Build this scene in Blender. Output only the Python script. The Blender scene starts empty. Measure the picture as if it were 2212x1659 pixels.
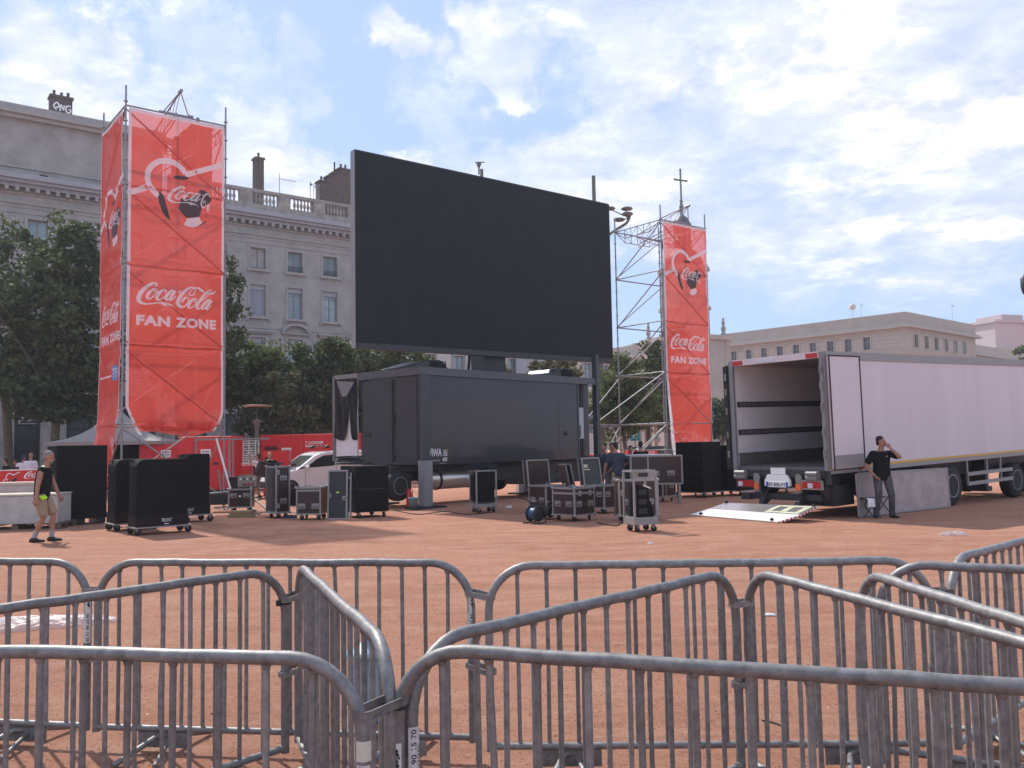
import bpy, bmesh, math, random
from math import sin, cos, pi, radians, sqrt, atan2
from mathutils import Vector, Matrix
import numpy as np
random.seed(7)
SC = bpy.context.scene
COL = SC.collection

# ------------------------------------------------------------------ camera
CAM_H = 1.7073; PITCH = .0684; ROLL = .018; FPX = 1892.24      # FPX for a 2212 px wide picture
cd = bpy.data.cameras.new('camera'); cam = bpy.data.objects.new('camera', cd); COL.objects.link(cam)
cd.sensor_width = 36; cd.lens = 36*FPX/2212; cd.clip_start = .05; cd.clip_end = 2000
fwd = Vector((0, cos(PITCH), sin(PITCH))); up0 = Vector((0, -sin(PITCH), cos(PITCH))); rt0 = Vector((1, 0, 0))
rt = rt0*cos(ROLL) - up0*sin(ROLL); up = up0*cos(ROLL) + rt0*sin(ROLL)
cam.matrix_world = Matrix(((rt.x, up.x, -fwd.x, 0), (rt.y, up.y, -fwd.y, 0), (rt.z, up.z, -fwd.z, CAM_H), (0, 0, 0, 1)))
SC.camera = cam

def ray(px, py):
    X = px-1106; Y = py-829.5
    x = X*cos(ROLL)-Y*sin(ROLL); y = X*sin(ROLL)+Y*cos(ROLL)
    return Vector((x, FPX*cos(PITCH)+y*sin(PITCH), FPX*sin(PITCH)-y*cos(PITCH)))
def G(px, py, z=0.):                       # survey helper: where the sight line meets height z
    r = ray(px, py); t = (z-CAM_H)/r.z
    return Vector((r.x*t, r.y*t, z))
def D(px, py, Y):                          # survey helper: the point on the sight line at distance Y
    r = ray(px, py); t = Y/r.y
    return Vector((r.x*t, Y, CAM_H+r.z*t))

# ------------------------------------------------------------------ sky and sun
SUN_AZ = radians(-39); SUN_EL = radians(48)
w = bpy.data.worlds.new('World'); SC.world = w; w.use_nodes = True
nt = w.node_tree; N = nt.nodes; Lk = nt.links; N.clear()
def nd(t, **k):
    n = N.new(t)
    for a, b in k.items(): setattr(n, a, b)
    return n
def mth(op, a, b=None, c=None, clamp=False):
    n = nd('ShaderNodeMath', operation=op); n.use_clamp = clamp
    for i, v in enumerate((a, b, c)):
        if v is None: continue
        if isinstance(v, (int, float)): n.inputs[i].default_value = v
        else: Lk.new(v, n.inputs[i])
    return n.outputs[0]
out = nd('ShaderNodeOutputWorld'); bg = nd('ShaderNodeBackground'); Lk.new(bg.outputs[0], out.inputs[0])
sky = nd('ShaderNodeTexSky', sky_type='NISHITA'); sky.sun_disc = False
sky.sun_elevation = SUN_EL; sky.sun_rotation = SUN_AZ; sky.air_density = .8; sky.dust_density = .45; sky.ozone_density = 2.6; sky.altitude = 200
tc = nd('ShaderNodeTexCoord'); nrm = nd('ShaderNodeVectorMath', operation='NORMALIZE'); Lk.new(tc.outputs['Generated'], nrm.inputs[0])
sep = nd('ShaderNodeSeparateXYZ'); Lk.new(nrm.outputs[0], sep.inputs[0])
den = mth('ADD', mth('MAXIMUM', sep.outputs[2], 0.0), .16)
cmb = nd('ShaderNodeCombineXYZ'); Lk.new(mth('DIVIDE', sep.outputs[0], den), cmb.inputs[0]); Lk.new(mth('DIVIDE', sep.outputs[1], den), cmb.inputs[1])
def noise(vec, scale, detail, rough, dist=0., off=(0, 0, 0)):
    mp = nd('ShaderNodeMapping'); mp.inputs['Location'].default_value = off; Lk.new(vec, mp.inputs[0])
    n = nd('ShaderNodeTexNoise'); n.inputs['Scale'].default_value = scale; n.inputs['Detail'].default_value = detail
    n.inputs['Roughness'].default_value = rough; n.inputs['Distortion'].default_value = dist; Lk.new(mp.outputs[0], n.inputs['Vector'])
    return n.outputs[0]
# where the cloud banks stand (direction by survey px, angular radius px, weight)
BANKS = [(40,190,150,1.0),(230,205,130,.9),(380,215,90,.75),(430,10,70,.5),(448,100,60,.42),(545,185,70,.5),(650,150,80,.55),(870,155,70,.75),
         (1055,95,100,.8),(1000,165,60,.6),(560,370,130,1.0),(700,400,110,1.0),(840,400,90,.8),(300,300,110,.9),(120,270,160,1.0),(1260,60,120,.8),(1390,130,140,.95),(1330,340,150,.8),(1230,400,140,.9),(1060,370,90,.7),(1450,480,130,.8),
         (1750,120,300,1.0),(2050,260,380,1.0),(1850,420,260,.75),(1550,440,200,.65),(1990,520,200,.55),(940,300,90,.45),(1150,10,90,.6),(1600,230,160,.6),(2400,100,500,1.0)]
wn = nd('ShaderNodeTexNoise'); wn.inputs['Scale'].default_value = 9.; wn.inputs['Detail'].default_value = 6; wn.inputs['Roughness'].default_value = .6; Lk.new(nrm.outputs[0], wn.inputs['Vector'])
wo = nd('ShaderNodeVectorMath', operation='SUBTRACT'); Lk.new(wn.outputs['Color'], wo.inputs[0]); wo.inputs[1].default_value = (.5, .5, .5)
ws = nd('ShaderNodeVectorMath', operation='SCALE'); Lk.new(wo.outputs[0], ws.inputs[0]); ws.inputs['Scale'].default_value = .26
wa = nd('ShaderNodeVectorMath', operation='ADD'); Lk.new(nrm.outputs[0], wa.inputs[0]); Lk.new(ws.outputs[0], wa.inputs[1])
wd_ = nd('ShaderNodeVectorMath', operation='NORMALIZE'); Lk.new(wa.outputs[0], wd_.inputs[0])
cov = None
for px, py, r, wt in BANKS:
    d = ray(px, py).normalized(); dt = nd('ShaderNodeVectorMath', operation='DOT_PRODUCT'); Lk.new(wd_.outputs[0], dt.inputs[0]); dt.inputs[1].default_value = d
    ang = r/FPX*1.25
    mr = nd('ShaderNodeMapRange', interpolation_type='SMOOTHSTEP'); Lk.new(dt.outputs['Value'], mr.inputs[0])
    mr.inputs[1].default_value = cos(ang); mr.inputs[2].default_value = 1-(1-cos(ang))*.08; mr.inputs[3].default_value = 0; mr.inputs[4].default_value = wt
    cov = mr.outputs[0] if cov is None else mth('MAXIMUM', cov, mr.outputs[0])
back = nd('ShaderNodeMapRange'); Lk.new(sep.outputs[1], back.inputs[0]); back.inputs[1].default_value = .45; back.inputs[2].default_value = -.1; back.inputs[3].default_value = 0; back.inputs[4].default_value = .55
cov = mth('MAXIMUM', cov, back.outputs[0])
n1 = noise(cmb.outputs[0], 2.6, 9, .58, .3); n2 = noise(cmb.outputs[0], 7.5, 8, .62, .2, (3, 7, 1)); n3 = noise(cmb.outputs[0], 1.3, 6, .6, .6, (9, 2, 4))
f = mth('ADD', mth('MULTIPLY', n1, 1.05), mth('MULTIPLY', n2, .45)); f = mth('ADD', f, -.25)
thick = nd('ShaderNodeMapRange', interpolation_type='SMOOTHSTEP'); Lk.new(mth('ADD', f, mth('MULTIPLY', cov, .30)), thick.inputs[0]); thick.inputs[1].default_value = .62; thick.inputs[2].default_value = .90
veil = nd('ShaderNodeMapRange', interpolation_type='SMOOTHSTEP'); Lk.new(mth('ADD', mth('ADD', mth('MULTIPLY', n3, .6), mth('MULTIPLY', n2, .4)), mth('MULTIPLY', cov, .42)), veil.inputs[0])
veil.inputs[1].default_value = .51; veil.inputs[2].default_value = .92; veil.inputs[4].default_value = .74
mask = mth('MAXIMUM', thick.outputs[0], veil.outputs[0])
lowf = nd('ShaderNodeMapRange'); Lk.new(sep.outputs[2], lowf.inputs[0]); lowf.inputs[1].default_value = .07; lowf.inputs[2].default_value = .2
mask = mth('MULTIPLY', mask, lowf.outputs[0])
scl = nd('ShaderNodeVectorMath', operation='SCALE'); Lk.new(sky.outputs[0], scl.inputs[0]); scl.inputs['Scale'].default_value = .105
tint = nd('ShaderNodeVectorMath', operation='MULTIPLY'); Lk.new(scl.outputs[0], tint.inputs[0]); tint.inputs[1].default_value = (.92, .97, 1.14)
pm = nd('ShaderNodeMix', data_type='RGBA'); pm.inputs['Factor'].default_value = .7; Lk.new(tint.outputs[0], pm.inputs['A']); pm.inputs['B'].default_value = (.41, .54, .75, 1)
mx = nd('ShaderNodeMix', data_type='RGBA'); Lk.new(mask, mx.inputs['Factor']); Lk.new(pm.outputs['Result'], mx.inputs['A'])
shade = nd('ShaderNodeMapRange'); Lk.new(n2, shade.inputs[0]); shade.inputs[1].default_value = .3; shade.inputs[2].default_value = .7; shade.inputs[3].default_value = .84; shade.inputs[4].default_value = 1.1
cb = nd('ShaderNodeMix', data_type='RGBA'); Lk.new(thick.outputs[0], cb.inputs['Factor']); cb.inputs['A'].default_value = (.62, .66, .80, 1); cb.inputs['B'].default_value = (.82, .81, .88, 1)
cc = nd('ShaderNodeVectorMath', operation='SCALE'); Lk.new(cb.outputs['Result'], cc.inputs[0]); Lk.new(shade.outputs[0], cc.inputs['Scale']); Lk.new(cc.outputs[0], mx.inputs['B'])
Lk.new(mx.outputs['Result'], bg.inputs[0]); bg.inputs[1].default_value = 1.0
sd = bpy.data.lights.new('sun', 'SUN'); sun = bpy.data.objects.new('sun', sd); COL.objects.link(sun)
sd.energy = 3.7; sd.angle = radians(1.4); sd.color = (1, .95, .87)
sv = Vector((sin(SUN_AZ)*cos(SUN_EL), cos(SUN_AZ)*cos(SUN_EL), sin(SUN_EL)))
sun.rotation_euler = sv.to_track_quat('Z', 'Y').to_euler(); sun.location = (0, 0, 60)
SC.view_settings.view_transform = 'Standard'; SC.view_settings.look = 'None'; SC.view_settings.gamma = 1
SC.view_settings.exposure = .5
SC.cycles.max_bounces = 8; SC.cycles.transparent_max_bounces = 12; SC.cycles.use_denoising = True

# ------------------------------------------------------------------ materials
def mat(name, col, rough=.6, metal=0., var=.12, scale=4., bump=0., bscale=40., spec=.5, coat=0., stretch=None, island=0., trans=0., alpha=1., col2=None, contrast=(.3, .7), objrand=0., rust=0.):
    m = bpy.data.materials.new(name); m.use_nodes = True; t = m.node_tree; n = t.nodes; l = t.links
    b = n['Principled BSDF']; b.inputs['Roughness'].default_value = rough; b.inputs['Metallic'].default_value = metal
    b.inputs['Specular IOR Level'].default_value = spec; b.inputs['Coat Weight'].default_value = coat
    c = tuple(col); c2 = col2
    tcn = n.new('ShaderNodeTexCoord'); src = tcn.outputs['Object']
    if stretch:
        mp = n.new('ShaderNodeMapping'); mp.inputs['Scale'].default_value = stretch; l.new(src, mp.inputs[0]); src = mp.outputs[0]
    no = n.new('ShaderNodeTexNoise'); no.inputs['Scale'].default_value = scale; no.inputs['Detail'].default_value = 6; no.inputs['Roughness'].default_value = .62; l.new(src, no.inputs['Vector'])
    r = n.new('ShaderNodeValToRGB'); l.new(no.outputs[0], r.inputs[0])
    r.color_ramp.elements[0].position = contrast[0]; r.color_ramp.elements[1].position = contrast[1]
    a = [max(0, x*(1-var)) for x in c]; bb = [min(1, x*(1+var)) for x in (c2 or c)]
    r.color_ramp.elements[0].color = (*a, 1); r.color_ramp.elements[1].color = (*bb, 1)
    cs = r.outputs[0]
    if island:
        g = n.new('ShaderNodeNewGeometry'); hs = n.new('ShaderNodeHueSaturation'); l.new(cs, hs.inputs['Color'])
        mr = n.new('ShaderNodeMapRange'); l.new(g.outputs['Random Per Island'], mr.inputs[0]); mr.inputs[3].default_value = 1-island; mr.inputs[4].default_value = 1+island; l.new(mr.outputs[0], hs.inputs['Value'])
        m2 = n.new('ShaderNodeMapRange'); l.new(g.outputs['Random Per Island'], m2.inputs[0]); m2.inputs[3].default_value = .47; m2.inputs[4].default_value = .515; l.new(m2.outputs[0], hs.inputs['Hue'])
        cs = hs.outputs[0]
    if objrand:
        oi = n.new('ShaderNodeObjectInfo'); hs = n.new('ShaderNodeHueSaturation'); l.new(cs, hs.inputs['Color'])
        mr = n.new('ShaderNodeMapRange'); l.new(oi.outputs['Random'], mr.inputs[0]); mr.inputs[3].default_value = 1-objrand; mr.inputs[4].default_value = 1+objrand; l.new(mr.outputs[0], hs.inputs['Value']); cs = hs.outputs[0]
    if rust:
        rn = n.new('ShaderNodeTexNoise'); rn.inputs['Scale'].default_value = 34; rn.inputs['Detail'].default_value = 7; rn.inputs['Roughness'].default_value = .75; l.new(tcn.outputs['Object'], rn.inputs['Vector'])
        rm = n.new('ShaderNodeMapRange'); l.new(rn.outputs[0], rm.inputs[0]); rm.inputs[1].default_value = .66; rm.inputs[2].default_value = .72; rm.inputs[4].default_value = rust
        rx = n.new('ShaderNodeMix'); rx.data_type = 'RGBA'; l.new(rm.outputs[0], rx.inputs['Factor']); l.new(cs, rx.inputs['A']); rx.inputs['B'].default_value = (.13, .07, .045, 1); cs = rx.outputs['Result']
    l.new(cs, b.inputs['Base Color'])
    if bump:
        nb = n.new('ShaderNodeTexNoise'); nb.inputs['Scale'].default_value = bscale; nb.inputs['Detail'].default_value = 4; l.new(src, nb.inputs['Vector'])
        bp = n.new('ShaderNodeBump'); bp.inputs['Strength'].default_value = bump; bp.inputs['Distance'].default_value = .02; l.new(nb.outputs[0], bp.inputs['Height']); l.new(bp.outputs[0], b.inputs['Normal'])
    outn = n['Material Output']; sh = b.outputs[0]
    if trans:
        tr = n.new('ShaderNodeBsdfTranslucent'); l.new(cs, tr.inputs[0]); ms = n.new('ShaderNodeMixShader'); ms.inputs[0].default_value = trans
        l.new(sh, ms.inputs[1]); l.new(tr.outputs[0], ms.inputs[2]); sh = ms.outputs[0]
    if alpha < 1:
        tp = n.new('ShaderNodeBsdfTransparent'); ms = n.new('ShaderNodeMixShader'); ms.inputs[0].default_value = alpha
        l.new(tp.outputs[0], ms.inputs[1]); l.new(sh, ms.inputs[2]); sh = ms.outputs[0]
    l.new(sh, outn.inputs[0])
    return m

def ground_mat():
    m = bpy.data.materials.new('orange_gravel'); m.use_nodes = True; t = m.node_tree; n = t.nodes; l = t.links; b = n['Principled BSDF']
    tcn = n.new('ShaderNodeTexCoord'); o = tcn.outputs['Object']
    def nz(s, d, r=.6, dist=0, st=None):
        v = o
        if st: mp = n.new('ShaderNodeMapping'); mp.inputs['Scale'].default_value = st; l.new(o, mp.inputs[0]); v = mp.outputs[0]
        q = n.new('ShaderNodeTexNoise'); q.inputs['Scale'].default_value = s; q.inputs['Detail'].default_value = d; q.inputs['Roughness'].default_value = r; q.inputs['Distortion'].default_value = dist; l.new(v, q.inputs['Vector']); return q.outputs[0]
    def mixc(f, a, c, fac=None, mode='MIX'):
        q = n.new('ShaderNodeMix'); q.data_type = 'RGBA'; q.blend_type = mode
        if isinstance(f, float): q.inputs['Factor'].default_value = f
        else: l.new(f, q.inputs['Factor'])
        for k, v in (('A', a), ('B', c)):
            if isinstance(v, tuple): q.inputs[k].default_value = (*v, 1)
            else: l.new(v, q.inputs[k])
        return q.outputs['Result']
    def ramp(f, p0, p1):
        q = n.new('ShaderNodeMapRange'); q.interpolation_type = 'SMOOTHSTEP'; l.new(f, q.inputs[0]); q.inputs[1].default_value = p0; q.inputs[2].default_value = p1; return q.outputs[0]
    big = nz(.28, 6, .6, .4); mid = nz(1.7, 7, .65, .3, (.7, 1.3, 1)); fine = nz(55, 5, .7); peb = nz(160, 3, .7)
    c = mixc(ramp(big, .36, .64), (.64, .272, .170), (.75, .345, .222))
    c = mixc(ramp(mid, .42, .66), c, (.77, .40, .27))
    c = mixc(ramp(nz(.9, 6, .7, 0, (.5, 1.6, 1)), .55, .75), c, (.48, .21, .13))
    # small loose stones: pale and dark specks
    vo = n.new('ShaderNodeTexVoronoi'); vo.inputs['Scale'].default_value = 34; l.new(o, vo.inputs['Vector'])
    sp = n.new('ShaderNodeMapRange'); l.new(vo.outputs['Distance'], sp.inputs[0]); sp.inputs[1].default_value = .34; sp.inputs[2].default_value = .2
    sepc = n.new('ShaderNodeSeparateColor'); l.new(vo.outputs['Color'], sepc.inputs[0])
    pale = n.new('ShaderNodeMath'); pale.operation = 'GREATER_THAN'; l.new(sepc.outputs[0], pale.inputs[0]); pale.inputs[1].default_value = .88
    mm = n.new('ShaderNodeMath'); mm.operation = 'MULTIPLY'; l.new(sp.outputs[0], mm.inputs[0]); l.new(pale.outputs[0], mm.inputs[1])
    c = mixc(mm.outputs[0], c, (.68, .47, .37))
    dk = n.new('ShaderNodeMath'); dk.operation = 'LESS_THAN'; l.new(sepc.outputs[1], dk.inputs[0]); dk.inputs[1].default_value = .2
    m3 = n.new('ShaderNodeMath'); m3.operation = 'MULTIPLY'; l.new(sp.outputs[0], m3.inputs[0]); l.new(dk.outputs[0], m3.inputs[1])
    c = mixc(m3.outputs[0], c, (.17, .085, .065))
    c = mixc(ramp(fine, .35, .72), c, mixc(.35, c, (.74, .46, .34)))
    mpr = n.new('ShaderNodeMapping'); mpr.inputs['Rotation'].default_value = (0, 0, .5); mpr.inputs['Scale'].default_value = (.22, 3.2, 1); l.new(o, mpr.inputs[0])
    tk = n.new('ShaderNodeTexNoise'); tk.inputs['Scale'].default_value = 1.1; tk.inputs['Detail'].default_value = 5; tk.inputs['Distortion'].default_value = .5; l.new(mpr.outputs[0], tk.inputs['Vector']); c = mixc(ramp(tk.outputs[0], .55, .62), c, mixc(.22, c, (.36, .17, .11)))
    dk2 = nz(9, 5, .75); c = mixc(ramp(dk2, .52, .70), c, mixc(.34, c, (.32, .155, .105)))
    g1 = nz(120, 3, .8); c = mixc(ramp(g1, .56, .66), c, mixc(.75, c, (.22, .095, .065))); g3 = nz(30, 5, .85); c = mixc(ramp(g3, .53, .60), c, mixc(.5, c, (.28, .12, .075))); g4 = nz(22, 5, .85, 0, (1.2, .8, 1)); c = mixc(ramp(g4, .55, .62), c, mixc(.42, c, (.86, .50, .36))); g2 = nz(75, 4, .8, 0, (1.3, .8, 1)); c = mixc(ramp(g2, .60, .68), c, mixc(.5, c, (.80, .52, .40)))
    l.new(c, b.inputs['Base Color']); b.inputs['Roughness'].default_value = .95; b.inputs['Specular IOR Level'].default_value = .15
    h = n.new('ShaderNodeMath'); h.operation = 'ADD'; l.new(fine, h.inputs[0]); l.new(peb, h.inputs[1])
    h2 = n.new('ShaderNodeMath'); h2.operation = 'MULTIPLY_ADD'; l.new(mid, h2.inputs[0]); h2.inputs[1].default_value = .9; l.new(h.outputs[0], h2.inputs[2])
    bp = n.new('ShaderNodeBump'); bp.inputs['Strength'].default_value = 1.; bp.inputs['Distance'].default_value = .04; l.new(h2.outputs[0], bp.inputs['Height']); l.new(bp.outputs[0], b.inputs['Normal'])
    return m

M = {}
M['ground'] = ground_mat()
M['galv'] = mat('galvanised_steel', (.20, .192, .19), .52, .4, .2, 26, .1, 160, col2=(.255, .245, .24), spec=.4, objrand=.2, rust=.6)
M['galv_dull'] = mat('galvanised_tube', (.27, .28, .30), .5, .5, .12, 6)
M['alu'] = mat('aluminium', (.62, .62, .62), .38, .8, .1, 9)
M['alu_mat'] = mat('case_aluminium', (.30, .295, .29), .5, .35, .08, 20)
M['steel_dark'] = mat('dark_steel', (.05, .052, .056), .5, .4, .2, 8)
M['banner'] = mat('red_mesh_banner', (.72, .10, .075), .8, 0, .06, 3, .1, 300, trans=.34, alpha=.79, spec=.15)
M['banner_edge'] = mat('white_mesh_hem', (.78, .76, .80), .7, 0, .05, 3, trans=.35, alpha=.95)
M['banner_white'] = mat('white_print', (.80, .78, .82), .7, 0, .04, 3, trans=.3, alpha=.86)
M['banner_black'] = mat('black_print', (.035, .04, .05), .7, 0, .04, 3, trans=.1, alpha=.9)
M['red_solid'] = mat('red_sheet', (.62, .02, .022), .55, 0, .08, 3)
M['white_solid'] = mat('white_sheet', (.78, .77, .78), .55, 0, .05, 3)
M['screen'] = mat('led_panel_black', (.014, .018, .021), .62, 0, .15, 1.6, .25, 160, spec=.25)
M['screen_side'] = mat('pale_grey_metal', (.27, .285, .30), .5, .2, .08, 6)
M['truck_grey'] = mat('charcoal_paint', (.028, .032, .038), .30, .15, .12, 1.2, spec=.5, coat=.25)
M['truck_grey2'] = mat('charcoal_paint_dull', (.032, .036, .042), .5, .1, .15, 3)
M['black'] = mat('black_plastic', (.018, .018, .02), .5, 0, .2, 6)
M['cover'] = mat('black_cloth_cover', (.0105, .010, .011), .9, 0, .35, 1.4, .4, 14, spec=.2)
M['cover_brown'] = mat('brown_black_cloth', (.024, .015, .014), .85, 0, .3, 4, .3, 20, spec=.2)
M['rubber'] = mat('rubber', (.02, .02, .021), .8, 0, .3, 12, .2, 60)
M['case'] = mat('dark_brown_laminate', (.036, .019, .018), .35, 0, .22, 6, spec=.5)
M['case_black'] = mat('black_laminate', (.02, .018, .02), .4, 0, .25, 6)
M['foam'] = mat('grey_foam', (.075, .08, .075), .9, 0, .15, 9, .3, 30)
M['white_paint'] = mat('white_panel', (.61, .55, .58), .42, 0, .025, 1.6, stretch=(1, 1, .12), col2=(.64,.58,.61))
M['white_int'] = mat('white_liner', (.72, .70, .72), .55, 0, .07, 1.3)
M['white_car'] = mat('white_car_paint', (.86, .86, .87), .25, 0, .04, 2, coat=.6)
M['glass'] = mat('dark_glass', (.03, .036, .04), .06, 0, .1, 1, spec=.8)
M['windscreen'] = mat('windscreen_glass', (.09, .10, .095), .06, 0, .2, 3, spec=.8)
M['yellow'] = mat('yellow_tape', (.62, .36, .05), .5, 0, .1, 6)
M['orange'] = mat('orange_plastic', (.75, .13, .03), .4, 0, .1, 6)
M['red_lamp'] = mat('red_lamp_glass', (.42, .02, .02), .25, 0, .1, 9)
M['lens_clear'] = mat('clear_lens', (.55, .6, .68), .2, 0, .1, 9)
M['plate_white'] = mat('plate_white', (.75, .76, .76), .4, 0, .03, 3)
M['blue'] = mat('blue_enamel', (.03, .10, .42), .4, 0, .05, 3)
M['cable_blue'] = mat('blue_cable_drum', (.02, .08, .16), .45, 0, .2, 20)
M['bucket_blue'] = mat('pale_blue_plastic', (.20, .36, .48), .45, 0, .06, 5)
M['wood'] = mat('raw_timber', (.34, .24, .13), .8, 0, .25, 5, .3, 40, stretch=(1, 8, 8))
M['pallet'] = mat('weathered_pallet', (.17, .115, .085), .85, 0, .3, 6, .3, 40)
M['concrete'] = mat('pale_concrete', (.46, .45, .43), .85, 0, .16, 3.5, .25, 30)
M['concrete_warm'] = mat('warm_concrete_cap', (.50, .46, .38), .85, 0, .12, 4)
M['panel_alu'] = mat('scuffed_aluminium_panel', (.40, .32, .31), .6, .0, .2, 2.6, .1, 20)
M['ramp_alu'] = mat('ribbed_aluminium_platform', (.62, .63, .64), .3, .85, .08, 8, .25, 60)
M['facade'] = mat('grey_beige_render', (.295, .295, .285), .9, 0, .13, .8, .15, 9, col2=(.34, .338, .326))
M['facade_trim'] = mat('stone_trim', (.335, .33, .318), .85, 0, .14, 2.4, .1, 14)
M['facade_dirty'] = mat('weathered_stone', (.30, .285, .265), .9, 0, .35, 1.6, .2, 12)
M['cornice_blue'] = mat('zinc_cornice', (.33, .34, .37), .6, .1, .12, 3)
M['pale_wall'] = mat('pale_wall_tone', (.55, .525, .49), .9, 0, .06, 1.4)
M['sand_stone'] = mat('sand_stone_wall', (.345, .33, .295), .9, 0, .12, .5, .1, 4)
M['sand_trim'] = mat('sand_stone_trim', (.38, .365, .33), .9, 0, .08, 1)
M['pink_wall'] = mat('pink_render', (.52, .41, .41), .9, 0, .06, 1)
M['frame_grey'] = mat('window_frame_grey', (.22, .22, .24), .6, 0, .08, 5)
M['pane'] = mat('window_pane', (.22, .31, .33), .12, 0, .25, 1.4, spec=.7, objrand=.35)
M['pane_dark'] = mat('dark_window_pane', (.04, .05, .058), .12, 0, .3, .9, spec=.7, objrand=.6)
M['blind'] = mat('grey_blind', (.33, .35, .40), .7, 0, .06, 3)
M['iron'] = mat('painted_iron', (.03, .04, .042), .6, .2, .1, 10)
M['lead'] = mat('dark_slate_dome', (.06, .065, .075), .5, .2, .25, 2)
M['bronze'] = mat('green_bronze', (.10, .14, .11), .55, .4, .2, 4)
M['brick'] = mat('sooty_brick', (.11, .085, .078), .95, 0, .35, 5, .3, 18)
M['leaf_dark'] = mat('plane_leaf', (.054, .080, .030), .6, 0, .25, .35, island=.35, trans=.32, spec=.25, col2=(.088, .116, .046))
M['leaf_mid'] = mat('leaf_fresh', (.085, .13, .042), .6, 0, .25, .35, spec=.25, island=.35, trans=.35, col2=(.13, .165, .06))
M['leaf_dull'] = mat('leaf_olive', (.10, .115, .055), .6, 0, .25, .35, spec=.25, island=.35, trans=.35, col2=(.155, .15, .075))
M['bark'] = mat('bark', (.13, .105, .08), .95, 0, .3, 5, .6, 20)
M['tent'] = mat('beige_canvas', (.36, .32, .30), .8, 0, .08, 3, trans=.15)
M['skin'] = mat('skin_tanned', (.36, .19, .13), .55, 0, .08, 9, spec=.35)
M['skin_pale'] = mat('skin_light', (.46, .27, .20), .55, 0, .08, 9, spec=.35)
M['hair_dark'] = mat('dark_hair', (.018, .014, .012), .8, 0, .3, 60, .3, 90)
M['hair_grey'] = mat('grey_hair', (.22, .20, .185), .8, 0, .3, 60, .3, 90)
M['cl_black'] = mat('black_jersey', (.010, .010, .013), .9, 0, .25, 6, .9, 16, spec=.2)
M['cl_navy'] = mat('slate_blue_jersey', (.045, .052, .075), .9, 0, .2, 6, .9, 16, spec=.2)
M['cl_white'] = mat('white_cotton', (.66, .64, .70), .9, 0, .06, 6, .9, 16, spec=.2)
M['cl_khaki'] = mat('khaki_cotton', (.34, .25, .17), .9, 0, .12, 8, .9, 16, spec=.2)
M['cl_grey'] = mat('grey_cotton', (.20, .19, .20), .9, 0, .12, 8, .9, 16, spec=.2)
M['cl_jeans'] = mat('faded_grey_denim', (.085, .080, .085), .9, 0, .35, 5, .9, 16, spec=.2)
M['shoe'] = mat('black_shoe', (.014, .014, .015), .6, 0, .2, 20)
M['sock'] = mat('grey_sock', (.33, .32, .36), .9, 0, .1, 20)
M['neon'] = mat('neon_yellow_cloth', (.45, .95, .02), .8, 0, .06, 10)
M['sticker'] = mat('worn_white_sticker', (.62, .61, .60), .6, 0, .12, 30)
M['tape'] = mat('cream_tape', (.60, .57, .48), .6, 0, .1, 30)
M['ink'] = mat('black_ink', (.02, .02, .022), .7, 0, .1, 30)
M['plastic_film'] = mat('crumpled_clear_film', (.66, .62, .64), .3, 0, .12, 6, .5, 20, trans=.3, alpha=.42)
M['paper'] = mat('white_paper', (.72, .70, .68), .7, 0, .05, 8)
M['yellow_paint'] = mat('yellow_floor_paint', (.56, .55, .40), .6, 0, .25, 12)
M['lamp_alu'] = mat('lamp_head_grey', (.13, .125, .11), .5, .3, .1, 8)
M['disc'] = mat('tan_reflector_disc', (.45, .32, .2), .6, 0, .1, 5)
M['tank'] = mat('polished_tank', (.60, .56, .52), .3, .8, .08, 8, stretch=(1, 6, 6))
M['case_int'] = mat('beige_power_panel', (.26, .23, .19), .6, 0, .1, 12)
M['socket'] = mat('red_socket', (.35, .04, .04), .5, 0, .1, 9)
M['teal_sign'] = mat('blue_parking_sign', (.03, .28, .36), .5, 0, .05, 9)
M['post_pale'] = mat('pale_stone_post', (.55, .48, .44), .8, 0, .1, 8)

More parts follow.
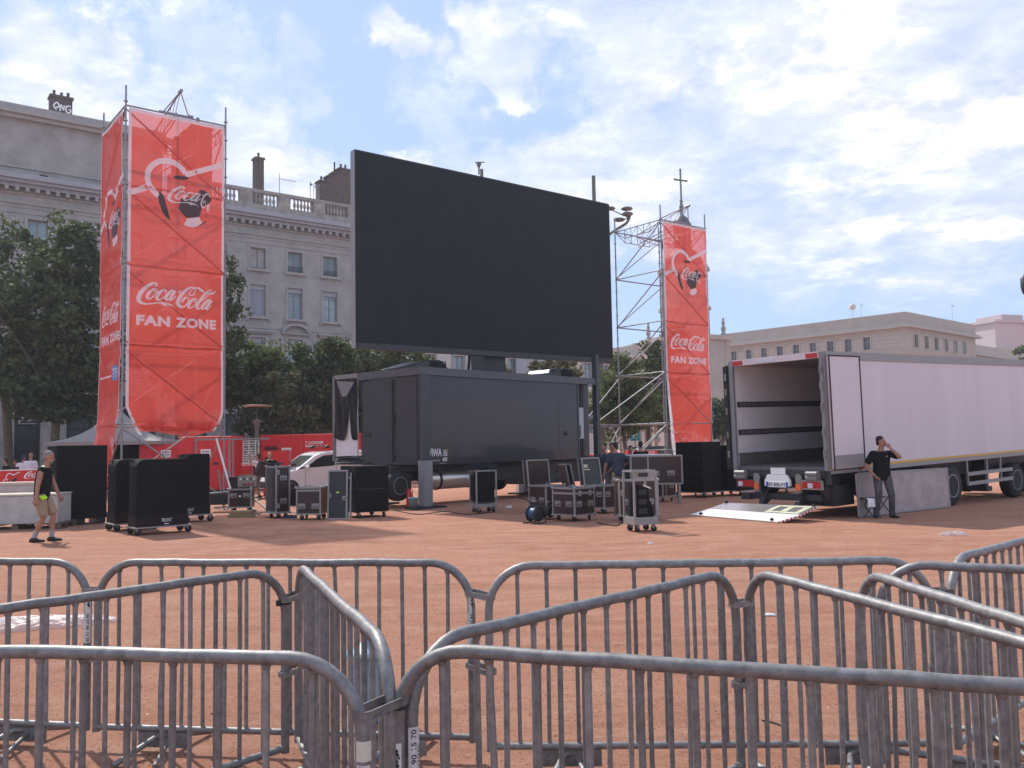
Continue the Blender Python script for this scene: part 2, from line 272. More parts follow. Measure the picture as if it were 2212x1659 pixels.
# ------------------------------------------------------------------ mesh helper
class MB:
    def __init__(s): s.v = []; s.f = []; s.sm = []; s.T = None
    def add(s, vs, fs, smooth=False):
        o = len(s.v); T = s.T
        s.v += [tuple(T @ Vector(p)) if T else tuple(p) for p in vs]
        s.f += [tuple(i+o for i in f) for f in fs]; s.sm += [smooth]*len(fs); return s
    def box(s, x0, x1, y0, y1, z0, z1):
        return s.add([(x0,y0,z0),(x1,y0,z0),(x1,y1,z0),(x0,y1,z0),(x0,y0,z1),(x1,y0,z1),(x1,y1,z1),(x0,y1,z1)],
                     [(3,2,1,0),(4,5,6,7),(0,1,5,4),(1,2,6,5),(2,3,7,6),(3,0,4,7)])
    def cbox(s, c, d): return s.box(c[0]-d[0]/2, c[0]+d[0]/2, c[1]-d[1]/2, c[1]+d[1]/2, c[2]-d[2]/2, c[2]+d[2]/2)
    def quad(s, a, b, c, d): return s.add([a, b, c, d], [(0,1,2,3)])
    def prism(s, poly, a, b, axis='z'):              # extrude a 2D polygon (ccw) between a and b
        n = len(poly)
        def P(u, v, w): return {'z': (u, v, w), 'y': (u, w, v), 'x': (w, u, v)}[axis]
        vs = [P(u, v, a) for u, v in poly]+[P(u, v, b) for u, v in poly]
        fs = [tuple(range(n))[::-1], tuple(range(n, 2*n))]+[(i, (i+1) % n, n+(i+1) % n, n+i) for i in range(n)]
        return s.add(vs, fs)
    def path(s, pts, r, n=8, cap=True, sq=None, closed=False):
        pts = [Vector(p) for p in pts]; k = len(pts); R = r if isinstance(r, (list, tuple)) else [r]*k
        vs = []; prev = None
        for i, p in enumerate(pts):
            if closed: t = pts[(i+1) % k]-pts[i-1]
            else: t = (pts[min(i+1, k-1)]-pts[max(i-1, 0)])
            if t.length < 1e-9: t = Vector((0, 0, 1))
            t.normalize()
            if prev is None:
                a = Vector((0, 0, 1)) if abs(t.z) < .9 else Vector((1, 0, 0)); u = t.cross(a).normalized()
            else:
                u = prev-t*prev.dot(t)
                u = u.normalized() if u.length > 1e-6 else t.orthogonal().normalized()
            prev = u; w2 = t.cross(u)
            for j in range(n):
                an = 2*pi*j/n; vs.append(p+(u*cos(an)+w2*sin(an))*R[i])
        fs = []
        for i in range(k if closed else k-1):
            i2 = (i+1) % k
            for j in range(n): fs.append((i*n+j, i*n+(j+1) % n, i2*n+(j+1) % n, i2*n+j))
        s.add(vs, fs, True)
        if cap and not closed:
            s.add(vs[:n], [tuple(range(n))[::-1]]); s.add(vs[-n:], [tuple(range(n))])
        return s
    def tube(s, a, b, r, n=8, r2=None): return s.path([a, b], [r, r2 if r2 is not None else r], n)
    def lathe(s, prof, c=(0, 0, 0), n=16, axis='z', smooth=True):
        vs = []; k = len(prof)
        for r, h in prof:
            for j in range(n):
                an = 2*pi*j/n; x, y = r*cos(an), r*sin(an)
                q = {'z': (x, y, h), 'x': (h, x, y), 'y': (y, h, x)}[axis]
                vs.append((c[0]+q[0], c[1]+q[1], c[2]+q[2]))
        fs = [(i*n+j, i*n+(j+1) % n, (i+1)*n+(j+1) % n, (i+1)*n+j) for i in range(k-1) for j in range(n)]
        s.add(vs, fs, smooth)
        if prof[0][0] > 1e-4: s.add(vs[:n], [tuple(range(n))[::-1]])
        if prof[-1][0] > 1e-4: s.add(vs[-n:], [tuple(range(n))])
        return s
    def ell(s, c, r, n=12, m=8, R=None):
        vs = []
        for i in range(m+1):
            th = pi*i/m
            for j in range(n):
                an = 2*pi*j/n; p = Vector((r[0]*sin(th)*cos(an), r[1]*sin(th)*sin(an), r[2]*cos(th)))
                if R: p = R @ p
                vs.append(Vector(c)+p)
        fs = [(i*n+j, (i+1)*n+j, (i+1)*n+(j+1) % n, i*n+(j+1) % n) for i in range(m) for j in range(n)]
        return s.add(vs, fs, True)
    def cap(s, a, b, ra, rb, n=10):                  # tapered capsule
        a = Vector(a); b = Vector(b); t = (b-a); L = t.length; t = t.normalized() if L > 1e-6 else Vector((0, 0, 1))
        pts = []; rr = []
        for k in (0, .35, .7): an = pi/2*(1-k); pts.append(a-t*ra*sin(an)); rr.append(max(ra*cos(an), 1e-4))
        pts.append(a); rr.append(ra); pts.append(b); rr.append(rb)
        for k in (.3, .65, 1): an = pi/2*k; pts.append(b+t*rb*sin(an)); rr.append(max(rb*cos(an), 1e-4))
        return s.path(pts, rr, n)
    def mesh(s, name):
        me = bpy.data.meshes.new(name); me.from_pydata([tuple(p) for p in s.v], [], s.f)
        me.polygons.foreach_set('use_smooth', s.sm); me.update(); return me
    def build(s, name, m, parent=None, bevel=0., mm=None):
        me = s.mesh(name); me.materials.append(m if not isinstance(m, str) else M[m])
        o = bpy.data.objects.new(name, me); COL.objects.link(o)
        if parent is not None: o.parent = parent
        if bevel:
            b = o.modifiers.new('bevel', 'BEVEL'); b.width = bevel; b.segments = 2; b.limit_method = 'ANGLE'
        return o

def tag(o, label=None, cat=None, group=None, kind=None):
    if label: o['label'] = label
    if cat: o['category'] = cat
    if group: o['group'] = group
    if kind: o['kind'] = kind
    return o
def thing(name, label, cat, loc=(0, 0, 0), rz=0., group=None):
    o = bpy.data.objects.new(name, None); COL.objects.link(o); o.empty_display_size = .2
    o.location = loc; o.rotation_euler = (0, 0, rz); return tag(o, label, cat, group)
def copy_tree(o, parent=None):
    c = o.copy(); COL.objects.link(c)
    if parent is not None: c.parent = parent
    for ch in [x for x in COL.objects if x.parent == o]: copy_tree(ch, c)
    return c
def catmull(pts, k=6, closed=False):
    n = len(pts); out_ = []
    P = [np.array(p, float) for p in pts]
    for i in range(n if closed else n-1):
        p0 = P[i-1] if (i > 0 or closed) else P[0]; p1 = P[i]; p2 = P[(i+1) % n]; p3 = P[(i+2) % n] if (closed or i+2 < n) else P[-1]
        for j in range(k):
            t = j/k; out_.append(.5*((2*p1)+(-p0+p2)*t+(2*p0-5*p1+4*p2-p3)*t*t+(-p0+3*p1-3*p2+p3)*t**3))
    if not closed: out_.append(P[-1])
    return out_
def tess(vs2, fs2, L):
    """split flat 2D faces until no edge is longer than L, so that prints follow the folds of the cloth"""
    bm = bmesh.new(); bv = [bm.verts.new((x, y, 0)) for x, y in vs2]
    for f_ in fs2:
        try: bm.faces.new([bv[i] for i in f_])
        except ValueError: pass
    bmesh.ops.triangulate(bm, faces=bm.faces[:])
    for _ in range(6):
        es = [e for e in bm.edges if e.calc_length() > L]
        if not es: break
        bmesh.ops.subdivide_edges(bm, edges=es, cuts=1); bmesh.ops.triangulate(bm, faces=bm.faces[:])
    bm.verts.index_update(); r = ([(v.co.x, v.co.y) for v in bm.verts], [tuple(v.index for v in f_.verts) for f_ in bm.faces]); bm.free(); return r
_txt = {}
def text2d(txt, bold=0., spacing=1.):
    key = (txt, bold, spacing)
    if key not in _txt:
        c = bpy.data.curves.new('t', 'FONT'); c.body = txt; c.size = 1; c.offset = bold; c.space_character = spacing; c.resolution_u = 3; c.fill_mode = 'FRONT'
        o = bpy.data.objects.new('t', c); COL.objects.link(o); bpy.context.view_layer.update()
        me = bpy.data.meshes.new_from_object(o.evaluated_get(bpy.context.evaluated_depsgraph_get()))
        vs = [(v.co.x, v.co.y) for v in me.vertices]; fs = [tuple(p.vertices) for p in me.polygons]
        bpy.data.objects.remove(o); bpy.data.meshes.remove(me); bpy.data.curves.remove(c)
        xs = [v[0] for v in vs]; ys = [v[1] for v in vs]
        _txt[key] = ([((x-min(xs))/(max(xs)-min(xs)), (y-min(ys))/(max(ys)-min(ys))) for x, y in vs], fs)
    return _txt[key]
def put_text(m, txt, f, x0, x1, z0, z1, bold=0., spacing=1., fine=None):      # text stretched into a box of the surface f(u,v)->point
    vs, fs = text2d(txt, bold, spacing)
    if fine:
        vs, fs = tess([(x0+(x1-x0)*u, z0+(z1-z0)*v) for u, v in vs], fs, fine); m.add([f(u, v) for u, v in vs], fs); return
    m.add([f(x0+(x1-x0)*u, z0+(z1-z0)*v) for u, v in vs], fs)

# script wordmark: strokes (x, y, width) in tracing units; skew removed below
STROKES = [
 [(552,240,44),(592,195,42),(560,157,30),(480,175,62),(330,275,88),(205,420,100),(160,560,105),(190,645,88),(275,692,55),(400,700,32),(560,684,30)],
 [(560,308,32),(470,345,62),(385,450,78),(362,530,68),(402,572,42),(480,535,32),(565,440,24),(600,355,26),(560,308,32)],
 [(545,318,20),(520,360,22),(545,408,22),(605,402,22),(680,385,24)],
 [(790,398,46),(818,352,36),(785,326,26),(720,348,44),(640,435,76),(597,530,76),(615,588,58),(680,585,34),(760,530,24),(800,490,20)],
 [(1010,345,42),(940,362,60),(860,445,76),(802,535,74),(815,590,52),(862,575,32),(950,480,24),(1012,390,24)],
 [(1042,348,76),(990,445,70),(922,560,70),(922,602,46),(972,585,28),(1070,490,20)],
 [(1212,668,12),(1250,592,62),(1310,532,44),(1362,522,30),(1390,582,26),(1358,682,28),(1270,768,40),(1182,770,76),(1118,700,96),(1132,590,96),(1220,440,86),(1340,312,64),(1440,258,44),(1520,262,38),(1560,305,26),(1550,382,24),(1500,450,26),(1440,464,26),(1410,420,24),(1440,350,20),(1500,287,22),(1575,264,30),(1650,274,44),(1725,330,64),(1795,385,30)],
 [(1560,542,32),(1470,592,62),(1402,700,76),(1382,768,60),(1422,804,38),(1500,768,28),(1580,668,24),(1598,590,26),(1560,542,32)],
 [(1560,548,20),(1532,592,20),(1542,640,22),(1605,655,22),(1660,640,22)],
 [(1975,375,18),(1985,335,22),(1955,312,26),(1895,345,40),(1800,438,62),(1700,575,74),(1622,700,76),(1602,790,64),(1642,824,38),(1720,775,24),(1765,725,20)],
 [(1690,635,20),(1800,555,24),(1895,450,22)],
 [(1940,582,40),(1880,605,62),(1790,695,72),(1732,775,66),(1745,822,48),(1802,808,30),(1880,712,24),(1940,625,24)],
 [(1980,588,72),(1922,685,70),(1852,795,66),(1862,840,42),(1912,818,26),(1985,725,18)]]
POLYS = [[(540,672),(700,652),(830,665),(930,710),(1015,785),(940,752),(860,735),(810,745),(780,765),(740,720),(690,692),(600,694),(540,700)],
         [(1145,350),(1195,355),(1165,405),(1112,400)],
         [(1860,432),(1880,390),(1930,388),(2000,380),(2070,348),(2115,315),(2085,372),(2030,425),(1950,441)]]
def wordmark(m, f, strokes=None, polys=None, mp=None, step=.0009):
    """f(u,v,lift)->3D with u,v in tracing units (v up), mp optional 2D warp"""
    strokes = STROKES if strokes is None else strokes; polys = POLYS if polys is None else polys
    lift = 0.
    def P(x, y):
        y = y-.075*(x-110); q = (x-110, 800-y)
        return mp(*q) if mp else q
    for s in strokes:
        lift += step; c = catmull(s, 4); n = len(c); vs = []
        for i in range(n):
            a = c[max(i-1, 0)]; b = c[min(i+1, n-1)]; dx, dy = b[0]-a[0], b[1]-a[1]; L = math.hypot(dx, dy) or 1
            nx, ny = -dy/L*c[i][2]/2*1.04, dx/L*c[i][2]/2*1.04
            vs.append(f(*P(c[i][0]+nx, c[i][1]+ny), lift)); vs.append(f(*P(c[i][0]-nx, c[i][1]-ny), lift))
        m.add(vs, [(2*i, 2*i+1, 2*i+3, 2*i+2) for i in range(n-1)])
    for p in polys:
        lift += step; tv, tf = tess([P(x, y) for x, y in p], [tuple(range(len(p)))], 60 if not mp else 60); m.add([f(x, y, lift) for x, y in tv], tf)

# ================================================================== SETTING
g = MB(); R_ = 900; g.quad((-R_, -60, 0), (R_, -60, 0), (R_, R_, 0), (-R_, R_, 0))
tag(g.build('ground', 'ground'), kind='structure')

def wall_open(m, x0, x1, z0, z1, opens, y=0., depth=.3, side='y', sgn=1):
    """front wall sheet in the plane y (or x) with real openings and reveals; sgn = direction of the inside"""
    xs = sorted({x0, x1, *[o[0] for o in opens], *[o[1] for o in opens]}); zs = sorted({z0, z1, *[o[2] for o in opens], *[o[3] for o in opens]})
    xs = [x for x in xs if x0 <= x <= x1]; zs = [z for z in zs if z0 <= z <= z1]
    def P(u, v, d=0): return (u, y+d*sgn, v) if side == 'y' else (y+d*sgn, u, v)
    for i in range(len(xs)-1):
        for j in range(len(zs)-1):
            cx, cz = (xs[i]+xs[i+1])/2, (zs[j]+zs[j+1])/2
            if any(o[0] < cx < o[1] and o[2] < cz < o[3] for o in opens): continue
            m.quad(P(xs[i], zs[j]), P(xs[i+1], zs[j]), P(xs[i+1], zs[j+1]), P(xs[i], zs[j+1]))
    for a, b, c, d in opens:
        m.quad(P(a, c), P(a, d), P(a, d, depth), P(a, c, depth)); m.quad(P(b, c, depth), P(b, d, depth), P(b, d), P(b, c))
        m.quad(P(a, d), P(b, d), P(b, d, depth), P(a, d, depth)); m.quad(P(a, c, depth), P(b, c, depth), P(b, c), P(a, c))

# ---------------------------------------------------------------- classical block on the left
BO = (-31.38, 53.05); BTH = .6563
bl = thing('apartment_building', 'grey beige classical building with stone balustrade and blank attic, behind the left tower', 'building', (BO[0], BO[1], 0), BTH)
cols = [16.44+2.86*k for k in range(-8, 5)]
opens = []
for c in cols: opens += [(c-.56, c+.56, 14.78, 16.31), (c-.57, c+.57, 11.3, 13.6), (c-.6, c+.6, 6.95, 9.75)]
shops = [(-4.6,-2.4), (-1.6,.1), (1.05,2.5), (3.95,5.55), (7.2,9.4), (10.6,12.8), (13.9,15.5), (17.8,19.4), (20.6,23.2), (24.6,26.8)]
opens += [(a, b, 0.0, 5.3 if k not in (6, 7) else 4.2) for k, (a, b) in enumerate(shops)]
opens += [(2.2, 2.66, 18.86, 19.26), (-.4, .06, 18.86, 19.26), (-3.2, -2.75, 18.86, 19.26)]
opens = [o for o in opens if o[3] <= 18.5]
m = MB(); wall_open(m, -9, 28.5, 0, 18.4, opens, 0, .32)
m.quad((28.5,0,0),(28.5,14,0),(28.5,14,18.4),(28.5,0,18.4)); m.quad((-9,14,18.4),(28.5,14,18.4),(28.5,0,18.4),(-9,0,18.4)); m.quad((-9,14,0),(-9,0,0),(-9,0,18.4),(-9,14,18.4)); m.quad((28.5,14,0),(-9,14,0),(-9,14,18.4),(28.5,14,18.4))
m.build('wall', 'facade', bl)
m = MB(); wall_open(m, -9, 9.7, 18.95, 22.6, [(2.2,2.66,18.98,19.3), (-.45,0.0,18.98,19.3)], .12, .4)
m.quad((9.7,.12,18.95),(9.7,14,18.95),(9.7,14,22.6),(9.7,.12,22.6)); m.quad((-9,.12,22.6),(9.7,.12,22.6),(9.7,14,22.6),(-9,14,22.6)); m.quad((9.7,14,18.95),(-9,14,18.95),(-9,14,22.6),(9.7,14,22.6))
m.build('attic_wall', 'facade', bl)
m = MB(); m.box(-9, 9.9, -.22, 14.2, 22.6, 22.85); m.box(-9, 10.1, -.42, 14.4, 22.853, 23.1); m.box(-9, 9.85, -.15, 14.1, 23.103, 23.5)
m.box(-9, 9.7, 0.02, .117, 19.5, 19.62); m.build('attic_cornice', 'facade_trim', bl)
m = MB()
for z0, z1, p in ((18.2, 18.42, .35), (18.423, 18.62, .62), (18.623, 18.95, .8)): m.box(-9, 28.5, -p, -.003, z0, z1)
m.build('cornice', 'cornice_blue', bl)
m = MB(); x = -8.9
while x < 28.4: m.box(x, x+.2, -.5, -.004, 17.93, 18.197); x += .57
for z0, z1, p in ((17.8,17.92,.1), (17.22,17.32,.09), (16.98,17.04,.05), (16.62,16.68,.05), (5.75,6.0,.12), (6.003,6.3,.26), (6.303,6.42,.36), (10.42,10.5,.05)):
    m.box(-9, 28.5, -p, -.004, z0, z1)
m.build('dentil_course', 'facade_trim', bl)
# stone balustrade
m = MB(); m.box(9.95, 28.5, -.55, -.05, 18.953, 19.42); m.build('parapet', 'facade_dirty', bl)
m = MB(); m.box(9.95, 28.5, -.5, -.1, 20.3, 20.52)
peds = [9.95, 12.0, 14.9, 17.8, 20.6, 23.45, 26.3]
for p in peds: m.box(p, p+.95, -.48, -.12, 19.423, 20.297)
x = 9.95
prof = [(.1,19.425),(.1,19.5),(.06,19.56),(.125,19.78),(.105,19.92),(.055,20.08),(.075,20.17),(.1,20.22),(.1,20.295)]
while x < 28.3:
    if not any(p-.12 < x < p+1.07 for p in peds): m.lathe(prof, (x, -.3, 0), 8)
    x += .27
m.build('balustrade', 'facade_dirty', bl)
# stone blocks of the street floor, pier by pier
sooty = mat('sooty_stone_blocks', (.27, .26, .245), .9, 0, .25, 2, .3, 16)
segs = [-9]+[v for s in shops for v in s]+[28.5]
for a, b in zip(segs[::2], segs[1::2]):
    m = MB()
    for k in range(9):
        z = .6+.55*k; x = a; h = 0 if k % 2 else .45
        m.box(a, b, -.03, -.003, z, z+.53)
    m.box(a, b, -.012, -.002, .1, 5.6)
    m.build('stone_pier', sooty, bl)
def window(parent, c, w_, z0, z1, kind='open', y=.22, pane='pane', lamb=False, rail=False, transom=False):
    m = MB(); t = .06
    m.box(c-w_, c-w_+t, y, y+.06, z0, z1); m.box(c+w_-t, c+w_, y, y+.06, z0, z1); m.box(c-w_+t, c+w_-t, y, y+.06, z1-t, z1); m.box(c-w_+t, c+w_-t, y, y+.06, z0, z0+t)
    m.box(c-.045, c+.045, y-.01, y+.06, z0+t, z1-t)
    if transom: m.box(c-w_+t, c+w_-t, y-.005, y+.055, z1-.62, z1-.55)
    f_ = m.build('window', 'frame_grey', parent)
    if kind == 'shut':
        m = MB(); n = int((z1-z0)/.09)
        for k in range(n): m.add([(c-w_, y-.06, z0+k*.09), (c+w_, y-.06, z0+k*.09), (c+w_, y-.03, z0+k*.09+.085), (c-w_, y-.03, z0+k*.09+.085)], [(0,1,2,3)])
        m.build('roller_shutter', 'blind', f_)
    elif kind == 'panel':
        m = MB(); m.box(c-w_+.05, c-.06, y-.03, y-.003, z0+.1, z1-.05); m.box(c+.06, c+w_-.05, y-.03, y-.003, z0+.1, z1-.05); m.build('shutter', 'facade_trim', f_)
    else:
        m = MB(); m.quad((c-w_+t, y+.03, z0+t), (c+w_-t, y+.03, z0+t), (c+w_-t, y+.03, z1-t), (c-w_+t, y+.03, z1-t)); m.build('pane', pane, f_)
    if lamb:
        m = MB(); xs = [c-w_+2*w_*k/16 for k in range(17)]
        m.prism([(c-w_, z1), (c-w_, z1-.33)]+[(x, z1-.33-(.06 if k % 2 else 0)) for k, x in enumerate(xs)]+[(c+w_, z1-.33), (c+w_, z1)], y-.1, y-.07, 'y'); m.build('valance', 'blind', f_)
    if rail:
        m = MB(); yy = -.08
        for z in (z0+.08, z0+.4): m.box(c-w_-.04, c+w_+.04, yy, yy+.03, z, z+.03)
        for k in range(9): x = c-w_+2*w_*k/8; m.box(x-.012, x+.012, yy+.004, yy+.026, z0+.11, z0+.4)
        for k in range(4): x = c-w_+2*w_*(k+.5)/4; m.path([(x+.08*cos(a), yy+.015, z0+.25+.08*sin(a)) for a in [2*pi*q/8 for q in range(8)]], .012, 5, closed=True)
        m.build('railing', 'iron', f_)
    return f_
for k, c in enumerate(cols):
    kk = k-8
    fs_ = [window(bl, c, .56, 14.78, 16.31, 'panel' if kk in (0, -3) else 'open', rail=kk in (1, 2, -2, 3), pane='pane'),
           window(bl, c, .57, 11.3, 13.6, 'shut' if kk in (0, -4) else 'open', lamb=True, transom=True),
           window(bl, c, .6, 6.95, 9.75, 'shut' if kk == -2 else 'open', lamb=True, transom=True)]
    for z0, z1, h in ((14.78,16.31,0), (11.3,13.6,1), (6.95,9.75,2)):
        m = MB(); q = .17; m.box(c-.57-q, c-.585, -.05, -.002, z0, z1+q); m.box(c+.585, c+.57+q, -.05, -.002, z0, z1+q); m.box(c-.585, c+.585, -.052, -.002, z1+.004, z1+q)
        m.box(c-.86, c+.86, -.2, -.002, z0-.2, z0-.02)
        if h: m.box(c-.95, c-.75, -.16, -.004, z0-.34, z0-.203); m.box(c+.75, c+.95, -.16, -.004, z0-.34, z0-.203)
        if h == 2 and kk % 2 == 1:
            arc = [(c+1.12*cos(a), 10.22+.7*sin(a)) for a in [pi*q/12 for q in range(13)]]; inn = [(c+.9*cos(a), 10.24+.5*sin(a)) for a in [pi*q/12 for q in range(13)]]
            m.prism(arc+inn[::-1], -.3, -.003, 'y'); m.box(c-1.12, c+1.12, -.24, -.003, 10.1, 10.2)
        elif h == 2: m.box(c-1.1, c+1.1, -.3, -.003, 10.15, 10.3); m.box(c-.98, c+.98, -.2, -.003, 10.02, 10.147)
        m.build('surround', 'facade_trim', fs_[h])
# street floor: shop fronts
for k, (a, b) in enumerate(shops):
    zt = 5.3 if k not in (6, 7) else 4.2
    m = MB(); m.quad((a, .3, 0), (b, .3, 0), (b, .3, zt), (a, .3, zt)); f_ = m.build('shop_front', 'pane_dark', bl)
    m = MB(); t = .07; m.box(a, a+t, .2, .297, 0, zt); m.box(b-t, b, .2, .297, 0, zt); m.box(a+t, b-t, .2, .297, zt-t, zt); m.box(a+t, b-t, .2, .297, 3.2 if k != 2 else 3.3, 3.3 if k != 2 else 3.38); m.build('frame', 'steel_dark', f_)
f2 = lambda u, v: (u, .13, v)
m = MB(); m.box(1.12, 2.43, .14, .19, 3.42, 4.02); so = m.build('shop_sign', 'black', bl)
m = MB()          # lettering drawn with round strokes, "plin"-like mark as on the facade
def stroke2(m, pts, wd, y, k=5):
    c = catmull([(p[0], p[1]) for p in pts], k) if len(pts) > 2 else [np.array(p, float) for p in pts]; n = len(c); vs = []
    for i in range(n):
        a = c[max(i-1, 0)]; b = c[min(i+1, n-1)]; dx, dy = b-a; L = math.hypot(dx, dy) or 1
        vs += [(c[i][0]-dy/L*wd/2, y, c[i][1]+dx/L*wd/2), (c[i][0]+dy/L*wd/2, y, c[i][1]-dx/L*wd/2)]
    m.add(vs, [(2*i, 2*i+1, 2*i+3, 2*i+2) for i in range(n-1)])
stroke2(m, [(1.33,3.55),(1.33,3.87),(1.52,3.87),(1.56,3.78),(1.52,3.69),(1.36,3.69)], .05, .13)
stroke2(m, [(1.68,3.9),(1.66,3.72),(1.74,3.68),(1.84,3.69)], .05, .129)
stroke2(m, [(1.92,3.83),(1.92,3.68)], .05, .13); stroke2(m, [(2.03,3.68),(2.04,3.84),(2.15,3.85),(2.24,3.82),(2.24,3.68)], .05, .128)
stroke2(m, [(1.3,3.5),(2.25,3.5)], .02, .13)
m.build('lettering', 'white_solid', so)
m = MB(); stroke2(m, [(1.9,3.93),(1.96,3.93)], .06, .128); m.build('red_dot', 'red_solid', so)
m = MB(); m.lathe([(.32,0),(.32,.02)], (18.62,.27,3.1), 20, 'y'); d_ = m.build('round_sticker', 'white_solid', bl)
# roof chimneys
def chimney(x0, x1, y0, y1, z0, z1, lbl=None, steps=None):
    m = MB()
    if steps:
        for (a, b, h) in steps: m.box(a, b, y0, y1, z0, h); m.box(a-.06, b+.06, y0-.06, y1+.06, h+.002, h+.14)
    else: m.box(x0, x1, y0, y1, z0, z1); m.box(x0-.07, x1+.07, y0-.07, y1+.07, z1+.002, z1+.16)
    c = m.build('chimney', 'brick', bl); return c
def pots(c, lst, y):
    m = MB()
    for x, z in lst: m.lathe([(.1,z),(.12,z+.08),(.09,z+.12),(.09,z+.36),(.11,z+.4)], (x, y, 0), 8)
    m.build('chimney_pot', 'brick', c)
c = chimney(16.9, 17.52, 1.6, 2.3, 19.4, 23.5); pots(c, [(17.2, 23.66)], 1.9)
c = chimney(0, 0, 1.2, 2.0, 19.4, 0, steps=[(21.9,22.6,22.5),(22.6,23.1,23.0),(23.1,23.6,23.4),(23.6,24.75,23.8)]); pots(c, [(22.2,22.64),(23.9,23.94),(24.3,23.94)], 1.6)
m = MB(); m.lathe([(.07,22.4),(.07,24.4)], (23.35,1.6,0), 8); m.build('flue_pipe', 'steel_dark', c)
m = MB(); m.lathe([(.16,20.6),(.16,22.1),(.2,22.12),(.2,22.2)], (21.75,1.3,0), 10); m.build('flue_pipe', 'galv_dull', bl)
c = chimney(3.05, 4.35, 1.9, 2.7, 22.6, 25.2); pots(c, [(3.3,25.36),(3.75,25.3),(4.15,25.36)], 2.3)
m = MB()
stroke2(m, [(3.4,24.35),(3.22,24.6),(3.42,24.85),(3.55,24.6),(3.35,24.5)], .1, 1.893); stroke2(m, [(3.6,24.3),(3.66,24.75),(3.8,24.4),(3.86,24.75)], .09, 1.892); stroke2(m, [(4.25,24.75),(4.0,24.7),(3.98,24.35),(4.2,24.3),(4.25,24.5),(4.12,24.5)], .1, 1.891)
m.build('graffiti', 'white_solid', c)
c = chimney(0, 0, 2.5, 3.6, 20.5, 0, steps=[(11.3,11.9,24.2),(11.9,12.4,24.8),(12.4,13.9,25.3)]); pots(c, [(12.6,25.45)], 3); m = MB(); m.lathe([(.12,25),(.12,26.2)], (13.0,3,0), 8); m.build('flue_pipe', 'brick', c)
def aerial(x, y, z, h, L=1.2, rz=0):
    m = MB(); m.tube((x,y,z),(x,y,z+h),.025,6); m.tube((x,y,z+h*.86),(x+L,y,z+h*.86),.015,5)
    for k in range(7): q = x+.15+k*(L-.2)/6; m.tube((q,y-.15,z+h*.86),(q,y+.15,z+h*.86),.01,4); m.tube((q,y,z+h*.86-.1),(q,y,z+h*.86+.1),.01,4)
    return m
aerial(18.5, 1.0, 19.4, 3.1, 1.3).build('aerial', 'frame_grey', bl); aerial(21.2, .8, 20.4, 1.7, .5).build('aerial', 'frame_grey', bl); aerial(20.95, .9, 20.4, 1.9, .05).build('aerial', 'frame_grey', bl)

# ---------------------------------------------------------------- building further along, wall toned lighter than the left block, seen under the screen
pb = thing('apartment_building', 'lighter toned building glimpsed through the gap under the black screen, between trees', 'building', (BO[0], BO[1], 0), BTH)
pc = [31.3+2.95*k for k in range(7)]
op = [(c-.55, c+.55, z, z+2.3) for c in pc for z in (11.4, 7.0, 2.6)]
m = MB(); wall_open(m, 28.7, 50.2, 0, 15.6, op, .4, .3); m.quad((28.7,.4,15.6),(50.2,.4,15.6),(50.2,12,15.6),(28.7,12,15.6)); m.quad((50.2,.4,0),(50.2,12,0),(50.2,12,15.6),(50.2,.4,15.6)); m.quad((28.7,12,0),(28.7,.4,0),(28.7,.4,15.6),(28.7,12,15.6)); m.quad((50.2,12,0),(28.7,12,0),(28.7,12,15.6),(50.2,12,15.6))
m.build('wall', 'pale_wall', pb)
for k, c in enumerate(pc):
    for z in (11.4, 7.0, 2.6):
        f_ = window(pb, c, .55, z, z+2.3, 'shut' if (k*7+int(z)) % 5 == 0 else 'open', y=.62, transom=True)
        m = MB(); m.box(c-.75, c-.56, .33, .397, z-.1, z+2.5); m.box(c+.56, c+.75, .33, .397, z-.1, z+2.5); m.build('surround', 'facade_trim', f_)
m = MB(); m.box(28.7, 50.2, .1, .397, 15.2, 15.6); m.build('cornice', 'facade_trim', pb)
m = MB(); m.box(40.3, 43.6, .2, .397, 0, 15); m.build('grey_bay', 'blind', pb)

# ---------------------------------------------------------------- sandstone post office on the right
po = thing('office_building', 'wide sand coloured stone building with flat roof, behind the white trailer', 'building', (64.92, 143.19, 0), .727)
LY = [6.74+3.31*k for k in range(19)]; RX = [3.62+3.98*k for k in range(7)]
rows = (16.6, 12.5, 8.6, 4.2)
opl = [(y-.62, y+.62, z, z+2.15) for y in LY for z in rows]; opr = [(x-.75, x+.75, z, z+2.15) for x in RX[:6] for z in rows]
m = MB(); wall_open(m, 0, 72, 0, 19.7, opl, 0, .35, 'x', 1); wall_open(m, 0, 28.8, 0, 19.7, opr, 0, .35, 'y', 1)
m.quad((28.8,0,0),(28.8,72,0),(28.8,72,19.7),(28.8,0,19.7)); m.quad((0,0,19.7),(28.8,0,19.7),(28.8,72,19.7),(0,72,19.7)); m.quad((28.8,72,0),(0,72,0),(0,72,19.7),(28.8,72,19.7)); m.build('wall', 'sand_stone', po)
m = MB(); m.box(-.9, 29.7, -.9, 72, 19.72, 20.05); m.box(-.6, 29.4, -.6, 72, 20.053, 20.35); m.build('cornice', 'sand_trim', po)
m = MB(); m.box(-.1, 28.9, -.1, 72, 20.353, 22.3); m.build('parapet', 'sand_stone', po)
m = MB()
for y in LY:
    for k in range(3): m.box(-.04, -.002, y+.95, y+2.36, 16.7+k*.62, 17.2+k*.62)
for k in range(3): m.box(-.04, -.002, .1, 5.6, 16.7+k*.62, 17.2+k*.62)
for x in RX[:6]:
    for k in range(3): m.box(x+1.1, x+2.88, -.04, -.002, 16.7+k*.62, 17.2+k*.62)
m.build('stone_band', 'sand_trim', po)
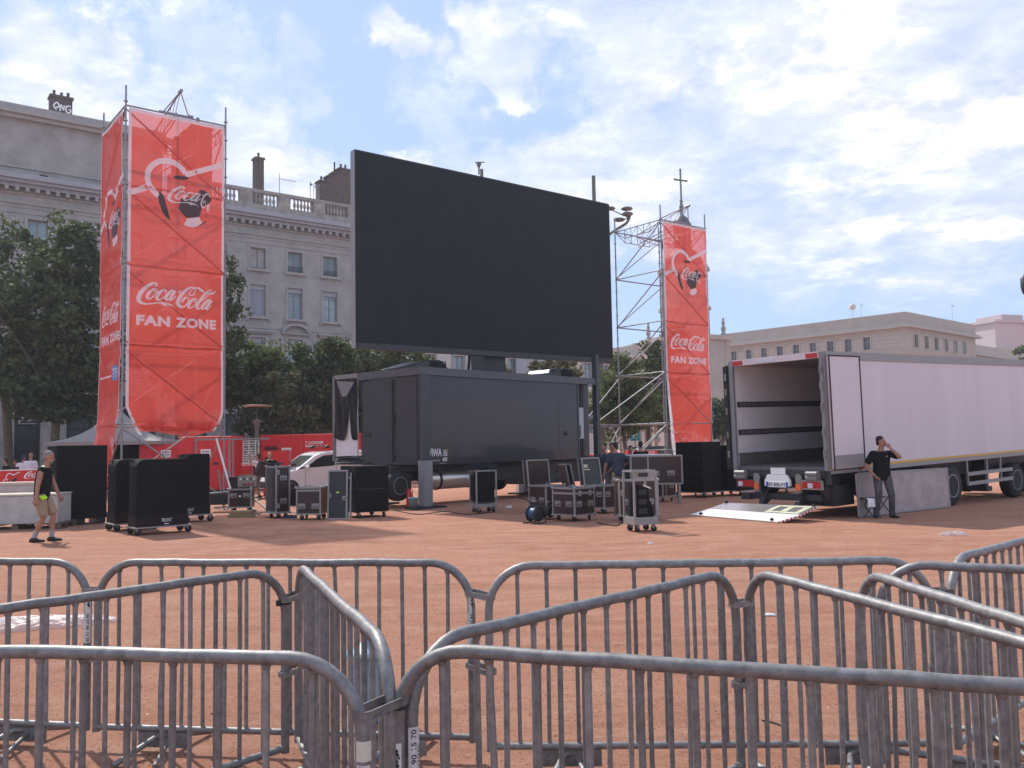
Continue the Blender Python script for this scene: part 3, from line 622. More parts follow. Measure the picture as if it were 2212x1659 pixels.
for y in LY:
    for z in rows[:3]:
        m = MB(); m.quad((.3,y-.62,z),(.3,y+.62,z),(.3,y+.62,z+2.15),(.3,y-.62,z+2.15)); wv = m.build('window', 'pane_dark', po); q = MB()
        for a, b, c, d in ((y-.85,y-.63,z-.15,z+2.35),(y+.63,y+.85,z-.15,z+2.35),(y-.63,y+.63,z+2.16,z+2.35),(y-.63,y+.63,z-.18,z-.01)): q.box(-.1, -.003, a, b, c, d)
        q.build('surround', 'sand_trim', wv)
        if y < 40: q = MB(); q.box(.22,.29,y-.04,y+.04,z,z+2.15); q.box(.22,.29,y-.62,y-.043,z+1.3,z+1.36); q.box(.22,.29,y+.043,y+.62,z+1.3,z+1.36); q.build('frame', 'frame_grey', wv)
for x in RX[:6]:
    for z in rows[:2]:
        m = MB(); m.quad((x-.75,.3,z),(x+.75,.3,z),(x+.75,.3,z+2.15),(x-.75,.3,z+2.15)); wv = m.build('window', 'pane' if x > 12 else 'pane_dark', po); q = MB()
        for a, b, c, d in ((x-1,x-.76,z-.15,z+2.35),(x+.76,x+1,z-.15,z+2.35),(x-.76,x+.76,z+2.16,z+2.35),(x-.76,x+.76,z-.18,z-.01)): q.box(a, b, -.1, -.003, c, d)
        q.build('surround', 'sand_trim', wv)
m = MB(); m.tube((-.5+1.5, 9.5, 22.3),(1., 9.5, 24.0),.06,6); m.ell((1.,9.5,24.4),(.55,.55,.55)); m.build('globe_lamp', 'pale_wall', po)
aerial(1.0, 8.0, 22.3, 2.6, .8).build('aerial', 'frame_grey', po); aerial(21.5, 1.0, 22.3, 3.6, .9).build('aerial', 'frame_grey', po)
# lower wing and pink tower on the far right
lw = thing('office_building', 'lower sand coloured wing at the right edge, past the big stone building', 'building', (64.92, 143.19, 0), .727)
m = MB(); ops = [(32.5+3.6*k-.7, 32.5+3.6*k+.7, 12.6, 14.6) for k in range(9)]; wall_open(m, 28.9, 64, 0, 16.9, ops, 1.5, .4); m.quad((28.9,1.5,16.9),(64,1.5,16.9),(64,20,16.9),(28.9,20,16.9)); m.quad((64,20,0),(28.9,20,0),(28.9,20,16.9),(64,20,16.9)); m.quad((64,1.5,0),(64,20,0),(64,20,16.9),(64,1.5,16.9)); m.build('wall', 'sand_stone', lw)
m = MB(); m.box(28.95, 64.3, .9, 20, 16.93, 17.4); m.box(28.95, 64, 1.4, 20, 17.403, 19.0); m.build('cornice', 'sand_trim', lw)
for k in range(9): x = 32.5+3.6*k; m = MB(); m.quad((x-.7,1.8,12.6),(x+.7,1.8,12.6),(x+.7,1.8,14.6),(x-.7,1.8,14.6)); m.build('window', 'pane_dark', lw)
q = D(2151, 735, 190); q2 = D(2230, 735, 190)
pt_ = thing('tower_block', 'pink rendered block rising behind the low wing at the far right', 'building', (q.x, 190, 0), .3)
m = MB(); m.box(0, 14, 0, 12, 0, 26.3); m.build('wall', 'pink_wall', pt_); m = MB(); m.box(-.5, 14.3, -.5, 12.3, 26.33, 26.9); m.box(3, 9, 1, 8, 26.903, 28.3); m.build('roof', 'pink_wall', pt_)
# penthouse block on the roof far left of the same street front
q = D(1400, 745, 196)
ph = thing('roof_house', 'pale rendered roof house on the stone building, left of the bell tower', 'building', (q.x-3.2, 196, 0), .2)
m = MB(); m.box(0, 9, 0, 8, 0, 23.4); m.build('wall', 'pink_wall', ph); m = MB(); m.box(-.3, 9.3, -.3, 8.3, 23.42, 23.8); m.build('roof', 'sand_trim', ph)

# ---------------------------------------------------------------- bell tower
q = D(1478, 450, 125)
bt = thing('bell_tower', 'stone church bell tower with dark dome and cross, behind the right red banner', 'tower', (q.x+.4, 125+4, 0), .45)
m = MB(); m.box(-4.4, 4.4, -4.4, 4.4, 0, 16.2); m.box(-4.9, 4.9, -4.9, 4.9, 16.22, 16.9); 
for z in [1+.9*k for k in range(17)]: m.box(3.7, 4.5, -4.5, -3.7, z, z+.78); m.box(-4.5, -3.7, -4.5, -3.7, z, z+.78)
m.build('base', 'sand_stone', bt)
m = MB(); 
for a, b, z0, z1 in ((2.85,2.85,16.9,20.9),(3.05,3.05,20.9,21.3),(2.8,2.8,21.3,26.7),(3.05,3.05,26.7,27.1),(2.9,2.9,27.1,27.4),(2.3,2.3,27.4,28.3)):
    m.prism([(a,-b+.7),(a,b-.7),(a-.7,b),(-a+.7,b),(-a,b-.7),(-a,-b+.7),(-a+.7,-b),(a-.7,-b)], z0+.01, z1)
for s in (-1, 1):
    for t_ in (-1, 1): m.lathe([(.35,20.95),(.3,21.2),(.3,26),(.4,26.3)], (s*2.35, t_*1.75, 0), 8)
m.build('shaft', 'sand_stone', bt)
m = MB(); m.lathe([(2.9,27.42),(2.95,28.2),(2.3,29.4),(1.4,30.1),(1.25,31.0),(1.45,31.1),(1.45,31.3),(1.25,31.4),(1.28,33.0),(1.3,33.5),(1.18,34.3),(.85,34.9),(.45,35.25),(.3,35.35)], (0,0,0), 20); m.build('dome', 'lead', bt)
m = MB(); m.lathe([(.3,35.3),(.22,36),(.32,36.3),(.35,36.7),(.2,37.0),(.2,37.4),(.28,37.5),(.12,37.8)], (0,0,0), 10); m.box(-.1,.1,-.1,.1,37.7,42.3); m.box(-1.05,1.05,-.09,.09,40.6,40.82)
for p in ((0,0,42.35),(-1.1,0,40.71),(1.1,0,40.71)): m.ell(p, (.17,.17,.17), 8, 6)
m.build('cross', 'bronze', bt)
m = MB()
for s in (-1, 1):
    for t_ in (-1, 1): m.lathe([(.45,16.92),(.42,17.2),(.2,17.4),(.36,17.8),(.3,18.2),(.14,18.4),(.26,18.7),(.2,19.0),(.1,19.1),(.18,19.3),(.05,19.6)], (s*3.9, t_*3.9, 0), 8)
m.build('stone_urn', 'facade_dirty', bt)

# ---------------------------------------------------------------- trees
rng = np.random.default_rng(11)
def tree(label, x, y, lobes, trunk, leaf='leaf_dark', n=5200, size=.15, group='plane trees around the square', name='plane_tree', clump=.62, tr=.22, cat='tree', base_fork=None):
    """lobes: list of (dx, dy, z, rx, ry, rz); leaves are small folded blades gathered in clumps through the volume"""
    t = thing(name, label, cat, (x, y, 0), 0, group)
    n = int(n*2.1); size *= .66; clump *= 1.15; lobes = [(l[0], l[1], l[2], l[3]*1.08, l[4]*1.05, l[5]*1.06) for l in lobes]
    vol = np.array([l[3]*l[4]*l[5] for l in lobes])**.72; cnt = (n*vol/vol.sum()).astype(int)
    P = []
    tips = []
    for l, c in zip(lobes, cnt):
        nc = max(6, c//75)
        u = rng.normal(size=(nc, 3)); u /= np.linalg.norm(u, axis=1)[:, None]; rad = rng.uniform(.2, 1.0, nc)**.55*rng.uniform(.78, 1.24, nc)
        cc = u*rad[:, None]*np.array(l[3:6])+np.array(l[:3]); tips += [tuple(q) for q in cc[:max(3, nc//6)]]
        cr = rng.uniform(.45, 1.15, nc)*clump
        idx = rng.integers(0, nc, c)
        v = rng.normal(size=(c, 3)); v /= np.linalg.norm(v, axis=1)[:, None]; v *= (rng.uniform(0, 1, c)**.5)[:, None]
        P.append(cc[idx]+v*cr[idx][:, None]*np.array([1, 1, .72]))
    P = np.concatenate(P); k = len(P)
    a = rng.normal(size=(k, 3)); a /= np.linalg.norm(a, axis=1)[:, None]; b = np.cross(a, rng.normal(size=(k, 3))); b /= np.linalg.norm(b, axis=1)[:, None]; c_ = np.cross(a, b)
    s = (size*rng.uniform(.6, 1.35, k))[:, None]
    V = np.empty((k, 6, 3)); V[:, 0] = P-a*s; V[:, 1] = P-a*s*.25+b*s*.62; V[:, 2] = P+a*s*.55+b*s*.5+c_*s*.2; V[:, 3] = P+a*s*1.0; V[:, 4] = P+a*s*.5-b*s*.55+c_*s*.2; V[:, 5] = P-a*s*.3-b*s*.6
    me = bpy.data.meshes.new('crown'); me.vertices.add(k*6); me.vertices.foreach_set('co', V.reshape(-1)); me.loops.add(k*6); me.polygons.add(k)
    me.loops.foreach_set('vertex_index', np.arange(k*6)); me.polygons.foreach_set('loop_start', np.arange(0, k*6, 6)); me.polygons.foreach_set('loop_total', np.full(k, 6)); me.update(calc_edges=True)
    me.materials.append(M[leaf]); o = bpy.data.objects.new('crown', me); COL.objects.link(o); o.parent = t
    m = MB(); fx, fy, fz = trunk
    pts = [(0,0,-.05), (fx*.15+rng.normal()*.05, fy*.2, fz*.35), (fx*.5, fy*.5, fz*.7), (fx, fy, fz)]
    m.path(catmull(pts, 3), [tr*1.25]+[tr*(1-.028*i) for i in range(1, 10)], 9)
    m.build('trunk', 'bark', t); m = MB()
    for j, q in enumerate(tips[:14]):
        st = np.array([fx, fy, fz*(.72+.28*rng.random())]); mid = st*.45+np.array(q)*.55+rng.normal(size=3)*.15-np.array([0, 0, .2]); 
        m.path(catmull([st, mid, q], 3), [tr*.42, tr*.38, tr*.33, tr*.26, tr*.18, tr*.12, tr*.06], 6)
    m.build('branch', 'bark', t); return t
tree('tall dark green tree covering the building at the left edge, its trunk out of view', -23.5, 41, [(0,0,8,3.8,2.5,3.2),(-1.2,0,11.2,2.4,2,1.6),(1.2,.5,5.5,2.4,2,1.6),(-2.5,0,5.5,2.5,2,1.8)], (-.5,0,6), n=7500)
tree('big dark green plane tree just left of the left red tower, forked trunk', -20.9, 40, [(-.2,0,7.6,2.3,2,2.6),(.9,.2,10.2,1.3,1.2,1.7),(.9,0,12.0,.7,.6,.9),(-1.2,0,5.2,2.0,1.8,1.3),(1.6,0,5.4,1.2,1.2,1.6),(.2,0,3.9,1.6,1.4,.9)], (.1,0,4.2), n=8600, size=.18)
tree('leafy branch tips of a tree hidden behind the left red tower, at its right side', -15.2, 41, [(1.6,0,9.0,1.1,1,1.6),(1.9,0,7.3,.95,1,.9),(0,0,6.5,2,1.6,2.2),(-2,0,6.6,1.6,1.6,2),(1.7,0,5.0,1.1,1,.9)], (0,0,4), n=5200)
tree('bushy green tree right of the left red tower, beside the round lamp disc', -13.6, 43, [(0,0,6.0,1.5,1.3,1.1),(.9,0,5.0,1.5,1.3,1.3),(1.9,0,5.8,.9,.9,1.0),(-.8,0,4.6,1.2,1.2,.9)], (.7,0,3.6), 'leaf_mid', n=3600, tr=.13, size=.15)
tree('thin olive toned young tree in front of the bushy ones, left of the white van', -12.3, 42, [(0,0,3.6,1.5,1.2,1.1),(1.1,0,4.3,1.3,1.1,1.3),(.3,0,2.4,1.2,1,.6),(2.0,0,3.0,1.1,1,.9)], (.5,0,2.6), 'leaf_dull', n=3600, size=.13, tr=.09, clump=.5)
tree('wide dark green tree between the white van and the open screen truck', -9.6, 44, [(0,0,6.0,1.6,1.3,1.1),(1.3,0,5.4,1.5,1.3,1.5),(0,0,4.2,1.7,1.4,1.4),(1.5,0,3.5,1.4,1.3,1.1),(-.6,0,2.6,1.2,1,.6),(.8,0,7.0,.6,.5,.6)], (.3,0,3.2), n=6200, size=.16)
tree('green tree whose top shows under the lower left corner of the screen', -6.9, 46, [(0,0,6.3,1.8,1.5,1.3),(1.2,0,5.4,1.7,1.5,1.3),(-1,0,5,1.5,1.2,1.2),(.3,0,4,1.9,1.5,1.2)], (.4,0,3.6), n=4200, size=.16, tr=.16)
tree('sparse tree with thin twigs seen under the middle of the screen', 2.0, 47, [(0,0,5.6,1.2,1,.9),(-2.6,0,5.5,.7,.6,.6),(1,0,5.4,1,1,.8),(-.4,0,4.4,1.5,1.2,.9)], (0,0,3.6), 'leaf_dull', n=1900, size=.14, clump=.42, tr=.13)
tree('fresh green tree between the screen truck and the right scaffold tower', 6.6, 52, [(0,0,5.2,1.3,1.2,1.5),(-.4,0,3.7,1.6,1.4,1.6),(.9,0,3.7,1.2,1.2,1.2),(0,0,6.4,.7,.6,.5)], (0,0,2.4), 'leaf_mid', n=4800, size=.15, tr=.14)
tree('tall dark tree seen through the bare frame of the right scaffold tower', 10.3, 58, [(0,0,6.2,1.6,1.4,2.4),(-1.3,0,4.2,1.7,1.5,1.6),(.8,0,4,1.2,1.2,1.8),(.6,0,8.2,.8,.7,1.0)], (0,0,2.6), n=6000, size=.17, tr=.17)
tree('small round tree between the right red banner and the white trailer', 16.7, 70, [(0,0,3.6,1.9,1.5,1.5),(.9,0,3.4,1.3,1.2,1.2),(-1,0,3.2,1.5,1.2,1.2)], (0,0,1.8), n=3000, size=.17, tr=.12)
tree('low dark trees in the distance under the right scaffold tower', 12.2, 75, [(0,0,4.5,2.6,1.5,1.4),(-2.5,0,4.4,2.2,1.4,1.5),(2,0,4.2,1.5,1.4,1.6)], (0,0,2.6), n=2600, size=.2, tr=.14)
tree('tip of a light green tree above the roof of the trailer at the right edge', 58.6, 100, [(0,0,9,2.4,2,2.2),(.6,0,11,1.2,1,1.2)], (0,0,5), 'leaf_mid', n=1500, size=.3, tr=.3)

# ================================================================== SCAFFOLD TOWERS
def scaffold(label, loc, rz, W, Dp, levels, zt, group='scaffold towers dressed with red banners', faces=('left', 'back', 'front', 'right')):
    t = thing('scaffold_tower', label, 'scaffold', (loc[0], loc[1], 0), rz, group)
    cor = {'fl': (0, 0), 'fr': (W, 0), 'bl': (0, Dp), 'br': (W, Dp)}
    for k, (x, y) in cor.items():
        m = MB(); m.lathe([(.026, .06), (.026, zt+.55)], (x, y, 0), 8); m.box(x-.08, x+.08, y-.08, y+.08, 0.0, .012); m.lathe([(.018,.01),(.018,.07)], (x, y, 0), 8)
        z = levels[-1]
        while z < zt+.4: m.lathe([(.026, z-.012), (.058, z-.008), (.058, z+.008), (.026, z+.012)], (x, y, 0), 8); z += (levels[0]-levels[1])/4
        m.build('post', 'galv_dull', t)
    def led(a, b, z, r=.024): m = MB(); A, B = cor[a], cor[b]; m.tube((A[0], A[1], z), (B[0], B[1], z), r, 7); m.build('ledger', 'galv_dull', t)
    def dia(a, za, b, zb): m = MB(); A, B = cor[a], cor[b]; m.tube((A[0], A[1], za), (B[0], B[1], zb), .022, 7); m.build('brace', 'galv_dull', t)
    for i, z in enumerate(levels):
        led('fl','bl',z); led('bl','br',z); led('fl','fr',z); led('fr','br',z)
        if i: dia('bl', z, 'fl', levels[i-1]-.1); dia('bl', z+.05, 'br', levels[i-1]-.1); dia('fr', z, 'fl', levels[i-1]-.1); dia('br', z, 'fr', levels[i-1]-.1)
    # lattice girders under the top level
    for a, b in (('bl','fl'), ('bl','br'), ('br','fr')):
        A, B = Vector((*cor[a], zt)), Vector((*cor[b], zt)); m = MB(); q = B-A
        lo = [A+q*.02+Vector((0,0,-.03)), A+q*.22+Vector((0,0,-.34)), A+q*.78+Vector((0,0,-.34)), A+q*.98+Vector((0,0,-.03))]
        m.path(lo, .015, 6)
        for k in range(5): s = .22+.14*k; m.tube(A+q*s, A+q*s+Vector((0,0,-.34)), .013, 6)
        for k in range(4): s = .22+.14*k; m.tube(A+q*(s+(.14 if k % 2 else 0)), A+q*(s+(0 if k % 2 else .14))+Vector((0,0,-.34)), .009, 5)
        m.build('lattice_girder', 'galv_dull', t)
    # hoist beam across the top with its tripod and chain
    ap = Vector((W*.5, -.25, zt+.62)); m = MB(); bk = Vector((W*.48, Dp, zt+.05))
    m.tube(bk, ap, .022, 7)
    if zt < 10: m.tube(Vector((.05, .1, zt+.04)), ap, .022, 7)
    lo0, lo1 = Vector((W*.5, .1, zt+.05)), bk+Vector((0,0,-.4)); m.tube(ap+(lo0-ap)*.9, lo1, .018, 6)
    for k in range(7): s = k/7; m.tube(ap+(bk-ap)*s, lo0+(lo1-lo0)*(s+.07), .009, 5)
    for x in (W*.5-.38, W*.5+.32): m.tube(ap, (x, .02, zt+.04), .017, 6)
    m.tube((W*.5-.5, 0.02, zt+.04), (W*.5+.42, .02, zt+.04), .03, 7); m.lathe([(.05,-.09),(.05,.09)], (ap.x, ap.y, ap.z), 8, 'y'); m.lathe([(.05,-.06),(.05,.06)], (W*.5+.38,.02,zt+.06), 8, 'x')
    m.build('hoist_beam', 'galv_dull', t)
    m = MB(); c0 = (W*.5, Dp*.45); m.tube((c0[0], c0[1], zt-.2), (c0[0], c0[1], .9), .008, 5); m.lathe([(.02,zt-.75),(.06,zt-.7),(.06,zt-.5),(.02,zt-.42)], (c0[0], c0[1], 0), 8)
    m.path([(c0[0]+.07*cos(a), c0[1], zt-.85+.07*sin(a)) for a in np.linspace(-.5, 4.2, 9)], .012, 5); m.build('hoist_chain', 'steel_dark', t)
    m = MB(); m.tube((W*.5, -.02, zt-.02), (W*.5, Dp, zt-.45), .02, 6); m.tube((0, Dp*.5, zt-.4), (W, Dp*.5, zt-.5), .02, 6); m.tube((0,Dp*.5,zt-.42),(c0[0],c0[1],zt-.7),.014,6); m.tube((W,Dp*.5,zt-.5),(c0[0],c0[1],zt-.7),.014,6); m.build('hoist_cross_beam', 'galv_dull', t)
    return t
def emblem(f, m_w, m_k, lift=.006):
    """heart shaped ring with football pieces; f(u,v,lift) in tracing units"""
    def rib(m, pts, wd, lf, k=6):
        c = [np.array(a, float)+(np.array(b, float)-np.array(a, float))*q/6 for a, b in zip(pts, pts[1:]) for q in range(7 if b is pts[-1] else 6)] if k == 0 else catmull(pts, k); n = len(c); vs = []
        for i in range(n):
            a = c[max(i-1, 0)]; b = c[min(i+1, n-1)]; dx, dy = b-a; L = math.hypot(dx, dy) or 1
            vs += [f(c[i][0]-dy/L*wd/2, c[i][1]+dx/L*wd/2, lf), f(c[i][0]+dy/L*wd/2, c[i][1]-dx/L*wd/2, lf)]
        m.add(vs, [(2*i, 2*i+1, 2*i+3, 2*i+2) for i in range(n-1)])
    def sk(l): return [(x, y-.13*(x-45)) for x, y in l]
    rib(m_w, sk([(1185,445),(1110,350),(1010,270),(900,220),(770,205),(640,225),(520,300),(440,410),(415,530),(430,640),(480,750),(560,840),(640,910)]), 108, lift)
    st = sk([(1170,470),(1240,455),(1500,375),(1750,300),(1990,225)]); rib(m_w, st, 108, lift+.0012, 0)
    st = sk([(45,872),(180,828),(420,742)]); rib(m_w, st, 112, lift+.0012, 0)
    def poly(m, pts, lf): tv, tf = tess(sk(pts), [tuple(range(len(pts)))], 70); m.add([f(x, y, lf) for x, y in tv], tf)
    poly(m_w, [(1212,1360),(1465,1330),(1532,1450),(1440,1520),(1350,1545),(1250,1530),(1155,1490)], lift)
    for p in ([(920,522),(1010,490),(1130,492),(1250,515),(1230,570),(1050,565),(960,550)], [(650,820),(740,885),(772,1000),(800,1110),(775,1270),(880,1410),(790,1330),(720,1240),(650,1060),(632,930)],
              [(1100,950),(1250,930),(1400,870),(1490,765),(1560,775),(1640,830),(1690,900),(1730,985),(1660,1060),(1530,1120),(1500,1220),(1465,1325),(1335,1345),(1205,1350),(1120,1260),(1045,1165),(1070,1050)],
              [(1400,1535),(1540,1455),(1630,1400),(1600,1450),(1500,1500)]): poly(m_k, p, lift+.0016)
def small_word(f, m, lift):
    def mp(x, v):                    # bends the short wordmark over the ball edge, in tracing units (y down)
        y = 800-v
        if x < 960: X = 815+x*.712; Y = 588+(y-140)*.60
        else: q = (x-960)/(1500-960); X = 1498+170*q+40*q*q; Y = 600+(y-140)*.60+90*q*q
        return X, Y
    F = lambda x, y, l: f(x, y, lift+l)
    S2 = STROKES[:6]+[[(1212,668,10),(1250,592,52),(1310,532,40),(1362,522,30),(1390,582,26),(1358,682,28),(1270,768,40),(1182,770,76),(1118,700,90),(1132,590,90),(1220,440,80),(1340,312,60),(1440,258,44),(1520,262,60),(1540,330,50)], [(x*.5+760, y+20, w_*.9) for x, y, w_ in STROKES[7]]]
    wordmark(m, F, S2, POLYS[:2], mp)
def graphics(parent, f, sc=1.):
    """f(u,z,lift): all printed marks of one tower banner; sc shrinks the layout for the smaller face"""
    zz = lambda z: z*sc-(.05 if sc < 1 else 0)
    white, blk = MB(), MB()
    wordmark(white, lambda u, v, l: f((.32+u*.001077)*sc, zz(5.555+v*.00106), .006+l))
    put_text(white, 'FAN', lambda u, v: f(u*sc, zz(v), .006), .32, 1.2, 5.09, 5.37, .05, 1.1, .12); put_text(white, 'ZONE', lambda u, v: f(u*sc, zz(v), .006), 1.35, 2.48, 5.09, 5.37, .05, 1.1, .12)
    F = lambda x, y, l: f((.07+(x-45)*.001342)*sc, zz(9.88-.0014*y), l)
    emblem(F, white, blk); small_word(lambda x, y, l: F(x, y, l), white, .012)
    white.build('white_lettering', 'banner_white', parent); blk.build('black_emblem', 'banner_black', parent)

def sheet(m, fL, fR, z0, z1, S, nu=28, nz=90, zb=None):
    vs = []; 
    for j in range(nz+1):
        for i in range(nu+1):
            s = i/nu; zlo = z0 if zb is None else zb(s); z = z1+(zlo-z1)*j/nz
            vs.append(S(fL(z)+(fR(z)-fL(z))*s, z, 0))
    m.add(vs, [(j*(nu+1)+i, (j+1)*(nu+1)+i, (j+1)*(nu+1)+i+1, j*(nu+1)+i+1) for j in range(nz) for i in range(nu)], True)
def strip(m, pts, S, lift=.004):        # pts: list of ((u,z),(u,z)) pairs
    vs = []
    for a, b in pts: vs += [S(a[0], a[1], lift), S(b[0], b[1], lift)]
    m.add(vs, [(2*i, 2*i+1, 2*i+3, 2*i+2) for i in range(len(pts)-1)])

TL = (-10.36, 23.23); TTH = .6628; TW, TD = 2.741, 2.44
lev = [11.09, 8.92, 6.75, 4.58, 2.41, .35]
tl = scaffold('tall scaffold tower at the left, wrapped on two sides in red banners', TL, TTH, TW, TD, lev, 11.09)
def relief(u, z, W, levels, amp=1.):
    r = .012*sin(2.1*u+.9*z)+.008*sin(5.3*u-1.7*z)
    for i in range(1, len(levels)):
        za, zb_ = levels[i-1]-.1, levels[i]; d = (z-(za+(zb_-za)*u/W))
        r += amp*.030*math.exp(-(d/.07)**2)*math.exp(-((z-(za+zb_)/2)/1.4)**4)
        r += amp*.034*math.exp(-((z-levels[i])/.05)**2)-.03*amp*math.exp(-((z-levels[i]+.19)/.14)**2)
        d2 = z-(zb_+(za-zb_)*u/W); r += amp*.012*math.exp(-(d2/.045)**2)*(.5 if i < 3 else 1)
    return r
def SF(u, z, l):                        # front banner surface
    belly = 0
    if z < 2.9: q = (2.9-z); belly = .30*q*q*sin(pi*min(1, max(0, u/TW)))+.05*sin(9*u+3*z)*q+.03*sin(17*u)*q
    return (u, -.045-relief(u, z, TW, lev)-belly-l, z)
fl_ = thing('hanging_banner', 'big red banner with white script and fan zone print, front of the left tower', 'banner', (TL[0], TL[1], 0), TTH, 'red tower banners')
Lf = lambda z: .07 if z > 2.9 else .07+.36*((2.9-z)/.8)**1.1
Rf = lambda z: 2.68 if z > 2.8 else 2.68-.36*((2.8-z)/.75)**1.6
m = MB(); sheet(m, Lf, Rf, 2.1, 11.02, SF, 34, 130, zb=lambda s: 2.12+.05*sin(7*s)+.10*(2*s-1)**2); m.build('cloth', 'banner', fl_)
m = MB(); zs = [11.02-8.9*k/80 for k in range(81)]
strip(m, [((Lf(z)-.005, z), (Lf(z)+.075, z)) for z in zs], SF); strip(m, [((Rf(z)-.06, z), (Rf(z)+.005, z)) for z in zs if z > 2.2], SF); strip(m, [((.07+2.61*k/30, 10.93), (.07+2.61*k/30, 11.03)) for k in range(31)], SF, .005); m.build('hem', 'banner_edge', fl_)
graphics(fl_, SF)
m = MB()                                # gathered cloth at the foot
for u, z, a, h in ((.62,2.34,.16,.08),(.85,2.42,.24,.12),(1.12,2.30,.22,.09),(1.32,2.28,.26,.07),(1.62,2.40,.26,.13),(1.9,2.36,.24,.13),(2.12,2.33,.20,.11),(2.3,2.42,.12,.10)):
    mb_ = [SF(u+a*cos(q)*(1+.2*sin(5*q)), z+h*sin(q), .015+.05*(1-r_)) for r_ in (1,) for q in np.linspace(0,2*pi,19)[:-1]]; top_ = [SF(u+a*.5*cos(q)+.02*sin(4*q), z+h*.55*sin(q), .085) for q in np.linspace(0,2*pi,19)[:-1]]; m.add(mb_+top_+[SF(u,z,.1)], [(i,(i+1)%18,18+(i+1)%18,18+i) for i in range(18)]+[(18+i,18+(i+1)%18,36) for i in range(18)], True)
m.build('gathered_cloth', 'banner', fl_)
def SL(u, z, l):                        # left banner surface, u runs to the right as the reader sees it
    b = TD-u; sway = 0
    if z < 2.9: q = 2.9-z; sway = .10*q*sin(3*b+z)+.06*q
    return (-.045-relief(u, z, TD, lev, .7)-sway-l, b, z)
ll_ = thing('hanging_banner', 'narrow looking red banner on the left side face of the left tower, tail blown loose', 'banner', (TL[0], TL[1], 0), TTH, 'red tower banners')
Ll = lambda z: .04 if z > 2.6 else .04-.16*min(1, (2.6-z)/.9)+.5*max(0, (1.7-z))/.8
Rl = lambda z: TD-.07 if z > 2.3 else TD-.07-1.45*((2.3-z)/1.35)**1.15
m = MB(); sheet(m, Ll, Rl, .93, 10.96, SL, 24, 120); m.build('cloth', 'banner', ll_)
m = MB(); zs = [10.96-10*k/90 for k in range(91)]; strip(m, [((Ll(z)-.004, z), (Ll(z)+.04, z)) for z in zs], SL); strip(m, [((Rl(z)-.05, z), (Rl(z)+.004, z)) for z in zs], SL); strip(m, [((.04+2.3*k/30, 10.88), (.04+2.3*k/30, 10.97)) for k in range(31)], SL, .005); m.build('hem', 'banner_edge', ll_)
graphics(ll_, SL, .93)
m = MB(); m.add([SL(u, z, .008) for u, z in ((1.62,3.62),(2.17,3.62),(2.17,4.02),(1.62,4.02))], [(0,1,2,3)]); bx_ = m.build('blue_logo_box', 'blue', ll_)
m = MB(); put_text(m, 'TF1', lambda u, v: SL(u, v, .011), 1.68, 2.3, 3.7, 3.95, .02); strip(m, [((.25+.13*k, 3.74), (.25+.13*k, 3.79)) for k in range(11)], SL, .009); m.build('lettering', 'banner_white', ll_)
m = MB(); 
for a0, r1, r2, cz in ((0,.1,.2,1.9), (1,.06,.1,1.95), (2,.04,.09,1.62)):
    m_ = [SL(1.45+r1*cos(a), cz+r2*sin(a), .01) for a in np.linspace(0, 2*pi, 17)]; m.path(m_, .008, 4)
m.build('outline_emblem', 'banner_white', ll_)
# right tower
TR_ = (5.533, 31.536); RTH = .6607; RW, RD = 2.474, 2.361; rlev = [9.8, 7.94, 6.08, 4.22, 2.36, .5]
tr_ = scaffold('scaffold tower right of the screen, bare steel on its left side', TR_, RTH, RW, RD, rlev, 9.8)
m = MB()
for a, b in (((0,RD,2.36),(-2.2,RD+.2,2.36)), ((0,RD,2.3),(-2.2,RD+.2,2.3)), ((0,RD,4.1),(-1.9,RD,2.4)), ((0,0,2.3),(-1.9,1.6,.05)), ((0,0,4.2),(-1.7,1.9,2.4)), ((0,RD,2.3),(-1.7,RD,.1)), ((0,0,1.4),(0,RD,1.4)), ((0,0,1.4),(RW,0,1.4)), ((-1.9,RD,0),(-1.9,RD,2.5))): m.tube(a, b, .024, 7)
m.build('side_brace', 'galv_dull', tr_)
def SR(u, z, l):
    back = 0
    if z < 5: back = .10*(5-z)/4*(u/RW)
    return (u+(.0 if z > 4.2 else .05*(4.2-z)), -.05-relief(u, z, RW, rlev, .5)-l+back, z)
rb_ = thing('hanging_banner', 'red banner with white script and fan zone print, on the right scaffold tower', 'banner', (TR_[0], TR_[1], 0), RTH, 'red tower banners')
RLf = lambda z: .05 if z > 4 else .05+.10*(4-z)/3.6+.14*max(0, 3.2-z)/2.8; RRf = lambda z: RW-.03+.02*sin(z*2.2)
m = MB(); sheet(m, RLf, RRf, .42, 9.75, SR, 26, 110); m.build('cloth', 'banner', rb_)
m = MB(); zs = [9.75-9.33*k/90 for k in range(91)]
strip(m, [((RLf(z)-.02-(.10*max(0, 4.2-z)/2 if z > 2.2 else .10), z), (RLf(z)+.06, z)) for z in zs], SR); strip(m, [((RRf(z)-.045, z), (RRf(z)+.004, z)) for z in zs], SR); strip(m, [((.05+2.39*k/30, 9.67), (.05+2.39*k/30, 9.76)) for k in range(31)], SR, .005); strip(m, [((.3+2.1*k/30, .42), (.3+2.1*k/30, .52)) for k in range(31)], SR, .005)
m.build('hem', 'banner_edge', rb_); graphics(rb_, SR, .903)
m = MB(); m.path([SR(.8+.28*cos(a), 1.45+.36*sin(a), .01) for a in np.linspace(0, pi, 14)], .01, 4); m.tube(SR(1.5,1.5,.01), SR(1.5,1.95,.01), .01, 4)
for r in (.1, .05): m.path([SR(2.02+r*cos(a), 1.62+1.5*r*sin(a), .01) for a in np.linspace(0, 2*pi, 14)], .01, 4)
m.build('outline_emblem', 'banner_white', rb_)

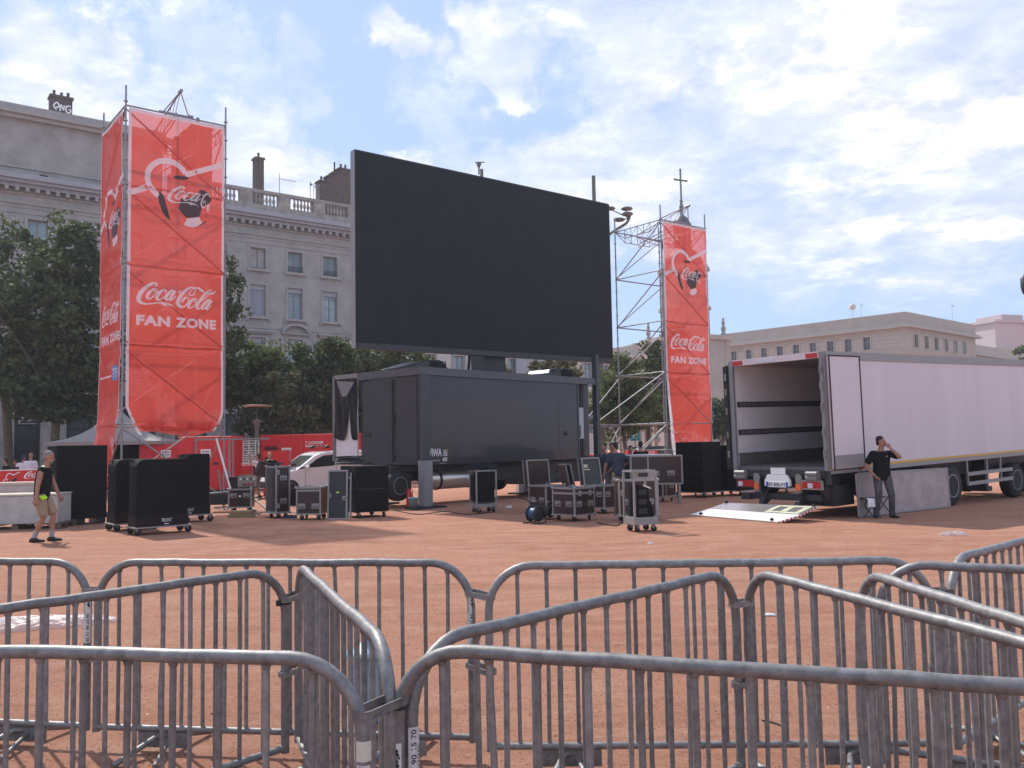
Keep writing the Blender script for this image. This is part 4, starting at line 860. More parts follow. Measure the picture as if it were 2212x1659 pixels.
# ================================================================== LED SCREEN on its truck
SCO = (-4.471, 24.976); STH = .6671; SW, SH, SB = 10.31, 5.80, 4.534
ls = thing('video_screen', 'huge blank black video wall raised on a mast above the grey truck', 'screen', (SCO[0], SCO[1], 0), STH)
m = MB(); m.box(0.0, SW, 0, .2, SB, SB+SH); m.build('housing', 'steel_dark', ls)
m = MB(); nx_, nz_ = 16, 9
m.box(.01, SW-.02, -.02, -.003, SB+.17, SB+SH-.03)
m.build('panel_face', 'screen', ls)
m = MB()
for k in range(1, 16): x = .01+(SW-.03)*k/16; m.box(x-.004, x+.004, -.0215, -.0203, SB+.175, SB+SH-.035)
for k in range(1, 9): z = SB+.17+(SH-.2)*k/9; m.box(.015, SW-.025, -.0212, -.0202, z-.003, z+.003)
m.build('module_seams', mat('seam_black', (.007, .009, .010), .7, 0, .2, 2), ls)
m = MB(); m.box(-.02, -.003, -.028, .2, SB, SB+SH)
for z in np.arange(SB+.4, SB+SH, .62): m.box(-.026, -.0205, .05, .09, z, z+.05)
m.build('side_rail', 'screen_side', ls)
m = MB(); m.box(.1, SW, -.025, -.003, SB, SB+.165); m.box(0, SW, -.02, .2, SB+SH+.003, SB+SH+.02); m.box(SW+.003, SW+.03, 0, .2, SB, SB+SH); m.build('frame_edge', 'steel_dark', ls)
m = MB(); m.box(SW/2-.45, SW/2+.45, .21, .9, 3.6, SB+4.6); m.box(SW/2-.3, SW/2+.3, .45, .8, 2.0, 3.6); m.build('mast', 'truck_grey2', ls)
m = MB(); m.path([(SW/2-1.0,.2,SB+.05),(SW/2-1.02,.25,SB-.5),(SW/2-.8,.5,SB-.9)], .05, 7); m.build('cable_loop', 'black', ls)

BXO = (-2.554, 24.048); BXT = .8185; BL_, BZ, BT_ = 7.95, 1.17, 3.86
lt = thing('stage_truck', 'charcoal grey truck body on support legs carrying the big screen, rear door open', 'truck', (BXO[0], BXO[1], 0), BXT)
m = MB(); m.box(0, 6.9, 0, .05, BZ, BT_-.17); m.box(0, .05, .053, 2.62, BZ, BT_-.17); m.box(0, 7.95, 2.0, 2.62, BZ, BT_-.173); m.box(7.0, 7.95, .35, 1.97, BZ+.003, BT_-.173); m.box(.053, 7.9, .06, 2.0, BZ, BZ+.06); m.box(0, 8.0, -.05, 2.66, BT_-.17, BT_)
m.build('body', 'truck_grey', lt, bevel=.015)
m = MB(); m.box(-.07, 8.03, -.075, -.053, BT_-.2, BT_+.02); m.box(-.075, -.053, -.05, 2.66, BT_-.2, BT_+.02); m.box(6.9, 6.96, -.02, .35, BZ, BT_-.172); m.build('roof_rail', mat('grey_rail', (.085, .092, .10), .45, .3, .1, 5), lt)
m = MB(); m.box(7.15, 7.62, .325, .347, 1.85, 2.9); m.build('window', 'lens_clear', lt); m = MB(); m.box(7.3, 7.42, .3, .323, 1.9, 2.3); m.box(6.98, 7.03, .28, .345, 1.9, 2.0); m.box(6.98, 7.03, .28, .345, 2.5, 2.6); m.build('door_latch', 'black', lt)  # pale plate paints the light reflected in the recess, no real window
m = MB()
for z0, z1 in ((1.35,1.45),(2.4,2.5),(3.45,3.55)): m.box(-.06,-.003,1.06,1.2,z0,z1)
m.tube((-.045,1.13,1.25),(-.045,1.13,3.6),.022,8); m.box(-.05,-.003,1.05,1.08,2.3,2.62); m.build('locking_bar', 'black', lt)
m = MB(); m.prism([(.1,1.25),(2.55,1.25),(2.55,3.62),(.1,3.62)], -.012, -.003, 'x'); m.build('end_panel', 'truck_grey2', lt)
m = MB(); m.path([(-.013,2.25+.14*cos(a),2.06+.07*sin(a)) for a in np.linspace(0,2*pi,13)], .02, 5); m.ell((-.012,2.25,2.06),(.02,.12,.055)); m.build('handle', 'black', lt)
m = MB(); m.ell((6.28,-.01,2.03),(.13,.02,.075)); m.build('handle', 'black', lt)
m = MB(); m.box(5.9,5.91,-.004,-.0025,1.4,3.3); m.box(5.9,6.7,-.004,-.0025,3.3,3.31); m.box(5.9,6.7,-.004,-.0025,1.4,1.41); m.build('hatch_seam', 'black', lt)
m = MB(); f2 = lambda u, v: (u, -.006, v)
put_text(m, 'VIWA', f2, .30, .80, 1.40, 1.62, .02, 1.0); put_text(m, '60', f2, .83, 1.0, 1.26, 1.38, .02); put_text(m, 'Mobile Video Wall', f2, .36, .72, 1.27, 1.31)
for i in range(3):
    for j in range(3):
        if (i, j) != (2, 2): m.lathe([(.022,-.008),(.022,-.005)], (.88+i*.055, 0, 1.43+j*.06), 10, 'y')
put_text(m, 'www.viwa.fr', f2, .72, .98, 1.195, 1.22); m.build('lettering', 'white_solid', lt)
m = MB(); m.lathe([(.03,-.009),(.03,-.006)], (1.0, 0, 1.565), 10, 'y'); m.build('yellow_dot', 'yellow', lt)
# open rear door hinged at the far edge, with a black sheet thrown over it
m = MB(); m.box(-.05, -.003, 2.75, 3.86, 1.32, 3.84); dr = m.build('rear_door', 'white_int', lt)
m = MB(); m.box(-.09,-.053,3.8,3.92,1.28,3.88); m.box(-.09,-.053,2.68,3.797,3.78,3.88); m.box(-.09,-.053,2.68,3.797,1.28,1.35); m.tube((-.1,3.86,1.3),(-.1,3.86,3.86),.02,8); m.build('door_frame', 'galv', dr)
m = MB(); nu, nz = 22, 26; vs = []
for j in range(nz+1):
    for i in range(nu+1):
        s = i/nu; y = 3.79-1.10*s; zt_ = 3.76-.01*s; zl = 2.02-.12*abs(sin(s*5.2))+.9*math.exp(-((s-.66)/.09)**2); z = zt_+(zl-zt_)*j/nz
        vs.append((-.075-.05*abs(sin(s*9+.6*j/nz))*(j/nz)**.5-.02*sin(s*23+z*4), y, z))
m.add(vs, [(j*(nu+1)+i, (j+1)*(nu+1)+i, (j+1)*(nu+1)+i+1, j*(nu+1)+i+1) for j in range(nz) for i in range(nu)], True)
m.build('black_sheet', mat('glossy_black_sheet', (.009, .009, .011), .5, 0, .3, 5, spec=.25), dr)
m = MB(); m.add([(-.16,3.62,3.7),(-.16,2.74,3.62),(-.2,3.05,3.22),(-.22,3.25,3.2)], [(0,1,2,3)]); m.build('bright_fold', 'plastic_film', dr)
# legs
for (x, y, w_, fz) in ((.13, -.07, .3, 0), (6.55, 2.15, .28, 0), (7.7, .2, .3, 0), (.5, 2.4, .26, 0)):
    m = MB(); m.box(x-w_/2, x+w_/2, y-.13, y+.13, .06, 1.3 if y < 1 and x < 5 else 1.25); 
    for z in np.arange(.3, 1.05, .12): m.box(x-.02, x+.02, y-.133, y-.1305, z, z+.05)
    lg = m.build('support_leg', 'galv_dull' if x < 7 else 'truck_grey', lt)
    m = MB(); m.box(x-.5, x+.5, y-.3, y+.3, 0, .05); m.build('foot_plate', 'rubber', lg)
cg_ = mat('column_grey', (.055, .062, .072), .45, .3, .1, 4); m = MB(); m.box(-.06, .2, -.2, -.078, 1.3, BT_-.22); m.build('leg_column', cg_, lt); m = MB(); m.box(7.82, 7.98, -.1, .08, 1.25, 4.7); m.build('leg_column', cg_, lt)
# chassis, tank, wheels, cab
m = MB(); m.box(-.6, 7.9, .75, .9, .72, .95); m.box(-.6, 7.9, 1.6, 1.75, .72, .95); m.box(-.6, 8.0, .5, 2.1, .98, 1.15); m.box(3.0,4.9,.35,.8,.62,1.0); m.box(4.3,5.2,.4,.9,.45,.9)
m.build('chassis', 'black', lt)
m = MB(); m.lathe([(.0,0.55),(.22,.56),(.27,.62),(.27,2.75),(.22,2.82),(0,2.83)], (0,.55,.72), 20, 'x'); tk = m.build('fuel_tank', 'tank', lt)
m = MB()
for x in (1.0, 2.35): m.lathe([(.285,x),(.285,x+.09)], (0,.55,.72), 20, 'x')
m.build('strap', 'black', tk)
m = MB(); m.box(.35,.55,.3,.42,.98,1.03); m.build('marker_light', 'orange', lt)
def wheel(parent, x, y, z, r, wd, sgn=-1, axis='y', rim='galv'):
    m = MB(); p = [(r*.56,-wd*.5),(r*.9,-wd*.5),(r*.98,-wd*.38),(r,-wd*.2),(r,wd*.2),(r*.98,wd*.38),(r*.9,wd*.5),(r*.56,wd*.5)]; m.lathe(p, (x,y,z), 28, axis)
    ty = m.build('tyre', 'rubber', parent); m = MB(); e = sgn*wd*.5
    m.lathe([(r*.60,e*.85),(r*.60,e*1.03),(r*.54,e*1.03),(r*.49,e*.55),(r*.40,e*.25),(r*.2,e*.2),(r*.19,e*.75),(r*.1,e*.85),(0.001,e*.86)], (x,y,z), 24, axis)
    for k in range(8):
        a = 2*pi*k/8; q = (r*.27*cos(a), r*.27*sin(a)); c = (x+q[0], y+e*.3, z+q[1]) if axis == 'y' else (x+e*.3, y+q[0], z+q[1]); m.ell(c, (.02,.02,.02), 6, 4)
    m.build('rim', rim, ty); return ty
wheel(lt, -.35, .55, .62, .42, .28); wheel(lt, -.35, 2.1, .62, .42, .28, 1); wheel(lt, 5.2, .42, .62, .42, .28); wheel(lt, 5.2, 2.1, .62, .42, .28, 1)
m = MB(); m.prism([(5.75,.42),(7.35,.42),(7.45,.6),(7.45,1.16),(5.2,1.16),(5.45,1.1),(5.65,.9)], .3, 2.3, 'y'); m.build('cab_skirt', 'truck_grey2', lt, bevel=.03)
m = MB(); m.box(6.1,6.9,.27,.297,.5,.62); m.box(6.1,6.9,.27,.297,.75,.85); m.build('step', 'black', lt)
m = MB(); m.box(-.9,-.75,.6,2.0,.75,.95); m.build('rear_bumper', 'galv', lt)
for x0, rz_, L_ in ((.35, 0, 2.0), (6.2, .0, 1.7)):
    fb = thing('tarpaulin_roll', 'folded black tarpaulin on the %s end of the grey truck roof' % ('left' if x0 < 1 else 'right'), 'tarpaulin', tuple(Matrix.Rotation(BXT, 3, 'Z') @ Vector((x0, 1.0, BT_+.02))+Vector((BXO[0], BXO[1], 0))), BXT, 'folded black tarpaulins on the truck roof')
    m = MB(); nu, nz = 20, 8; vs = []
    h = .3 if x0 < 1 else .34
    m.prism([(0,0),(-.35 if x0 < 1 else -1.3,.03),(.1,.16),(.55 if x0<1 else .3,h-.02),(.9,h),(1.05,h-.05),(1.25,.02)], -.5, .75, 'y'); m.build('folded_cloth', mat('glossy_tarpaulin', (.016,.02,.021), .3, 0, .3, 3, .5, 6), fb, bevel=.04)
    m = MB()
    for k in range(8): m.tube((.55+.08*k,-.52,.03),(.5+.08*k,-.52,h-.03),.018,5)
    m.build('fold_edge', 'black', fb)
# white light-meter mast and pole and lamps that rise behind the screen
q = D(1038, 385, 60); pl = thing('weather_mast', 'thin mast with a small cup shaped head, rising behind the middle of the screen top', 'mast', (q.x, 60, 0))
m = MB(); m.lathe([(.07,0),(.06,20.4)], (0,0,0), 8); m.build('pole', 'lamp_alu', pl); m = MB(); m.box(-.02,.2,-.05,.05,20.2,20.9); m.lathe([(.05,20.5),(.06,21.0),(.14,21.15),(.18,21.3),(.05,21.34)], (-.1,0,0), 10); m.box(-.36,.3,-.04,.04,21.35,21.41); m.build('head', 'lamp_alu', pl)
q = D(1282, 380, 60); pl = thing('flag_pole', 'plain dark pole standing up behind the right part of the screen top', 'pole', (q.x, 60, 0)); m = MB(); m.lathe([(.16,0),(.13,q.z)], (0,0,0), 10); m.build('pole', 'lamp_alu', pl)
q = D(1310, 480, 60); pl = thing('street_lamp', 'curved street lamp with several saucer heads, at the right upper corner of the screen', 'street lamp', (q.x-.6, 60, 0))
m = MB(); m.lathe([(.16,0),(.12,14)], (0,0,0), 10); m.path(catmull([(0,0,14),(.3,0,15.6),(1.2,0,16.4),(2.0,0,16.9),(2.3,0,17.6)],5), .1, 8); m.build('pole', 'lamp_alu', pl)
for i, (px, py) in enumerate(((1352,455),(1354,464),(1338,474),(1318,447))):
    c = D(px, py, 60); m = MB(); m.ell((c.x-q.x+.6, .3*i-.5, c.z), (.42,.3,.15), 14, 8); m.tube((2.1,0,17.0+.1*i),(c.x-q.x+.5,.3*i-.5,c.z),.04,6); m.build('lamp_head', 'lamp_alu', pl)
q = D(2205, 615, 40); pl = thing('street_lamp', 'black lantern street lamp cut by the right edge of the photo', 'street lamp', (q.x+.22, 40, 0))
m = MB(); m.lathe([(.13,0),(.1,1),(.07,q.z-.6)], (.9,0,0), 10); m.path(catmull([(.9,0,q.z-.6),(.9,0,q.z+1.2),(.5,0,q.z+1.5),(0,0,q.z+.7)],5),.04,6); m.build('pole', 'iron', pl); m = MB(); m.lathe([(.0,.55),(.06,.5),(.1,.4),(.2,.3),(.21,-.1),(.16,-.35),(.07,-.5),(.0,-.52)], (0,0,q.z), 12); m.build('lantern', 'iron', pl)
q = D(555, 877, 36); pl = thing('street_lamp', 'grey lamp post with a flat tan disc on top, behind the white shirted man', 'street lamp', (q.x, 36, 0))
m = MB(); m.lathe([(.13,0),(.09,2.3),(.07,q.z-.5)], (0,0,0), 10); m.lathe([(.07,q.z-1.0),(.17,q.z-.65),(.18,q.z-.6),(.05,q.z-.55)], (0,0,0), 10); m.tube((0,0,q.z-.5),(0,0,q.z-.02),.02,6); m.build('pole', 'lamp_alu', pl); m = MB(); m.lathe([(.05,q.z-.02),(.58,q.z-.02),(.60,q.z+.01),(.3,q.z+.05),(0.001,q.z+.06)], (0,0,0), 28); m.build('reflector_disc', 'disc', pl)

# ================================================================== WHITE TRAILER
TO = (6.672, 18.532); TTH2 = .6443; TP = .023; HB = 2.55
tr = thing('semi_trailer', 'long white box trailer with its rear doors open, at the right', 'trailer', (TO[0], TO[1], 0), TTH2)
tr.rotation_euler = Matrix.Rotation(TTH2, 3, 'Z').to_4x4().to_euler()
tr.matrix_world = Matrix.Translation((TO[0], TO[1], 0)) @ Matrix.Rotation(TTH2, 4, 'Z') @ Matrix.Rotation(-TP, 4, 'Y')
LT = 13.2; zb, zt = 1.04, 3.55; W_ = 2.5
m = MB(); m.box(0.05, LT, 0, .05, zb, zt-.06); m.box(LT-.05, LT, .053, W_-.003, zb, zt-.06); m.box(.05, LT, W_-.05, W_, zb, zt-.06); m.build('side_wall', 'white_paint', tr)
m = MB(); m.box(.052, LT-.06, .052, .07, zb+.06, zt-.12); m.box(.052, LT-.06, W_-.07, W_-.052, zb+.06, zt-.12); m.box(LT-.08, LT-.06, .073, W_-.073, zb+.06, zt-.12); m.build('inner_liner', 'white_int', tr)
m = MB(); m.box(.0, LT, -.012, W_+.012, zt-.055, zt); m.build('roof', 'alu_mat', tr)
m = MB(); m.box(1.2, LT+.02, -.02, -.003, zt-.17, zt+.01); m.box(.02,1.197,-.02,-.003,zt-.09,zt+.01); m.box(0.02, LT+.02, -.012, -.003, zb-.09, zb+.0); m.build('side_rail', 'alu_mat', tr)
m = MB(); m.box(0.02, LT, -.016, -.0125, zb+.01, zb+.06); m.build('reflective_strip', 'yellow', tr)
m = MB(); m.box(.06, LT-.06, .08, W_-.08, zb-.02, zb+.055); m.build('floor', mat('grey_floor', (.16,.15,.145), .5, .2, .2, 6), tr)
m = MB(); m.box(.1, LT-.1, W_-.09, W_-.073, zb+.06, zb+.36); m.box(.1, LT-.1, .073, .09, zb+.06, zb+.36); m.build('kick_plate', mat('kick_plate_grey', (.2,.19,.18), .5, .4, .15, 5), tr)
for z in (1.88, 2.53):
    for y0, y1, s in ((W_-.085, W_-.0725, 1), (.0725, .085, -1)):
        m = MB(); m.box(.12, LT-.1, y0, y1, z-.065, z+.065); rl = m.build('lashing_rail', 'steel_dark', tr)
        m = MB(); x = .2
        while x < LT-.3 and s == 1: m.box(x, x+.035, y0-.003, y0-.0005, z-.04, z+.04); x += .075
        if m.v: m.build('slots', 'galv_dull', rl)
# rear frame
dpm = mat('door_post_grey', (.26, .27, .28), .5, .2, .04, 3)
m = MB(); m.box(-.03, .045, -.01, .10, zb-.02, zt); m.build('door_post', dpm, tr); m = MB(); m.box(-.03, .045, W_-.10, W_+.01, zb-.02, zt); m.build('door_post', dpm, tr)
m = MB(); m.box(-.035, .06, .103, W_-.103, zt-.13, zt+.01); m.build('header', 'white_paint', tr)
m = MB(); m.box(-.06,-.0355,.13,.4,zt-.12,zt-.02); m.build('marker_light', 'red_lamp', tr); m = MB(); m.box(-.06,-.0355,W_-.4,W_-.13,zt-.12,zt-.02); m.build('marker_light', 'red_lamp', tr); m = MB(); m.box(-.05,-.0355,W_/2-.02,W_/2+.45,zt-.11,zt-.03); m.build('marker_light', 'lens_clear', tr)
m = MB(); m.box(-.035, .05, .103, W_-.103, zb-.17, zb-.02); m.box(0,.05,.0,.1,zb-.3,zb-.03); m.build('rear_sill', 'steel_dark', tr)
# near door folded flat against the side
m = MB(); m.box(.05, 1.2, -.085, -.03, zb+.02, zt-.1); dr = m.build('rear_door', 'white_paint', tr)
m = MB(); m.box(.03,.065,-.1,-.0855,zb-.01,zt-.08); m.box(1.185,1.21,-.1,-.0855,zb-.01,zt-.08); m.box(.068,1.182,-.1,-.0855,zb-.01,zb+.012); m.box(.068,1.182,-.1,-.0855,zt-.105,zt-.08); m.build('rubber_seal', 'rubber', dr)
m = MB(); m.box(.08,1.17,-.092,-.0853,zb+.035,zb+.3); m.build('scuff_plate', 'alu_mat', dr)
# far door seen edge on, with locking gear
m = MB(); m.box(-.06, .08, W_+.013, W_+.075, zb-.02, zt-.1); m.box(-.09,-.04,W_+.02,W_+.13,zb,zt-.12); fd = m.build('rear_door', 'rubber', tr)
for z in (1.3, 1.75, 2.3, 2.75, 3.1): 
    for y in (W_-.02, .04): m = MB(); m.box(-.105,-.035,y-.02+.08*(y>1),y+.03+.08*(y>1),z,z+.16); m.build('hinge', 'galv', tr)
m = MB(); m.tube((-.06,.015,zb),(-.06,.015,zt-.1),.014,6); m.build('locking_bar', 'galv', tr)
# interior load
m = MB(); m.lathe([(.0,-.14),(.5,-.14),(.52,-.08),(.52,.08),(.5,.14),(0,.14)], (3.9, 1.15, zb+.6), 28, 'x'); sp = m.build('spare_reel', 'case_black', tr)
tag(sp); 
# under-run gear
m = MB(); m.box(.2, LT-.5, .55, .75, .55, .95); m.box(.2, LT-.5, 1.75, 1.95, .55, .95); m.box(.1,.6,.2,W_-.2,.66,.9); m.box(2.0,4.7,.3,2.2,.35,.85); m.build('chassis', 'black', tr)
for y, n_ in ((.48, 1), (2.2, 2)):
    m = MB(); m.box(-.09, -.04, y-.34, y+.2, .62, .82); lc = m.build('lamp_cluster', 'alu_mat' if n_ == 1 else 'steel_dark', tr)
    m = MB(); m.box(-.11,-.0905,y-.30,y+.14,.65,.79); m.build('tail_light', 'red_lamp', lc); m = MB(); m.box(-.114,-.1105,y-.12 if n_==1 else y-.0,y-.0 if n_==1 else y+.12,.655,.76); m.build('reverse_lens', 'lens_clear', lc)
for y in (.38, 2.28):
    m = MB(); m.box(-.12,-.03,y-.18,y-.155,.83,1.02); m.box(-.12,-.03,y+.13,y+.155,.83,1.02); m.lathe([(.055,-.15),(.055,.12)], (-.1,y,.96), 12, 'y'); m.lathe([(.055,-.15),(.055,.12)], (-.1,y,.87), 12, 'y'); m.build('buffer_roller', 'galv', tr)
m = MB(); m.prism([(.92,.68),(1.58,.68),(1.58,.8),(1.5,.93),(1.0,.93),(.92,.8)], -.12, -.06, 'x'); m.box(-.1,-.06,1.05,1.42,.94,1.08); pb2 = m.build('plate_holder', 'white_solid', tr)
m = MB(); m.box(-.135,-.1205,.96,1.53,.655,.775); pl8 = m.build('number_plate', 'plate_white', tr)
m = MB(); m.box(-.138,-.1355,1.475,1.53,.655,.775); m.box(-.138,-.1355,.96,1.015,.655,.775); m.build('blue_band', 'blue', pl8)
m = MB(); put_text(m, 'EY-836-VY', lambda u, v: (-.1395, 1.46-u, v), 0, .44, .675, .755, .02); m.build('characters', 'ink', pl8)
for y in (.72, 1.82):
    m = MB(); m.box(-.1,-.04,y-.06,y+.06,.55,.95); m.path([(-.08,y+.07*cos(a),.85+.07*sin(a)) for a in np.linspace(0,2*pi,11)], .022, 6); bk_ = m.build('tow_bracket', 'galv', tr)
    m = MB(); m.box(-.12,-.1005,y-.06,y+.06,.6,.73); m.build('orange_reflector', 'orange', bk_)
# tail lift arms and platform lying on the ground
for y in (.75, 1.68):
    m = MB(); m.prism([(.35,.80),(.45,.55),(-.05,.24),(-.16,.24),(-.14,.36)], y-.06, y+.06, 'y'); m.build('lift_arm', 'steel_dark', tr)
m = MB(); m.box(.05,.15,.3,2.1,.36,.50); m.box(.0,.2,2.1,2.35,.34,.50); m.build('lift_cross_tube', 'truck_grey2', tr)
P4 = [G(1491,1111,.03), G(1680,1127,.03), G(1765,1093,.30), G(1567,1086,.27)]; mid1 = G(1531,1099,.15); mid2 = G(1728,1112,.17)
iv = tr.matrix_world.inverted()
def pn(a, b, c, d, th=.045):
    m = MB(); tv = [iv @ p for p in (a, b, c, d)]; bv = [iv @ (p-Vector((0, 0, th if p.z > .05 else .02))) for p in (a, b, c, d)]
    m.add(tv+bv, [(0,1,2,3),(7,6,5,4),(0,4,5,1),(1,5,6,2),(2,6,7,3),(3,7,4,0)]); return m
pn(P4[0], P4[1], mid2, mid1).build('lift_platform', mat('platform_lip_glare', (.78, .77, .74), .4, .35, .06, 8, .1, 60), tr); up_ = [p+Vector((0,0,.002)) for p in (mid1, mid2)]  # near half coloured lighter, the sun glare is put into its material
pn(up_[0], up_[1], P4[2], P4[3]).build('lift_platform', 'ramp_alu', tr)
def onp(s, t, l=.006): a = mid1+(mid2-mid1)*s; b = P4[3]+(P4[2]-P4[3])*s; return iv @ (a+(b-a)*t+Vector((0,0,l)))
m = MB(); 
for (s0,s1,t0,t1) in ((.62,.97,.05,.2),(.62,.97,.75,.9),(.62,.67,.22,.73),(.92,.97,.22,.73),(.76,.82,.22,.73)): m.add([onp(s0,t0), onp(s1,t0), onp(s1,t1), onp(s0,t1)], [(0,1,2,3)])
m.build('floor_marking', 'yellow_paint', tr)
for nm_, mt_ in (('red_stripes', 'red_lamp'), ('white_stripes', 'white_solid')):
    m = MB()
    for k in range(22):
        if k % 2 == (nm_ == 'red_stripes'): continue
        a = P4[1].lerp(mid2, min(1, k/11)) if k < 11 else mid2.lerp(P4[2], (k-11)/11); b = P4[1].lerp(mid2, min(1, (k+1)/11)) if k < 11 else mid2.lerp(P4[2], (k-10)/11)
        e = Vector((.006,-.004,0)); m.add([iv @ (a+e-Vector((0,0,.004))), iv @ (b+e-Vector((0,0,.004))), iv @ (b+e-Vector((0,0,.04))), iv @ (a+e-Vector((0,0,.04)))], [(0,1,2,3)])
    m.build(nm_, mt_, tr)
for p in (P4[0].lerp(P4[1], .12).lerp(mid1, .12), P4[0].lerp(P4[1], .9).lerp(mid2, .12), P4[3].lerp(P4[2], .01), P4[3].lerp(P4[2], .97)):
    m = MB(); m.ell(iv @ (p+Vector((0,0,.02))), (.05,.035,.03), 8, 5); m.build('rubber_stop', 'rubber', tr)
wheel(tr, 5.12, .14, .37, .48, .3); wheel(tr, 5.12, 2.3, .37, .48, .3, 1)
for x in (8.95, 10.1): wheel(tr, x, .3, .28, .47, .3); wheel(tr, x, 2.1, .28, .47, .3, 1)
m = MB()
for z in (.36, .60): m.box(5.86, 8.3, -.03, -.0, z-.03, z+.06)
for x in (5.9, 6.95, 7.7): m.box(x, x+.05, .003, .04, .33, .95)
m.build('side_guard', 'alu_mat', tr)
m = MB(); m.box(7.35,7.5,.25,.6,.2,.9); m.box(7.28,7.58,.2,.65,.08,.2); m.build('landing_leg', 'steel_dark', tr)
m = MB(); m.box(1.12,1.2,-.06,-.0,zb-.06,zb+.02); m.build('marker_light', 'orange', tr)
m = MB(); m.lathe([(.16,0),(.18,.02),(.18,.42),(.16,.46)], (.35,.35,.3), 12); m.box(.25,1.0,.1,.9,.25,.7); m.build('tool_box', 'black', tr)
# aluminium skirt panel leaning on the trailer
sp_ = thing('side_panel', 'scuffed pinkish aluminium panel leaning on the trailer behind the standing man', 'panel', (TO[0], TO[1], 0), TTH2)
m = MB(); x0, x1 = .76, 4.64; a = [(x0,-.16,.01),(x1,-.16,.01),(x1,-.13,.955),(x0,-.13,.93)]; m.add(a+[(p[0],p[1]+.045,p[2]) for p in a], [(0,1,2,3),(7,6,5,4),(0,4,5,1),(1,5,6,2),(2,6,7,3),(3,7,4,0)]); m.build('sheet', 'panel_alu', sp_)
m = MB()
for (u0,u1,v0,v1) in ((x0,x1,0,.03),(x0,x1,.9,.945),(x0,x0+.09,.032,.898),(x0+.12,x0+.17,.032,.898),(x1-.05,x1,.032,.898)):
    F = lambda u, v: (u, -.166+.03*v/.94, .012+v); m.add([F(u0,v0),F(u1,v0),F(u1,v1),F(u0,v1)], [(0,1,2,3)])
m.build('rim', 'alu_mat', sp_)
m = MB()
for k in range(30): u = x0+.3+k*.125; m.lathe([(.012,-.004),(.006,0)], (u, -.118, .885), 6, 'y')
m.build('rivet_row', 'steel_dark', sp_)

# ================================================================== FLIGHT CASES
def castor(parent, x, y, r=.055, h=.13, rz=.4):
    m = MB(); m.T = Matrix.Translation((x, y, 0)) @ Matrix.Rotation(rz, 4, 'Z')
    m.lathe([(.0,-.022),(r*.8,-.022),(r,-.012),(r,.012),(r*.8,.022),(0,.022)], (.02, 0, r), 14, 'y'); w_ = m.build('castor', 'rubber', parent)
    m = MB(); m.T = Matrix.Translation((x, y, 0)) @ Matrix.Rotation(rz, 4, 'Z')
    m.prism([(-.03,h),(.045,h),(.035,r),(.005,r)], -.034, -.026, 'y'); m.prism([(-.03,h),(.045,h),(.035,r),(.005,r)], .026, .034, 'y'); m.box(-.05,.055,-.045,.045,h-.008,h)
    m.build('fork', 'galv', w_); return w_
def handle(parent, P, along, out, w_=.17, h=.12):
    """recessed butterfly handle: P centre, along = width direction, out = outward normal"""
    a, o, u = Vector(along), Vector(out), Vector((0, 0, 1)); P = Vector(P)
    def bx(m, w0, w1, z0, z1, d0, d1):
        pts = [P+a*x+u*z+o*d for d in (d0, d1) for z in (z0, z1) for x in (w0, w1)]
        m.add(pts, [(0,1,3,2),(4,6,7,5),(0,4,5,1),(2,3,7,6),(0,2,6,4),(1,5,7,3)])
    m = MB(); t = .022
    bx(m,-w_/2,w_/2,-h/2,-h/2+t,0.001,.012); bx(m,-w_/2,w_/2,h/2-t,h/2,0.001,.012); bx(m,-w_/2,-w_/2+t,-h/2+t,h/2-t,0.001,.012); bx(m,w_/2-t,w_/2,-h/2+t,h/2-t,0.001,.012)
    bx(m,-w_/2+.035,w_/2-.035,-.012,.012,.014,.028); bx(m,-w_/2+t,w_/2-t,.014,h/2-t,.001,.006)
    return m.build('handle', 'alu_mat', parent)
def latch(parent, P, along, out):
    a, o, u = Vector(along), Vector(out), Vector((0, 0, 1)); P = Vector(P); m = MB()
    pts = [P+a*x+u*z+o*d for d in (.001, .012) for z in (-.06, .06) for x in (-.05, .05)]
    m.add(pts, [(0,1,3,2),(4,6,7,5),(0,4,5,1),(2,3,7,6),(0,2,6,4),(1,5,7,3)]); m.ell(P+o*.014, (.028,.028,.028), 8, 5); return m.build('latch', 'alu_mat', parent)
def edges(m, x0, x1, y0, y1, z0, z1, w_=.03, p=.006):
    for (a0, a1) in ((x0, 0), (x1, 1)):
        for (b0, b1) in ((y0, 0), (y1, 1)):
            m.box(a0-(p if not a1 else w_), a0+(w_ if not a1 else p), b0-(p if not b1 else w_), b0+(w_ if not b1 else p), z0-p, z1+p)
    for z, up in ((z0, 0), (z1, 1)):
        q0, q1 = (z-p*.9, z+w_) if not up else (z-w_, z+p*.9)
        for y, s in ((y0, 0), (y1, 1)): m.box(x0+w_+.001, x1-w_-.001, y-(p*.9 if not s else w_), y+(w_ if not s else p*.9), q0, q1)
        for x, s in ((x0, 0), (x1, 1)): m.box(x-(p*.9 if not s else w_), x+(w_ if not s else p*.9), y0+w_+.001, y1-w_-.001, q0, q1)
